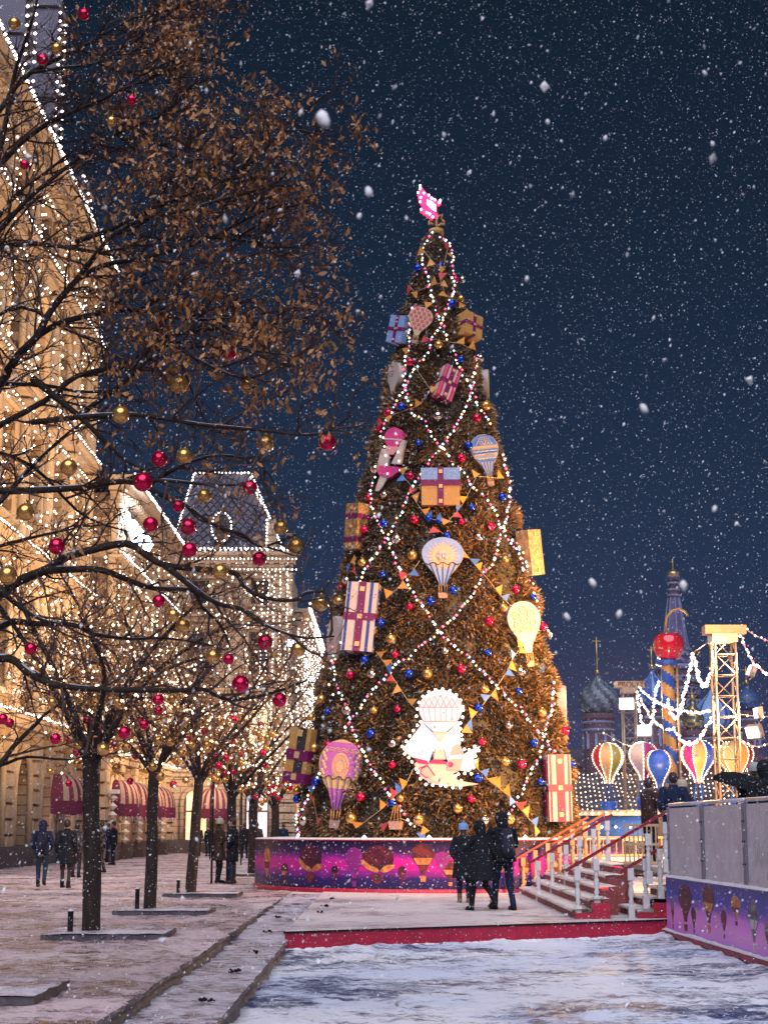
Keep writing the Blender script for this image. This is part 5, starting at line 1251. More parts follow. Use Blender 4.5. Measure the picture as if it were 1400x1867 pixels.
def row_tree(i, x, y, fork, R_, top, dens, nlimb=6, r=.16, leafp=.85, lean=0.0):
    nm = ['nearest', 'second', 'third', 'fourth', 'sixth', 'seventh', 'fifth'][i]
    t = thing('bare_tree', '%s bare linden of the row on the left, hung with baubles' % nm if i else 'nearest bare linden, its long leafy branches filling the upper left', 'tree', (x, y, 0), group='row of bare lindens')
    tp = V((x + lean, y, fork)); mb = MB()
    pts = smooth_path([(x, y, -.02), (x + .01, y, .12), (x + lean * .3 + .02, y, fork * .4), (x + lean * .7, y, fork * .75), tp], 3)
    n = len(pts); mb.tube(pts, [r * (1.25 if k == 0 else 1.06 - .22 * k / n) for k in range(n)], 14)
    for k in range(len(mb.v)): v = mb.v[k]; q = 1 + .10 * NZ.noise(V((v[0] * 9, v[1] * 9, v[2] * 2.2))); mb.v[k] = (x + lean * v[2] / fork + (v[0] - x - lean * v[2] / fork) * q, y + (v[1] - y) * q, v[2])
    mb.build('trunk', 'bark', t, world=True)
    br = MB(); lv = []; spots = []
    for k in range(nlimb):
        a = 2 * pi * (k + RND.uniform(-.25, .25)) / nlimb + i; el = RND.uniform(.55, 1.15) if k % 2 else RND.uniform(.9, 1.35)
        tgt = tp + V((cos(a) * R_ * RND.uniform(.7, 1), sin(a) * R_ * RND.uniform(.7, 1), 0)) * 1; tgt.z = fork + (top - fork) * RND.uniform(.35, .95) * sin(el)
        mid = tp.lerp(tgt, .45) + V((RND.uniform(-.3, .3), RND.uniform(-.3, .3), .3))
        st = tp + V((0, 0, -RND.uniform(0, .25))); pts = smooth_path([st, st.lerp(mid, .4) + V((0, 0, .12)), mid, tgt.lerp(mid, .4) + V((0, 0, .1)), tgt], 3); m_ = len(pts)
        br.tube(pts, [r * .32 * (1 - .86 * j / (m_ - 1)) + .01 for j in range(m_)], 7, 0)
        sprout(br, lv, pts, r * .3, 1, dens, leafp, .06, .10, spots)
    br.build('branches', ['bark', 'twig'], t, world=True); build_leaves(lv, t); CROWN_SPOTS[i] = spots
    return t
row_tree(1, *TREES[1], 2.55, 2.6, 7.6, .85, 7, .138, lean=-.08)
row_tree(2, *TREES[2], 2.60, 2.9, 8.0, .80, 7, .115, lean=.02)
row_tree(3, *TREES[3], 2.75, 3.0, 8.2, .75, 7, .13, lean=.16)
row_tree(6, -4.5, 48.5, 2.6, 3.2, 8.0, .60, 7, .15)
row_tree(4, -4.38, 55.0, 2.4, 3.2, 7.6, .60, 7, .17)
row_tree(5, -4.1, 62.0, 2.4, 3.2, 7.8, .55, 7, .16)

# the near tree: limbs follow the big branches of the photograph, each in its own depth
x0, y0 = TREES[0]
t = thing('bare_tree', 'nearest bare linden, its long leafy branches filling the upper left', 'tree', (x0, y0, 0), group='row of bare lindens')
mb = MB(); tk = smooth_path([(x0, y0, 0), (x0 + .02, y0, 1.2), (x0 - .03, y0, 2.6), (x0, y0 + .05, 4.2), (x0 + .03, y0, 6.0), (x0 - .05, y0, 8.0), (x0, y0, 10.0)], 4); LEAFC = [x0, y0, 1.0]; SPL = .68
mb.tube(tk, [.19 * (1 - .8 * k / len(tk)) for k in range(len(tk))], 14); mb.build('trunk', 'bark', t, world=True)
LIMBS = [ # (depth at start, depth at end, start radius, points, leaf probability, density)
 (15.9, 14.6, .075, [(-60, 1125), (0, 1081), (43, 1056), (86, 1039), (120, 1017), (163, 1004), (231, 991), (266, 1011), (300, 1030), (377, 1039), (429, 1045), (446, 1069), (484, 1090), (536, 1094), (557, 1081), (590, 1078)], .10, .9),
 (15.2, 16.5, .050, [(86, 1040), (107, 1039), (184, 1039), (240, 1060), (283, 1073), (351, 1077), (369, 1107), (403, 1141), (420, 1180)], .06, .9),
 (14.9, 14.0, .035, [(300, 1030), (343, 1064), (394, 1099), (441, 1111), (471, 1133), (514, 1152), (557, 1163), (610, 1160)], .10, .8),
 (15.9, 14.9, .060, [(-60, 1215), (0, 1201), (26, 1204), (51, 1225), (86, 1244), (129, 1253), (184, 1257), (257, 1258), (326, 1259), (373, 1257), (394, 1268), (429, 1276), (500, 1262), (560, 1240)], .05, .9),
 (15.9, 17.6, .060, [(-60, 1170), (0, 1144), (26, 1133), (64, 1137), (103, 1137), (141, 1141), (171, 1156), (240, 1165), (300, 1163), (380, 1175)], .05, .9),
 (15.7, 15.2, .050, [(-40, 1040), (17, 1090), (51, 1116), (86, 1133), (141, 1141)], .0, .6),
 (15.9, 15.0, .050, [(-60, 900), (26, 895), (86, 893), (150, 889), (189, 882), (231, 878), (266, 889), (309, 910), (343, 923), (377, 949), (411, 966), (441, 974), (463, 991), (484, 996), (540, 975)], .25, .8),
 (15.2, 14.6, .025, [(231, 878), (300, 876), (364, 882), (429, 884), (470, 870)], .3, .8),
 (15.9, 16.8, .040, [(-60, 690), (0, 699), (86, 703), (141, 714), (205, 716), (260, 735)], .30, .7),
 (15.9, 14.5, .065, [(-60, 740), (0, 700), (17, 673), (39, 643), (69, 613), (86, 579), (111, 544), (141, 510), (167, 476), (184, 454), (206, 429), (260, 400), (330, 385), (420, 360), (500, 335), (545, 292)], .75, 1.0),
 (15.7, 15.0, .040, [(69, 613), (111, 589), (171, 574), (223, 566), (279, 568), (321, 579), (386, 583), (460, 575), (540, 560)], .7, 1.0),
 (15.4, 14.8, .035, [(141, 510), (189, 484), (257, 471), (326, 454), (386, 433), (429, 411), (480, 385), (520, 370)], .75, 1.0),
 (15.9, 16.4, .040, [(-60, 455), (0, 450), (34, 446), (77, 446), (129, 452), (206, 465), (257, 471), (340, 480), (430, 475), (520, 440)], .65, .9),
 (15.9, 15.4, .040, [(-60, 480), (0, 420), (51, 364), (107, 317), (163, 274), (214, 244), (249, 227), (300, 205), (330, 150)], .7, 1.0),
 (15.9, 16.0, .035, [(-60, 460), (0, 394), (34, 351), (86, 313), (146, 266), (200, 235)], .6, .9),
 (15.9, 15.0, .045, [(-60, 345), (0, 300), (43, 257), (86, 227), (129, 206), (180, 184), (223, 163), (266, 146), (300, 133), (325, 110)], .7, 1.0),
 (15.9, 16.0, .045, [(-60, 255), (0, 201), (26, 163), (56, 133), (107, 107), (150, 86), (193, 60), (240, 34), (274, 13), (330, -15)], .7, 1.0),
 (15.8, 15.2, .020, [(56, 133), (111, 124), (180, 114), (244, 77), (290, 85)], .7, 1.0),
 (15.9, 15.5, .050, [(-30, 420), (0, 274), (13, 214), (26, 141), (43, 86), (64, 21), (71, -20)], .4, .9),
 (15.7, 14.6, .030, [(140, 760), (214, 707), (257, 669), (300, 630), (334, 634), (403, 630), (470, 640), (540, 650)], .7, 1.0),
 (15.9, 15.2, .045, [(-40, 800), (86, 729), (141, 686), (240, 660), (300, 617), (386, 600), (446, 591), (520, 590), (575, 572)], .7, 1.0),
 (15.6, 13.8, .034, [(60, 770), (150, 760), (240, 756), (300, 763), (364, 774), (429, 780), (493, 786), (557, 793), (600, 785), (640, 757)], .55, .7),
 (15.4, 14.0, .030, [(140, 440), (210, 415), (274, 381), (364, 347), (403, 334), (450, 304), (484, 274), (523, 223), (566, 201), (585, 240)], .8, .9),
 (15.8, 15.4, .045, [(60, 690), (146, 760), (193, 807), (231, 841), (274, 863)], .3, .8),
 (15.8, 16.4, .045, [(-40, 960), (21, 893), (51, 859), (77, 833), (129, 786), (200, 740)], .2, .8),
 (15.9, 15.6, .050, [(-60, 1450), (0, 1394), (26, 1360), (69, 1317), (86, 1300), (130, 1270)], .0, .5),
 (15.9, 16.2, .030, [(-60, 1400), (0, 1396), (50, 1380), (130, 1385), (180, 1365)], .0, .5),
 (15.5, 14.8, .022, [(206, 429), (270, 400), (330, 300), (420, 290), (430, 270)], .8, 1.0),
 (15.5, 15.4, .022, [(214, 244), (270, 290), (340, 320), (400, 325)], .8, 1.0),
 (15.5, 15.6, .020, [(163, 274), (230, 300), (310, 290), (350, 255)], .8, 1.0),
 (15.3, 14.6, .022, [(386, 433), (450, 440), (500, 460), (535, 495)], .8, 1.0),
 (15.3, 14.6, .022, [(300, 617), (360, 655), (450, 690), (530, 655)], .75, 1.0),
 (15.5, 16.2, .022, [(240, 34), (300, 20), (360, 8), (410, -5)], .7, 1.0),
 (15.6, 16.6, .022, [(180, 114), (240, 135), (310, 125), (335, 60)], .7, 1.0),
 (15.8, 17.0, .030, [(-40, 600), (40, 560), (120, 600), (200, 640), (260, 720)], .4, .9),
 (15.8, 17.4, .030, [(-40, 820), (60, 850), (140, 930), (200, 960), (290, 980)], .2, .9),
 (15.8, 17.6, .030, [(-40, 1010), (60, 980), (130, 960), (200, 900)], .2, .9),
 (15.6, 15.0, .024, [(266, 889), (330, 850), (400, 830), (470, 845), (500, 880)], .5, .9),
]
br = MB(); lv = []; spots = []; hl = MB()
for (ya, yb, r, pp, lp, dn) in LIMBS:
    n = len(pp); pts = [at(px, py, ya + (yb - ya) * k / (n - 1) + .12 * sin(k * 1.3 + r * 90)) for k, (px, py) in enumerate(pp)]
    if pp[0][0] < 0: pts = [V((x0, y0, max(1.8, min(9.5, pts[0].z - .25))))] + pts
    sp = smooth_path(pts, 3); m_ = len(sp)
    br.tube(sp, [.80 * r * (1 - .86 * (j / (m_ - 1)) ** .8) + .004 for j in range(m_)], 7, 0)
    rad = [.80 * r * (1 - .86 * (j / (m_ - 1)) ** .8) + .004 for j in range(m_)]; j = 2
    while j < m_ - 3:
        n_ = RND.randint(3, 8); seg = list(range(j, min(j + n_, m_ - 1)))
        if len(seg) > 2: hl.tube([sp[q] + V((0, 0, rad[q] * .62)) for q in seg], [rad[q] * (.15 if q in (seg[0], seg[-1]) else .52) for q in seg], 6)
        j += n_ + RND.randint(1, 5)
    sprout(br, lv, sp, r, 1, dn * (1.30 if lp > .5 else .95), lp * .48 + .22, .066, .05, spots)
br.build('branches', ['bark', 'twig'], t, world=True); build_leaves(lv, t); CROWN_SPOTS[0] = spots
mk('limb_highlight', (.50, .52, .62), .7); tag(hl.build('highlight_strips', 'limb_highlight', t, world=True), kind='stuff')  # pale strips along the limb tops paint in their bluish highlight
print('twigs', len(br.f), 'leaves', len(lv))

# --------------------------------------------------- large baubles on the near tree
NB = {'red_b': [(154, 26, 12), (78, 108, 11), (241, 182, 11), (46, 300, 9), (416, 641, 17), (597, 806, 16), (291, 837, 16), (261, 879, 18), (456, 889, 15), (326, 923, 12), (275, 956, 14), (344, 961, 16), (104, 996, 16), (346, 1003, 14), (473, 1019, 14), (290, 1096, 12), (484, 1171, 14), (417, 1202, 11), (439, 1247, 16), (510, 1276, 13), (57, 1183, 11), (6, 1311, 10), (289, 1276, 11), (227, 1336, 12), (102, 1347, 10)],
      'gold_b': [(27, 43, 12), (104, 89, 11), (204, 221, 11), (327, 701, 17), (454, 703, 16), (221, 756, 16), (484, 809, 17), (336, 831, 13), (126, 852, 16), (373, 904, 14), (47, 934, 16), (15, 1049, 18), (512, 962, 14), (539, 996, 16), (402, 1042, 15), (316, 1122, 12), (334, 1141, 13), (584, 1099, 15), (544, 1184, 15), (389, 1197, 14), (189, 1366, 12)]}
for m, L in NB.items():
    for i, (px, py, pr) in enumerate(sorted(L, key=lambda q: q[1])):
        Y = 14.9 + .5 * sin(i * 2.3); p = at(px, py, Y); r = round(pr * Y / F / .01) * .01
        bauble(m, r, p, 'large %s bauble on the nearest bare tree, %s of its colour from the top' % ('magenta' if m == 'red_b' else 'gold', ORD[i]), 'large baubles on the nearest bare tree')
# hang threads belong to the baubles' caps; small baubles in the row trees
NAMES = {1: 'second', 2: 'third', 3: 'fourth', 6: 'fifth', 4: 'sixth', 5: 'seventh'}
for i, n in ((1, 34), (2, 40), (3, 44), (6, 36), (4, 40), (5, 26)):
    sp = [p for p in CROWN_SPOTS[i] if p.z < 5.4]; RND.shuffle(sp); sp.sort(key=lambda p: p.z + RND.uniform(0, 2.2)); sp = sp[:n]
    for k, p in enumerate(sp):
        m = 'red_b' if RND.random() < .32 else 'gold_b'
        bauble(m, .07 if i < 3 else .085, p + V((0, 0, -.13)), 'small %s bauble among many in the crown of the %s bare tree of the row' % ('magenta' if m == 'red_b' else 'gold', NAMES[i]), 'small %s baubles in the %s tree' % ('magenta' if m == 'red_b' else 'gold', NAMES[i]))
# added glowing dots standing in for facade bulbs and bauble glints among twigs
for i in (1, 2, 3, 6, 4):
    sp = list(CROWN_SPOTS[i]); RND.shuffle(sp); sp = sp[:230]; root = [o for o in bpy.data.objects if o.name.startswith('bare_tree') and o.parent is None and abs(o.location.y - TREES[i][1]) < .1][0]
    mb = MB()
    for p in sp: mb.octa(p - root.location + V((RND.gauss(0, .1), RND.gauss(0, .1), RND.gauss(0, .1))), .013 + .00045 * root.location.y)
    o = mb.build('glint_dots', 'bulb_warm', root); o['kind'] = 'stuff'

# --------------------------------------------------- bollards beside the trees
for i, (px, py, hp) in enumerate([(128, 1710, 46), (250, 1665, 42), (325, 1634, 28), (463, 1588, 24)]):
    p = onz(px, py, 0); h = hp * p.y / F * 1.0
    t = thing('bollard', 'thin dark bollard left of a bare tree, %s from the camera' % ORD[i], 'bollard', (p.x, p.y, 0), group='bollards beside the trees')
    MB().lathe([(.050, 0), (.050, .02), (.042, .03), (.042, h - .02), (.046, h - .018), (.046, h), (.0, h + .005)], 14).build('post', 'iron', t)
    mb = MB(); mb.lathe([(.046, h), (.04, h + .02), (.0, h + .028)], 12); mb.build('snow_cap', 'snow', t)
# ================================================================== people
def remeshed(mb, name, m, parent, voxel, smooth=2):
    o = mb.build(name, m, None); md = o.modifiers.new('r', 'REMESH'); md.mode = 'VOXEL'; md.voxel_size = voxel; md.use_smooth_shade = True
    if smooth: s = o.modifiers.new('s', 'SMOOTH'); s.iterations = smooth; s.factor = .5
    dg = bpy.context.evaluated_depsgraph_get(); me = bpy.data.meshes.new_from_object(o.evaluated_get(dg)); me.name = name
    o.modifiers.clear(); o.data = me
    for p in me.polygons: p.use_smooth = True
    if not me.materials: me.materials.append(MT[m])
    o.parent = parent; return o
def hand(mb, w, d, side, curl=.5):
    """palm and five fingers from the wrist w along direction d"""
    d = V(d).normalized(); s = d.cross(V((0, 1, 0))); s = s.normalized() if s.length > .01 else V((1, 0, 0)); nrm = s.cross(d)
    pc = w + d * .05; mb.cap_(w, pc, .024, .030, 8); 
    for k, (o, L) in enumerate(((-.03, .062), (-.01, .072), (.010, .068), (.028, .054))):
        a = w + d * .085 + nrm * o; b = a + (d * cos(curl * .6) + s * (-side) * sin(curl * .6)) * L * .5; c = b + (d * cos(curl * 1.4) + s * (-side) * sin(curl * 1.4)) * L * .5
        mb.cap_(w + d * .04 + nrm * o * .8, a, .012, .0105, 6); mb.cap_(a, b, .0105, .009, 6); mb.cap_(b, c, .009, .0075, 6)
    a = w + d * .03 + nrm * -.03; mb.cap_(a, a + (d * .6 - nrm * .75) * .05, .012, .009, 6)
def person(label, loc, facing, h=1.74, stride=.0, coat='coat_black', hem=.95, legs='coat_black', boots='boot_black', boot_h=.10, head='hair', hat=None, hood=False, arms='down', lean=0.0, pack=None, scarf=None, skirt=False, group=None, bare_legs=False, hres=False, lift=0.0, armsR=None, stripes=False, bulk=1.0, umbrella=False, head_turn=0.0):
    """local frame: the person looks along +y"""
    k = h / 1.75
    t = thing('person', label, 'person', loc, (0, 0, facing), group=group); t.scale = (k, k, k)
    vx = .014 if hres else .019
    hip = V((0, 0, .93)); chest = V((0, .04 + lean * .30, 1.33)); neck = V((0, .03 + lean * .45, 1.50)); hd = V((0, .045 + lean * .55, 1.635))
    Lh, Rh = V((-.09, 0, .92)), V((.09, 0, .92))
    lf = V((-.10, stride * .5, .07)); rf_ = V((.10, -stride * .5, .07 + lift * .16))
    lk = V((-.10, stride * .28 + .03, .50)); rk = V((.10, -stride * .16 + .06 + .10 * lift, .50 + .02 * lift))
    Ls, Rs = V((-.185 * bulk, chest.y - .01, 1.42)), V((.185 * bulk, chest.y - .01, 1.42))
    def arm(s, S_, mode):
        if mode == 'down': return S_ + V((s * .06, -.03, -.28)), S_ + V((s * .07, .07, -.53))
        if mode == 'pocket': return S_ + V((s * .09, -.06, -.27)), S_ + V((s * -.01, .09, -.46))
        if mode == 'phone': return S_ + V((s * .06, .02, -.27)), S_ + V((s * -.06, .24, -.16))
        if mode == 'out': return S_ + V((s * .20, .04, -.20)), S_ + V((s * .44, .10, -.32))
        if mode == 'swing': return S_ + V((s * .06, -.10, -.26)), S_ + V((s * .06, .02, -.50))
        if mode == 'hold': return S_ + V((s * .08, .06, -.25)), S_ + V((s * -.02, .26, -.20))
        if mode == 'up': return S_ + V((s * .10, .08, -.22)), S_ + V((s * .02, .22, .02))
    aL = arms; aR = armsR or arms
    Le, Lw = arm(-1, Ls, aL); Re, Rw = arm(1, Rs, aR)
    b = MB()
    b.cap_(hip, chest, .13, .14); b.cap_(chest, neck, .12, .055); b.cap_(neck + V((0, 0, -.02)), hd + V((0, -.01, -.03)), .052, .056)
    R_ = M.Rotation(head_turn, 3, 'Z'); HB = lambda o_: hd + R_ @ V(o_)
    b.ball(hd + V((0, -.008, .018)), .098, 16, 12, sc=(.80, .98, 1.10), rot=R_); b.cap_(HB((0, .03, -.045)), HB((0, .045, -.075)), .058, .038)
    b.cap_(HB((0, .088, .012)), HB((0, .106, -.022)), .011, .014, 6)
    for s in (-1, 1): b.ball(HB((s * .080, -.005, .0)), .026, 8, 6, sc=(.4, .8, 1.2)); b.ball(HB((s * .036, .07, -.016)), .022, 6, 5)
    b.cap_(HB((-.02, .086, -.052)), HB((.02, .086, -.052)), .010, .010, 6)
    for (hp, kn, ft) in ((Lh, lk, lf), (Rh, rk, rf_)): b.cap_(hp, kn, .080, .052); b.cap_(kn, ft, .052, .036); b.cap_(ft, ft + V((0, .13, -.035)), .036, .030)
    for (sh, el, wr, s) in ((Ls, Le, Lw, -1), (Rs, Re, Rw, 1)): b.cap_(sh, el, .048, .038); b.cap_(el, wr, .038, .024); hand(b, wr, wr - el, s)
    bo = remeshed(b, 'body', 'skin', t, .0105 if hres else .014, 1)
    for s in (-1, 1):
        MB().ball(HB((s * .034, .084, .016)), .0125, 8, 6).build('eye', 'white', bo)
        MB().ball(HB((s * .034, .0935, .016)), .006, 6, 5).build('pupil', 'boot_black', bo) if False else None
    mb = MB(); mb.box(HB((0, .0945, -.052)), (.036, .008, .007), R_); mb.build('lips', 'scarf', bo)
    # hair
    if not hood:
        hb = MB(); hb.ball(hd + R_ @ V((0, -.022, .034)), .106, 16, 12, sc=(.86, .98, 1.08), rot=R_)
        if head == 'hairlong': hb.cap_(hd + V((0, -.06, 0)), hd + V((0, -.085, -.20)), .085, .07)
        if not hat: hb.build('hair', 'hair', t)
    if hat:
        hb = MB(); hb.lathe([(.112, -.005), (.116, .03), (.112, .07), (.09, .115), (.05, .138), (.0, .145)], 16, hd + V((0, -.012, .02))); hb.lathe([(.118, -.02), (.121, .0), (.118, .035)], 16, hd + V((0, -.012, .02)), cap=False)
        if hat != 'hat_grey': hb.ball(hd + V((0, -.012, .18)), .03, 8, 6)
        hb.build('knit_hat', hat, t)
        hb = MB(); hb.ball(hd + V((0, -.03, -.0)), .100, 14, 10, sc=(.86, .95, 1.0)); hb.cap_(hd + V((0, -.05, -.02)), hd + V((0, -.06, -.15)), .075, .07); hb.build('hair', 'hair', t)
    # coat
    c = MB(); top = neck + V((0, -.005, -.045)); kk = bulk
    c.cap_(V((0, .01, .98)), chest + V((0, -.01, 0)), .165 * kk, .175 * kk, 14); c.cap_(chest, top, .155, .085, 12)
    c.cap_(Ls + V((.05, 0, -.01)), Rs + V((-.05, 0, -.01)), .085, .085, 10)
    for (sh, el, wr) in ((Ls, Le, Lw), (Rs, Re, Rw)): c.cap_(sh, el, .078 * kk, .066 * kk, 10); c.cap_(el, wr + (wr - el) * -.04, .066 * kk, .052, 10)
    w0, w1 = .20 * kk, (.215 + (.06 if skirt else .0) + abs(stride) * .05) * kk
    n = 20; zs = [1.12, .98, (1.0 + hem) / 2 if hem < .9 else .94, hem + .01, hem]; vs = []
    for j, z in enumerate(zs):
        f_ = (1.12 - z) / max(.01, 1.12 - hem); ww = w0 + (w1 - w0) * f_
        for i in range(n): a = 2 * pi * i / n; vs.append((ww * cos(a), (ww * .78 + abs(stride) * .12 * f_) * sin(a) + .01 + .02 * f_, z - (.012 * sin(a * 5) if j > 2 else 0)))
    fs = [(j * n + i, (j + 1) * n + i, (j + 1) * n + (i + 1) % n, j * n + (i + 1) % n) for j in range(4) for i in range(n)] + [tuple(range(n)), tuple(4 * n + i for i in range(n - 1, -1, -1))]
    c.add(vs, fs)
    co = remeshed(c, 'coat', coat, t, vx, 3)
    if hood:
        hb = MB(); hb.ball(hd + V((0, -.03, .015)), .130, 16, 12, sc=(.95, 1.05, 1.12)); hb.cap_(hd + V((0, -.06, -.06)), neck + V((0, -.05, -.02)), .11, .10)
        hb.build('hood', coat, t)
    else:
        hb = MB(); hb.lathe([(.085, -.05), (.092, .0), (.078, .05), (.06, .052)], 14, neck + V((0, -.01, -.01)), cap=False); hb.build('collar', scarf or coat, t)
    # trousers and boots
    if bare_legs:
        pass
    tr_ = MB()
    for (hp, kn, ft) in ((Lh, lk, lf), (Rh, rk, rf_)): tr_.cap_(hp, kn, .098, .070); tr_.cap_(kn, ft + V((0, 0, .03)), .070 if not bare_legs else .058, .052 if not bare_legs else .042)
    tr_.cap_(Lh, Rh, .11, .11); remeshed(tr_, 'trousers' if not skirt else 'tights', legs, t, vx, 2)
    for (kn, ft, lf_) in ((lk, lf, 0), (rk, rf_, lift)):
        bt = MB(); d = (kn - ft).normalized(); bt.cap_(ft + d * boot_h, ft, .058, .052, 10)
        tip = ft + V((0, .155, -.028 - .10 * lf_)); bt.cap_(ft + V((0, -.02, -.02)), tip, .050, .038, 10); bt.cap_(ft + V((0, -.03, -.045)), ft + V((0, .0, -.045)), .036, .036, 8)
        bt.box((ft + tip) / 2 + V((0, -.005, -.040 + .0)), (.085, .25, .02), M.Rotation(-.25 * lf_, 3, 'X'))
        bt.build('boot', boots, t)
    if pack:
        pb = MB(); pb.cap_(chest + V((0, -.22, .04)), V((0, -.22, 1.06)), .115, .13, 12); pb.cap_(chest + V((0, -.31, -.10)), V((0, -.31, 1.08)), .06, .07, 10)
        o = remeshed(pb, 'backpack', pack, t, .02, 3)
        for s in (-1, 1): MB().tube([chest + V((s * .10, -.18, .12)), chest + V((s * .13, .0, .14)), chest + V((s * .14, .14, .0)), chest + V((s * .12, .10, -.2)), V((s * .12, -.14, 1.08))], .018, 6).build('strap', pack, t)
    if stripes:
        for z in (-.02, .03):
            q = Le.lerp(Lw, .1); MB().lathe([(.070, 0), (.072, .018)], 12, q + V((0, 0, z)), cap=False).build('sleeve_stripe', 'white', t)
    return t, (Lw, Rw, k)
def gp(px, py, z=0.0): p = onz(px, py, z); return p
def P(label, px, py, deg, z=0.0, **kw):
    p = gp(px, py, z); return person(label, (p.x, p.y, z), radians(deg), **kw)
# the three before the stand (walking/standing on the deck)
P('person in a dark coat and pale blue knit hat with back turned, before the stand', 846, 1646, 4, .01, h=1.62, coat='coat_black', hem=.55, hat='hat_blue', legs='coat_black', boots='boot_tan', boot_h=.13, arms='pocket', armsR='phone', hres=True, skirt=True)
P('person in a long dark hooded coat stepping forward beside the one in the blue hat', 880, 1661, 28, .01, h=1.66, coat='coat_black', hem=.60, hood=True, stride=.55, lift=1.0, arms='out', armsR='pocket', lean=.12, hres=True, skirt=True)
P('tall person in dark jacket and trousers with a backpack, nearest to the stairs', 919, 1659, 18, .01, h=1.84, coat='coat_black', hem=.86, legs='coat_navy', stride=.42, arms='hold', lean=.10, pack='bag', hres=True, head='hair', hat=None, hood=True, bulk=1.10)
# left pavement
P('person in a hooded jacket with a backpack walking away on the left', 75, 1617, 4, 0, h=1.74, coat='coat_navy', hem=.86, hood=True, pack='bag', legs='jeans', stride=.30, lift=.5, arms='pocket', hres=True)
P('person in a black coat and skirt walking away beside the one with the backpack', 119, 1619, -3, 0, h=1.76, coat='coat_black', hem=.62, skirt=True, legs='coat_grey', bare_legs=True, stride=.16, arms='swing', hres=True, hat=None, head='hair', boots='boot_black')
P('person in a patterned grey jacket half hidden behind the one in the black skirt', 138, 1600, -10, 0, h=1.70, coat='camo', hem=.80, legs='coat_grey', arms='pocket', head='hair')
P('person in a camouflage suit partly hidden by the second tree trunk', 184, 1591, 80, 0, h=1.78, coat='camo', hem=.84, legs='camo', arms='pocket', hood=False, stride=.2)
P('person in a dark jacket with a red scarf standing sideways near the shop windows', 207, 1577, 85, 0, h=1.84, coat='coat_black', hem=.80, scarf='scarf', arms='hold', legs='coat_black')
P('person in dark clothes facing the one with the red scarf', 195, 1572, -70, 0, h=1.76, coat='coat_navy', hem=.80, arms='hold', legs='coat_navy')
P('person in a blue coat standing far off before the diamond pillars', 259, 1560, 170, 0, h=1.66, coat='jeans', hem=.70, arms='pocket', legs='coat_navy')
P('person in a brown coat and beige hat facing a companion beside the fourth trunk', 397, 1610, -75, 0, h=1.80, coat='coat_brown', hem=.62, hat='hat_beige', legs='coat_black', boot_h=.32, arms='phone', hres=True, skirt=True)
P('person in a long black coat facing the one in the brown coat', 425, 1611, 80, 0, h=1.84, coat='coat_black', hem=.58, legs='jeans', arms='pocket', hres=True, boots='coat_brown')
P('person with grey hair standing under the red awning', 361, 1561, 180, 0, h=1.72, coat='coat_grey', hem=.82, hat='hat_grey', legs='coat_grey')
P('person in black standing next to the grey-haired one', 380, 1561, 160, 0, h=1.66, coat='coat_black', hem=.80, legs='coat_black')
P('person in black with a white belt walking off behind the couple', 446, 1565, 20, 0, h=1.80, coat='coat_black', hem=.75, stride=.2, legs='coat_black')
P('person in a dark coat half hidden by the farthest trunks', 468, 1571, 10, 0, h=1.80, coat='coat_grey', hem=.7, legs='coat_black')
P('person in a dark coat behind the left end of the tree stand', 503, 1563, 5, 0, h=1.74, coat='coat_black', hem=.7, legs='coat_black')
P('person in a dark jacket behind the tree stand, next to its left end', 517, 1566, 30, 0, h=1.78, coat='coat_navy', hem=.8, legs='coat_black')
# right, behind the metal barrier on the landing
def PR_(label, px, head_y, Y, deg, **kw):
    h = kw.get('h', 1.74); top = at(px, head_y, Y); z = top.z - h - .03
    return person(label, (top.x, Y, max(z, LZ)), radians(deg), **kw)
PR_('person with dark hair and a brown quilted jacket at the top of the stairs', 1180, 1419, 32.6, -60, h=1.66, coat='coat_brown', hem=.80, arms='hold', head='hair')
PR_('person in a navy jacket with white sleeve stripes behind the metal barrier', 1227, 1415, 31.6, 10, h=1.74, coat='coat_navy', hem=.80, hood=False, arms='pocket', stripes=True, bulk=1.1, hat=None)
PR_('person in a pale knit hat behind the metal barrier, beside the navy jacket', 1244, 1427, 33.2, 30, h=1.64, coat='coat_brown', hem=.80, arms='pocket', hat='hat_beige')
t, (lw, rw, k) = PR_('person in a grey knit hat holding a dark umbrella behind the metal barrier', 1377, 1391, 29.4, 40, h=1.80, coat='coat_black', hem=.80, arms='up', hat='hat_grey', hres=True)
PR_('person in a black hooded jacket nearest the camera behind the metal barrier', 1393, 1402, 27.2, 20, h=1.78, coat='coat_black', hem=.80, arms='pocket', hood=True, hres=True, bulk=1.15)
c = at(1352, 1424, 28.8)
u = thing('umbrella', 'dark folded-open umbrella held low behind the metal barrier', 'umbrella', tuple(c), (radians(8), radians(14), 0))
mb = MB(); mb.lathe([(.52, -.10), (.50, -.02), (.38, .07), (.2, .12), (.02, .14)], 8, smooth=False, cap=False); mb.build('canopy', 'coat_black', u)
MB().tube([(0, 0, .2), (0, 0, -.65)], .012, 6).build('shaft', 'iron', u)
mb = MB()
for i in range(8): a = 2 * pi * i / 8; mb.tube([(0, 0, .12), (.5 * cos(a), .5 * sin(a), -.04)], .006, 4)
mb.build('ribs', 'iron', u)
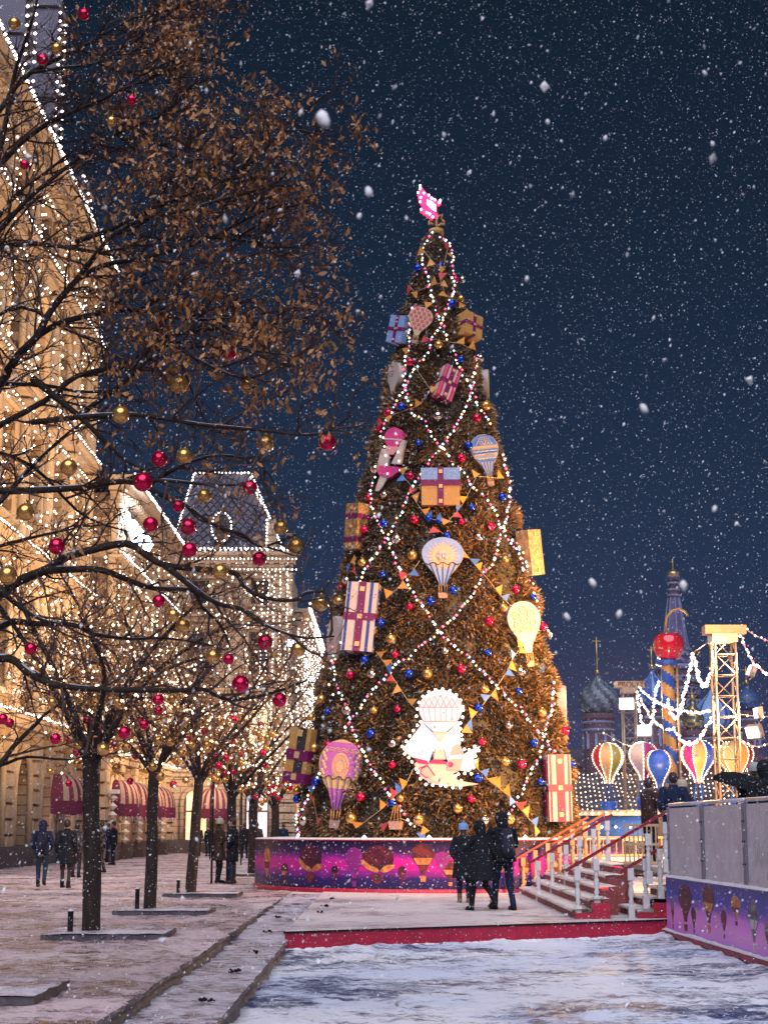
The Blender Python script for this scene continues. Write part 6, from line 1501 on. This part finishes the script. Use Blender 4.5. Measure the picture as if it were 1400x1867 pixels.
# ================================================================== fair behind, cathedral, falling snow
def truss(label, px0, px1, ytop, Y, zb, panel_w, sign=None, beam=None):
    xl, xr = at(px0, 1300, Y).x, at(px1, 1300, Y).x; w_ = xr - xl; ht = at(px0, ytop, Y).z; cx = (xl + xr) / 2
    t = thing('truss_tower', label, 'truss tower', (cx, Y, 0), group='truss towers of the fair')
    mb = MB(); h_ = w_ / 2
    for sx in (-1, 1):
        for sy in (-1, 1): mb.tube([(sx * h_, sy * h_, zb), (sx * h_, sy * h_, ht)], .035, 8)
    mb.build('chord', 'truss', t)
    mb = MB(); n = int((ht - zb) / (w_ * .95)); dz = (ht - zb) / n
    for k in range(n):
        z0, z1 = zb + k * dz, zb + (k + 1) * dz; s = 1 if k % 2 else -1
        for a, b in (((-s * h_, -h_), (s * h_, -h_)), ((s * h_, h_), (-s * h_, h_)), ((-h_, s * h_), (-h_, -s * h_)), ((h_, -s * h_), (h_, s * h_))): mb.tube([(a[0], a[1], z0), (b[0], b[1], z1)], .016, 5)
        for a, b in (((-h_, -h_), (h_, -h_)), ((-h_, h_), (h_, h_)), ((-h_, -h_), (-h_, h_)), ((h_, -h_), (h_, h_))): mb.tube([(a[0], a[1], z1), (b[0], b[1], z1)], .014, 5)
    mb.build('lattice', 'truss', t)
    bx0, bx1, bh = beam; a = at(bx0, ytop, Y).x - cx; b = at(bx1, ytop, Y).x - cx
    MB().box(((a + b) / 2, 0, ht + bh / 2), (b - a, .5, bh)).build('head_beam', 'cream', t)
    MB().box((0, 0, ht - .12), (w_ + .12, w_ + .12, .22)).build('sleeve_block', 'truss', t)
    MB().box((0, 0, zb + .1), (w_ + .5, w_ + .5, .2)).build('base_plate', 'galv_dark', t)
    return t, cx, ht
t, cx1, ht1 = truss('tall cream lattice truss tower at the right edge with a wide head beam', 1303, 1341, 1157, 44.0, .0, .5, beam=(1282, 1357, .24))
t2_, cx2, ht2 = truss('cream lattice truss tower with a lamp and lettered head beam, left of the striped pole', 1135, 1158, 1254, 68.0, 0, .5, beam=(1120, 1174, .26))
tx = bpy.data.curves.new('lettering', 'FONT'); tx.body = 'PROLYTE'; tx.size = .30; tx.extrude = .006; tx.align_x = 'CENTER'
to = bpy.data.objects.new('lettering', tx); COL.objects.link(to); dg = bpy.context.evaluated_depsgraph_get()
me = bpy.data.meshes.new_from_object(to.evaluated_get(dg)); bpy.data.objects.remove(to); to = bpy.data.objects.new('lettering', me); COL.objects.link(to); me.materials.append(MT['print_dark'])
to.parent = t2_; to.location = (.14, -.27, ht2 + .03); to.rotation_euler = (radians(90), 0, 0)
# real lamp on the left truss tower, lighting the tree and the ground from the right
p = at(1142, 1283, 67.2)
flood('glowing box lamp under the head beam of the lettered truss tower', tuple(p), (3.4, 45, 4), 9000, (1, .62, .28), 100, face='lamp_white', s=.52, radius=.6)
def tilt_lamp(label, px, py, Y, tgt, en, s, col=(1, .60, .24), sz=75):
    return flood(label, tuple(at(px, py, Y)), tgt, en, col, sz, face='lamp_white', s=s, radius=.35, group='tilted floodlights on the fair')
tilt_lamp('tilted floodlight on the right truss tower, the highest one', 1366, 1222, 43.6, (3.0, 44.2, 8.5), 9000, .30)
tilt_lamp('tilted floodlight on the right truss tower, the middle one', 1378, 1300, 43.6, (4.0, 44.0, 4.0), 9000, .30)
tilt_lamp('broad boxy floodlight on the right truss tower, the lowest one', 1372, 1335, 43.6, (3.5, 38.0, 0.5), 2200, .34, (1, .68, .40), 110)
tilt_lamp('tilted floodlight beside the lettered truss tower', 1174, 1332, 67.0, (3, 46, 9), 3600, .5)
flood('added orange floodlight on an unseen tall mast washing the Christmas tree', (13.5, 30.5, 6.5), (3.6, 43.5, 4.0), 22000, (1, .49, .15), 62, face='lamp_white', s=.6, radius=.5, pole=True)  # added out of view to give the tree's right side its orange wash
flood('added warm floodlight hidden behind the landing washing the truss towers and the striped pole', (9.2, 51.0, .5), (10.9, 64, 5), 3000, (1, .66, .36), 85, s=.3, radius=.4)  # added fill lamp, out of sight, to warm the towers and pole
# candy-striped pole with the giant cherry
Y = 60.0; pb = at(1222, 1400, Y); zt = at(1222, 1212, Y).z
t = thing('striped_pole', 'tall pole with blue and gold diagonal stripes under the giant red cherry', 'pole', (pb.x, Y, 0))
mb = MB(); n = 24; R_ = .24; rows = 90
mb.lathe([(R_, zt * i / rows) for i in range(rows + 1)], n, mfun=lambda i, j: int((i / rows * zt * 1.05 + j / n * 1.0) // .5) % 2 if False else int(((i / rows * zt) / .92 + j / n) % 1 > .5))
mk('p_blue', (.03, .10, .42), .4); mk('p_gold', (.66, .34, .10), .4, col2=(.55, .27, .08), scale=6)
mb.build('pole', ['p_blue', 'p_gold'], t)
mb = MB(); mb.lathe([(.30, zt - .05), (.42, zt + .02), (.42, zt + .12), (.28, zt + .2)], 20); mb.build('capital', 'p_blue', t)
mb = MB(); mb.tube([(.36, 0, 0), (.36, 0, zt)], .04, 6); mb.build('side_pipe', 'p_gold', t)
c = at(1218, 1180, Y); mk('cherry', (.62, .012, .03), .12, coat=.8)
t = thing('giant_cherry', 'giant glossy red cherry with a curved gold stalk on top of the striped pole', 'cherry ornament', tuple(c))
mb = MB(); mb.lathe([(.02, -.56), (.22, -.53), (.42, -.38), (.55, -.12), (.58, .12), (.53, .34), (.38, .50), (.2, .52), (.06, .46), (.0, .44)], 32); mb.build('fruit', 'cherry', t)
mb = MB(); mb.tube([V(at(x, y, Y)) - c for x, y in ((1216, 1158), (1213, 1140), (1215, 1125), (1224, 1114), (1236, 1110), (1247, 1114), (1253, 1122))], .045, 8); mb.build('stalk', 'g_gold', t)
# festoons
def festoon(label, pts, step, r_, mats=('bulb_warm',), pattern=(0,), dbl=False):
    P_ = []
    for a, b, s in pts: P_ += catenary(at(*a), at(*b), s, 16)[:-1] if P_ else catenary(at(*a), at(*b), s, 16)
    bulbstring('festoon', label, 'string lights', P_, step * 1.25, r_ * .72, list(mats), list(pattern), group='festoon lights of the fair', jit=.03, wire='wire_pale', wr=.018)
festoon('thick garland of warm bulbs swooping between the gold hook and the right truss tower', [((1263, 1192, 52), (1303, 1175, 45), 1.1)], .13, .085, ('bulb_white',))
festoon('thick garland of warm bulbs hanging from the gold hook down to the striped pole', [((1263, 1192, 52), (1240, 1290, 56), .1), ((1240, 1290, 56), (1214, 1265, 59), .6)], .14, .085, ('bulb_white',))
festoon('thick garland of warm bulbs in two swags left of the striped pole', [((1160, 1262, 66), (1194, 1262, 61), 1.6), ((1194, 1262, 61), (1202, 1235, 60), .1)], .15, .095, ('bulb_white',))
festoon('long wire of small bulbs from the lettered tower past the pole to the right tower', [((1165, 1254, 67), (1296, 1297, 46), .35)], .40, .075, ('bulb_warm', 'bulb_white'), (0, 1))
festoon('low sagging wire of small bulbs from the lettered tower to the right tower', [((1162, 1262, 67), (1228, 1328, 58), .5), ((1228, 1328, 58), (1302, 1292, 45), .75)], .32, .075, ('bulb_warm', 'bulb_white'), (0, 1))
festoon('thick garland of bulbs from the right tower out of the frame', [((1350, 1158, 44), (1382, 1215, 43), .2), ((1382, 1215, 43), (1425, 1195, 42), .35)], .10, .065, ('bulb_white', 'bulb_warm', 'bulb_pink'), (0, 1, 0, 2, 0))
festoon('topmost wire of coloured bulbs from the right tower out of the frame', [((1352, 1142, 44), (1425, 1172, 42), .12)], .22, .055, ('bulb_warm', 'bulb_cool', 'bulb_pink'), (0, 1, 2))
festoon('level wire of bulbs right of the right truss tower', [((1345, 1302, 44), (1425, 1305, 43), .05)], .22, .055, ('bulb_warm', 'bulb_white'), (0, 1))
festoon('short garland of bulbs low at the right edge', [((1345, 1345, 44), (1425, 1330, 43), .35)], .14, .05, ('bulb_white',))
festoon('thin wire of scattered bulbs above the balloon rides', [((1100, 1336, 68), (1290, 1350, 58), .6)], .9, .06, ('bulb_white',))
h0 = at(1263, 1192, 52); t = thing('gold_hook', 'small gold scroll hook holding the thick garlands between the pole and the right tower', 'hook', tuple(h0))
mb = MB(); mb.tube([(0, 0, -.3), (0, 0, 0), (.1, 0, .12), (.22, 0, .06), (.14, 0, -.04)], .03, 6); mb.tube([(0.1, 0, .1), tuple(at(1303, 1162, 45) - h0)], .02, 5); mb.build('scroll', 'g_gold', t)

# balloon rides
mk('r_cream', (.62, .38, .17), .45); mk('r_olive', (.30, .26, .07), .45); mk('r_blue', (.03, .10, .50), .4); mk('r_mag', (.45, .03, .22), .4); mk('r_red', (.58, .02, .03), .4); mk('r_white', (.80, .68, .58), .45); mk('r_pink', (.66, .30, .38), .45); mk('r_gold', (.66, .32, .08), .45)
def ride(label, px, py, Y, w_, h_, cols, seed):
    c = at(px, py, Y); t = thing('balloon_ride', label, 'balloon ride', (c.x, Y, c.z - h_ / 2), (0, 0, seed), group='hot-air balloon rides of the fair')
    n = 48; rows = 22; prof = [(max(.02, prof_w(1 - i / rows)) * w_ / 2, h_ * (1 - i / rows)) for i in range(rows + 1)]
    mb = MB(); mb.lathe(prof, n, mfun=lambda i, j: (j * len(cols) * 2 // n) % len(cols), rfun=lambda a, z: 1 + .03 * abs(cos(a * len(cols)))); mb.build('envelope', cols, t)
    mb = MB()
    for g in range(len(cols) * 2):
        a = 2 * pi * g / (len(cols) * 2)
        for i in range(1, rows, 1):
            r, z = prof[i]; mb.octa((cos(a) * (r * 1.04 + .02), sin(a) * (r * 1.04 + .02), z), .028, (g + i) % 2)
    o = mb.build('bulb_rows', ['bulb_white', 'bulb_gold'], t); o['kind'] = 'stuff'
    mb = MB()
    for q in range(4): a = pi / 4 + q * pi / 2; mb.tube([(cos(a) * w_ * .1, sin(a) * w_ * .1, 0), (cos(a) * w_ * .2, sin(a) * w_ * .2, -.7)], .02, 5)
    mb.build('rope', 'p_blue', t); mb = MB(); mb.lathe([(w_ * .24, -.7), (w_ * .28, -.6), (w_ * .22, -1.2), (w_ * .2, -1.25)], 16); mb.build('gondola', 'p_blue', t)
ride('balloon ride with olive and cream gores, the leftmost one', 1108, 1392, 60, 1.10, 1.55, ['r_cream', 'r_olive', 'r_white', 'r_red'], .9)
ride('balloon ride with white and magenta gores behind the lettered truss tower', 1172, 1388, 62, 1.15, 1.50, ['r_white', 'r_mag', 'r_pink'], .4)
ride('balloon ride with gold and blue gores directly left of the striped pole', 1201, 1402, 58, 1.05, 1.40, ['r_gold', 'r_blue'], 2.2)
ride('balloon ride with gold, blue and purple gores right of the striped pole', 1272, 1388, 56, 1.12, 1.50, ['r_gold', 'r_blue', 'r_gold', 'r_mag'], 1.1)
ride('balloon ride with gold and red gores behind the right truss tower', 1341, 1388, 56, 1.12, 1.45, ['r_cream', 'r_gold', 'r_red', 'r_gold'], .6)
# ride platform
c = at(1240, 1470, 57); t = thing('carousel_platform', 'blue and cream carousel platform with a ring of bulbs under the balloon rides', 'carousel', (c.x, 60, 0))
mb = MB(); mb.lathe([(4.6, 1.2), (4.8, 1.25), (4.8, 1.95), (4.5, 2.0)], 40); mb.build('drum', 'p_blue', t)
mb = MB(); mb.lathe([(5.0, 1.98), (5.0, 2.12), (4.6, 2.16)], 40, cap=False); mb.lathe([(5.0, 1.14), (5.05, 1.2), (4.7, 1.24)], 40, cap=False); mb.build('trim', 'cream', t)
mb = MB()
for i in range(120): a = 2 * pi * i / 120; mb.octa((5.08 * cos(a), 5.08 * sin(a), 2.05), .06, i % 2)
for i in range(60): a = 2 * pi * i / 60; mb.octa((4.9 * cos(a), 4.9 * sin(a), 1.6), .06, i % 2)
o = mb.build('bulb_ring', ['bulb_gold', 'bulb_white'], t); o['kind'] = 'stuff'
mb = MB()
for i in range(14): a = 2 * pi * i / 14; mb.tube([(4.6 * cos(a), 4.6 * sin(a), 0), (4.6 * cos(a), 4.6 * sin(a), 1.2)], .06, 6)
mb.build('leg_ring', 'cream', t)
# market stalls roofed with lights
mk('stall_wood', (.22, .12, .07), .6, col2=(.3, .17, .1), scale=5)
mk('stall_in', (.8, .5, .3), .5, emit=(1, .58, .28), es=.9)
for k, (px, Y, w_, d_) in enumerate([(1085, 84, 4.4, 3.2), (1140, 90, 4.4, 3.2), (1200, 86, 4.4, 3.2), (1262, 92, 4.4, 3.2), (1330, 84, 4.4, 3.2), (1390, 80, 4.4, 3.2)]):
    X = (px - 700) / F * Y
    t = thing('market_stall', 'wooden market stall whose roof is netted with small lights, %s from the left' % ORD[k], 'stall', (X, Y, 0), group='market stalls of the fair')
    MB().box((0, 0, 1.2), (w_, d_, 2.4)).build('body', 'stall_wood', t); MB().box((0, -d_ / 2 - .01, 1.5), (w_ * .8, .03, 1.2)).build('counter_opening', 'stall_in', t)
    mb = MB(); mb.add([(-w_ / 2 - .4, -d_ / 2 - .6, 2.35), (w_ / 2 + .4, -d_ / 2 - .6, 2.35), (w_ / 2 + .1, 0, 4.2), (-w_ / 2 - .1, 0, 4.2), (-w_ / 2 - .4, d_ / 2 + .6, 2.35), (w_ / 2 + .4, d_ / 2 + .6, 2.35)], [(0, 1, 2, 3), (3, 2, 5, 4), (0, 3, 4), (1, 5, 2), (0, 4, 5, 1)]); mb.build('roof', 'roof', t)
    mb = MB()
    for r in range(9):
        for i in range(22):
            u = i / 21 - .5; v = r / 8; mb.octa(((w_ + .8 - .6 * v) * u, -d_ / 2 - .6 + (d_ / 2 + .6) * v - .06, 2.40 + 1.85 * v + .04 + .05 * sin(i * 1.2 + r)), .045, (i + r) % 3 == 0)
    mb.m = [int(q) for q in mb.m]; o = mb.build('light_net', ['bulb_warm', 'bulb_gold'], t); o['kind'] = 'stuff'
# low stage and snow gear beyond the landing
t = thing('stage_box', 'low cream and violet stage front with a blue panel behind the metal barrier', 'stage', (11.3, 48, 0))
MB().box((0, 0, 1.35), (6.5, 2, 1.1)).build('front', 'cream', t); MB().box((.6, -1.01, 1.4), (2.6, .03, .7)).build('panel', 'p_blue', t); MB().box((-1.9, -1.01, 1.4), (1.6, .03, .7)).build('panel', 'b_purple', t)
for x in (-3.2, -1, 1, 3.2): MB().box((x, -1.0, .4), (.16, .16, .8)).build('post', 'cream', t)

# ------------------------------------------------------------------ cathedral
CY = 190.0
def cx_(px, py=1300): return at(px, py, CY).x
def cz_(py): return at(1230, py, CY).z
mk('c_brick', (.075, .035, .05), .8, col2=(.115, .055, .075), scale=1.2); mk('c_trim', (.20, .22, .34), .7, col2=(.12, .14, .24), scale=1.5); mk('c_tent', (.10, .09, .19), .7, col2=(.06, .055, .13), scale=1.0)
mk('c_gold', (.55, .36, .12), .3, metal=.9); mk('c_blue', (.02, .07, .27), .45); mk('c_pale', (.16, .28, .52), .5); mk('c_green', (.035, .055, .07), .5); mk('c_grey', (.13, .16, .20), .5); mk('c_white', (.55, .55, .62), .6)
t = thing('cathedral', 'distant brick cathedral with a tall tent spire and patterned onion domes behind the fair', 'cathedral', (cx_(1235), CY, 0))
X0 = cx_(1235)
zz = cz_
def oct_(prof, c, mi=None, n=8, **k): return MB().lathe(prof, n, c, mi, smooth=False, **k)
S = CY / F
sp = MB(); sp.lathe([(33 * S, zz(1215)), (22 * S, zz(1170)), (15 * S, zz(1120)), (10 * S, zz(1090))], 8, smooth=False); o = sp.build('tent_spire', 'c_tent', t)
mb = MB()
for q in range(8):
    a = 2 * pi * q / 8; mb.tube([(33.5 * S * cos(a), 33.5 * S * sin(a), zz(1215)), (22.4 * S * cos(a), 22.4 * S * sin(a), zz(1170)), (10.5 * S * cos(a), 10.5 * S * sin(a), zz(1090))], .09, 4)
mb.build('spire_rib', 'c_trim', o)
mb = MB(); mb.lathe([(11 * S, zz(1090)), (12 * S, zz(1086)), (11 * S, zz(1080)), (8.5 * S, zz(1076)), (8.5 * S, zz(1060)), (12 * S, zz(1058)), (12 * S, zz(1052))], 8, smooth=False); mb.build('lantern', 'c_brick', t)
mb = MB()
for y in (1088, 1078, 1066, 1054): mb.lathe([(11.5 * S, zz(y)), (12.8 * S, zz(y - 2)), (11.5 * S, zz(y - 4))], 12, smooth=False)
mb.build('lantern_trim', 'c_trim', t)
ON = [(.62, 0), (.86, .12), (1.0, .30), (.96, .46), (.76, .62), (.48, .76), (.22, .88), (.09, 1.0), (.03, 1.18)]
mb = MB(); mb.lathe([(r * 13 * S, zz(1052) + z * 16 * S) for r, z in ON], 20); mb.tube([(0, 0, zz(1036)), (0, 0, zz(1018))], .10, 5); mb.build('gold_cupola', 'c_gold', t)
mb = MB()
for lvl, (y, n, r, R_) in enumerate([(1188, 8, 5.5, 27), (1198, 8, 7, 31), (1210, 8, 8, 35)]):
    for q in range(n):
        a = 2 * pi * (q + .5 * (lvl % 2)) / n; c = V((R_ * S * cos(a), R_ * S * sin(a), zz(y)))
        for rr in (1.0, .65): mb.tube([c + V((-sin(a) * cos(b) * r * rr * S, cos(a) * cos(b) * r * rr * S, sin(b) * r * rr * S)) for b in [pi * i / 8 for i in range(9)]], .12, 4)
mb.build('gable_arch', 'c_trim', t)
mb = MB(); mb.lathe([(42 * S, zz(1222)), (44 * S, zz(1218)), (42 * S, zz(1213))], 8, smooth=False); mb.lathe([(46 * S, zz(1330)), (48 * S, zz(1325)), (46 * S, zz(1320))], 8, smooth=False); mb.lathe([(50 * S, zz(1374)), (52 * S, zz(1369)), (50 * S, zz(1365))], 8, smooth=False); mb.build('cornice', 'c_trim', t)
mb = MB(); mb.lathe([(50 * S, 0), (48 * S, zz(1330)), (40 * S, zz(1318)), (38 * S, zz(1218))], 8, smooth=False); mb.box((20 * S * 0 + 3.0, 3, zz(1380) / 2), (20, 8, zz(1380))); mb.build('body', 'c_brick', t)
mb = MB()
for q in range(8):
    a0 = 2 * pi * (q + .5) / 8
    for j in range(3):
        for rr, y, s in ((40, 1240, 5), (41, 1262, 6), (43, 1286, 8)):
            a = a0 + (j - 1) * .25; c = V((rr * S * .95 * cos(a), rr * S * .95 * sin(a), zz(y)))
            mb.tube([c + V((-sin(a) * cos(b) * s * S, cos(a) * cos(b) * s * S, sin(b) * s * S)) for b in [2 * pi * i / 10 for i in range(11)]], .16, 4)
mb.build('round_ornament', 'c_trim', t)
def dome(px, y0, y1, rpx, mode, cols, drum, ycross, Yd):
    ch = t; X = at(px, 1300, Yd).x - X0; dy = Yd - CY; S2 = Yd / F; zf = lambda y: at(px, y, Yd).z
    hgt = zf(y0) - zf(y1); n = 32; rows = 26; ch_p = []
    for i in range(rows + 1):
        q = i / rows * 1.0
        for (r0, a), (r1, b) in zip(ON, ON[1:]):
            if a <= q <= b: ch_p.append(((r0 + (r1 - r0) * (q - a) / (b - a)) * rpx * S2, zf(y1) + q * hgt)); break
    tw = {'swirl': 1.1, 'stripe': 0.0, 'lozenge': 0.0}[mode]
    if mode == 'lozenge': mf = lambda i, j: int(((i // 3) + (j // 4)) % 2)
    else: mf = lambda i, j: int((j / n * 8 + i / rows * tw * 2) % 1 > .5)
    rf = (lambda a, z: 1 + .05 * cos(8 * a + tw * 12.5 * (z - zf(y1)) / hgt)) if mode != 'lozenge' else None
    mb = MB(); mb.lathe(ch_p, n, (X, dy, 0), mfun=mf, rfun=rf); d = mb.build('onion_dome', cols, ch)
    mb = MB(); mb.tube([(X, dy, zf(y0)), (X, dy, zf(ycross))], .09, 5); mb.ball((X, dy, zf(y0) + .4), .3, 8, 6); mb.box((X, dy, zf(ycross) - .4), (.9, .08, .12)); mb.build('cross', 'c_gold', d)
    r_ = drum * S2; mb = MB(); mb.lathe([(r_, 0), (r_, zf(y1) - .8), (r_ * 1.15, zf(y1) - .6), (r_ * 1.15, zf(y1) - .2), (rpx * .62 * S2, zf(y1))], 16, (X, dy, 0), smooth=False); mb.build('drum', 'c_brick', ch)
    mb = MB()
    for y in (y1 + 10, y1 + 20, y1 + 34): mb.lathe([(r_ * 1.02, zf(y)), (r_ * 1.14, zf(y) + .15), (r_ * 1.02, zf(y) + .3)], 16, (X, dy, 0), smooth=False, cap=False)
    for q in range(10): a = 2 * pi * q / 10; mb.box((X + r_ * 1.0 * cos(a), dy + r_ * 1.0 * sin(a), zf(y1 + 52)), (.28, .28, 1.6))
    mb.build('drum_trim', 'c_trim', ch)
dome(1090, 1232, 1300, 37, 'swirl', ['c_green', 'c_grey'], 27, 1162, 176)
dome(1190, 1222, 1292, 29, 'stripe', ['c_blue', 'c_pale'], 23, 1178, 172)
dome(1297, 1258, 1330, 33, 'stripe', ['c_pale', 'c_blue'], 25, 1210, 180)
dome(1362, 1250, 1296, 26, 'lozenge', ['c_green', 'c_blue'], 20, 1215, 184)
dome(1262, 1278, 1330, 20, 'lozenge', ['c_green', 'c_gold'], 17, 1262, 168)
flood('cold floodlight on the square lighting the cathedral domes from below', (40, 120, .6), (X0 - 6, CY - 12, 12), 30000, (.62, .68, 1), 70, face='lamp_blue', s=.5)
# low dark line of buildings at the horizon
t = thing('far_building', 'low dark building line far behind the fair at the left of the cathedral', 'building', (at(1060, 1480, 230).x, 230, 0))
MB().box((0, 0, 5), (20, 6, 10)).build('wall', 'c_brick', t); mb = MB(); mb.add([(-10.4, -3.4, 10), (10.4, -3.4, 10), (9, 0, 12.5), (-9, 0, 12.5), (-10.4, 3.4, 10), (10.4, 3.4, 10)], [(0, 1, 2, 3), (3, 2, 5, 4), (0, 3, 4), (1, 5, 2)]); mb.build('roof', 'roof', t)

# ------------------------------------------------------------------ falling snow
mk('flake', (.95, .95, .97), .6)
def flakes(N, y0, y1, smin, smax, name='falling_snow', pw=2.0):
    u = NR.random(N); Y = (y0 ** pw + u * (y1 ** pw - y0 ** pw)) ** (1 / pw)
    X = NR.uniform(-.36, .36, N) * Y; Zc = EYE + NR.uniform(-.13, .60, N) * Y; keep = Zc > .05
    X, Y, Zc = X[keep], Y[keep], Zc[keep]; n = len(X)
    s = smin + (smax - smin) * NR.random(n) ** 3.0; asp = NR.uniform(.9, 1.8, n)
    d = NR.normal(size=(n, 3)) * .5 + np.array([-.35, 0, -1.0]); d /= np.linalg.norm(d, axis=1)[:, None]
    e = np.cross(d, NR.normal(size=(n, 3))); e /= np.linalg.norm(e, axis=1)[:, None]; g = np.cross(d, e)
    c = np.stack([X, Y, Zc], 1); a = d * (s * asp)[:, None]; b = e * s[:, None]; h = g * (s * .7)[:, None]
    bend = e * (s * NR.uniform(-.7, .7, n))[:, None]
    vs = np.stack([c + a + bend, c - a + bend, c + b, c - b, c + h, c - h], 1).reshape(-1, 3)
    f = np.array([(0, 2, 4), (0, 4, 3), (0, 3, 5), (0, 5, 2), (1, 4, 2), (1, 3, 4), (1, 5, 3), (1, 2, 5)]); fs = (np.arange(n)[:, None, None] * 6 + f[None]).reshape(-1, 3)
    o = npmesh(name, vs, fs, ['flake']); return o
o1 = flakes(88000, 4.0, 26, .0020, .0062, pw=2.4); tag(o1, 'small snowflakes falling everywhere through the night air', 'snow', kind='stuff')
o2 = flakes(260, 2.6, 9, .004, .010, pw=2.0); tag(o2, 'larger near snowflakes drifting before the sky', 'snow', kind='stuff')
for i, (px, py, pr, Y) in enumerate([(590, 218, 17, 2.4), (672, 350, 10, 2.7), (655, 394, 6, 3.0), (1173, 745, 9, 2.6), (1298, 262, 5, 3), (1103, 252, 5, 3.1), (1284, 133, 5, 3), (998, 222, 5, 3.2), (960, 508, 5, 3), (1080, 1063, 8, 2.9), (1245, 1068, 9, 2.5), (1128, 1120, 7, 2.9), (1033, 1125, 7, 2.9), (741, 398, 4, 3), (1302, 928, 6, 2.8)]):
    mb = MB(); r = pr * Y / F; mb.ball((0, 0, 0), r, 12, 8, sc=(.75, .6, 1.15), rot=M.Rotation(-.5 + i % 3 * .4, 3, 'Y'))
    for k in range(len(mb.v)): v = V(mb.v[k]); mb.v[k] = tuple(v * (1 + .25 * NZ.noise(v * (2 / r) + V((i, 0, 0)))))
    o = mb.build('snowflake', 'flake'); o.location = at(px, py, Y); tag(o, 'big blurred snowflake close to the camera, %s largest of them' % ORD[i], 'snowflake', 'big near snowflakes')

# ------------------------------------------------------------------ snowy air
hz = bpy.data.materials.new('haze'); hz.use_nodes = True; t_ = hz.node_tree; t_.nodes.clear()
ho = nn(t_, 'ShaderNodeOutputMaterial'); hv = nn(t_, 'ShaderNodeVolumePrincipled'); hv.inputs['Color'].default_value = (.55, .62, 1, 1); hv.inputs['Density'].default_value = .00025; hv.inputs['Anisotropy'].default_value = .3
t_.links.new(hv.outputs[0], ho.inputs['Volume']); MT['haze'] = hz
tag(MB().box((10, 130, 26), (260, 300, 55)).build('haze', 'haze'), kind='stuff')
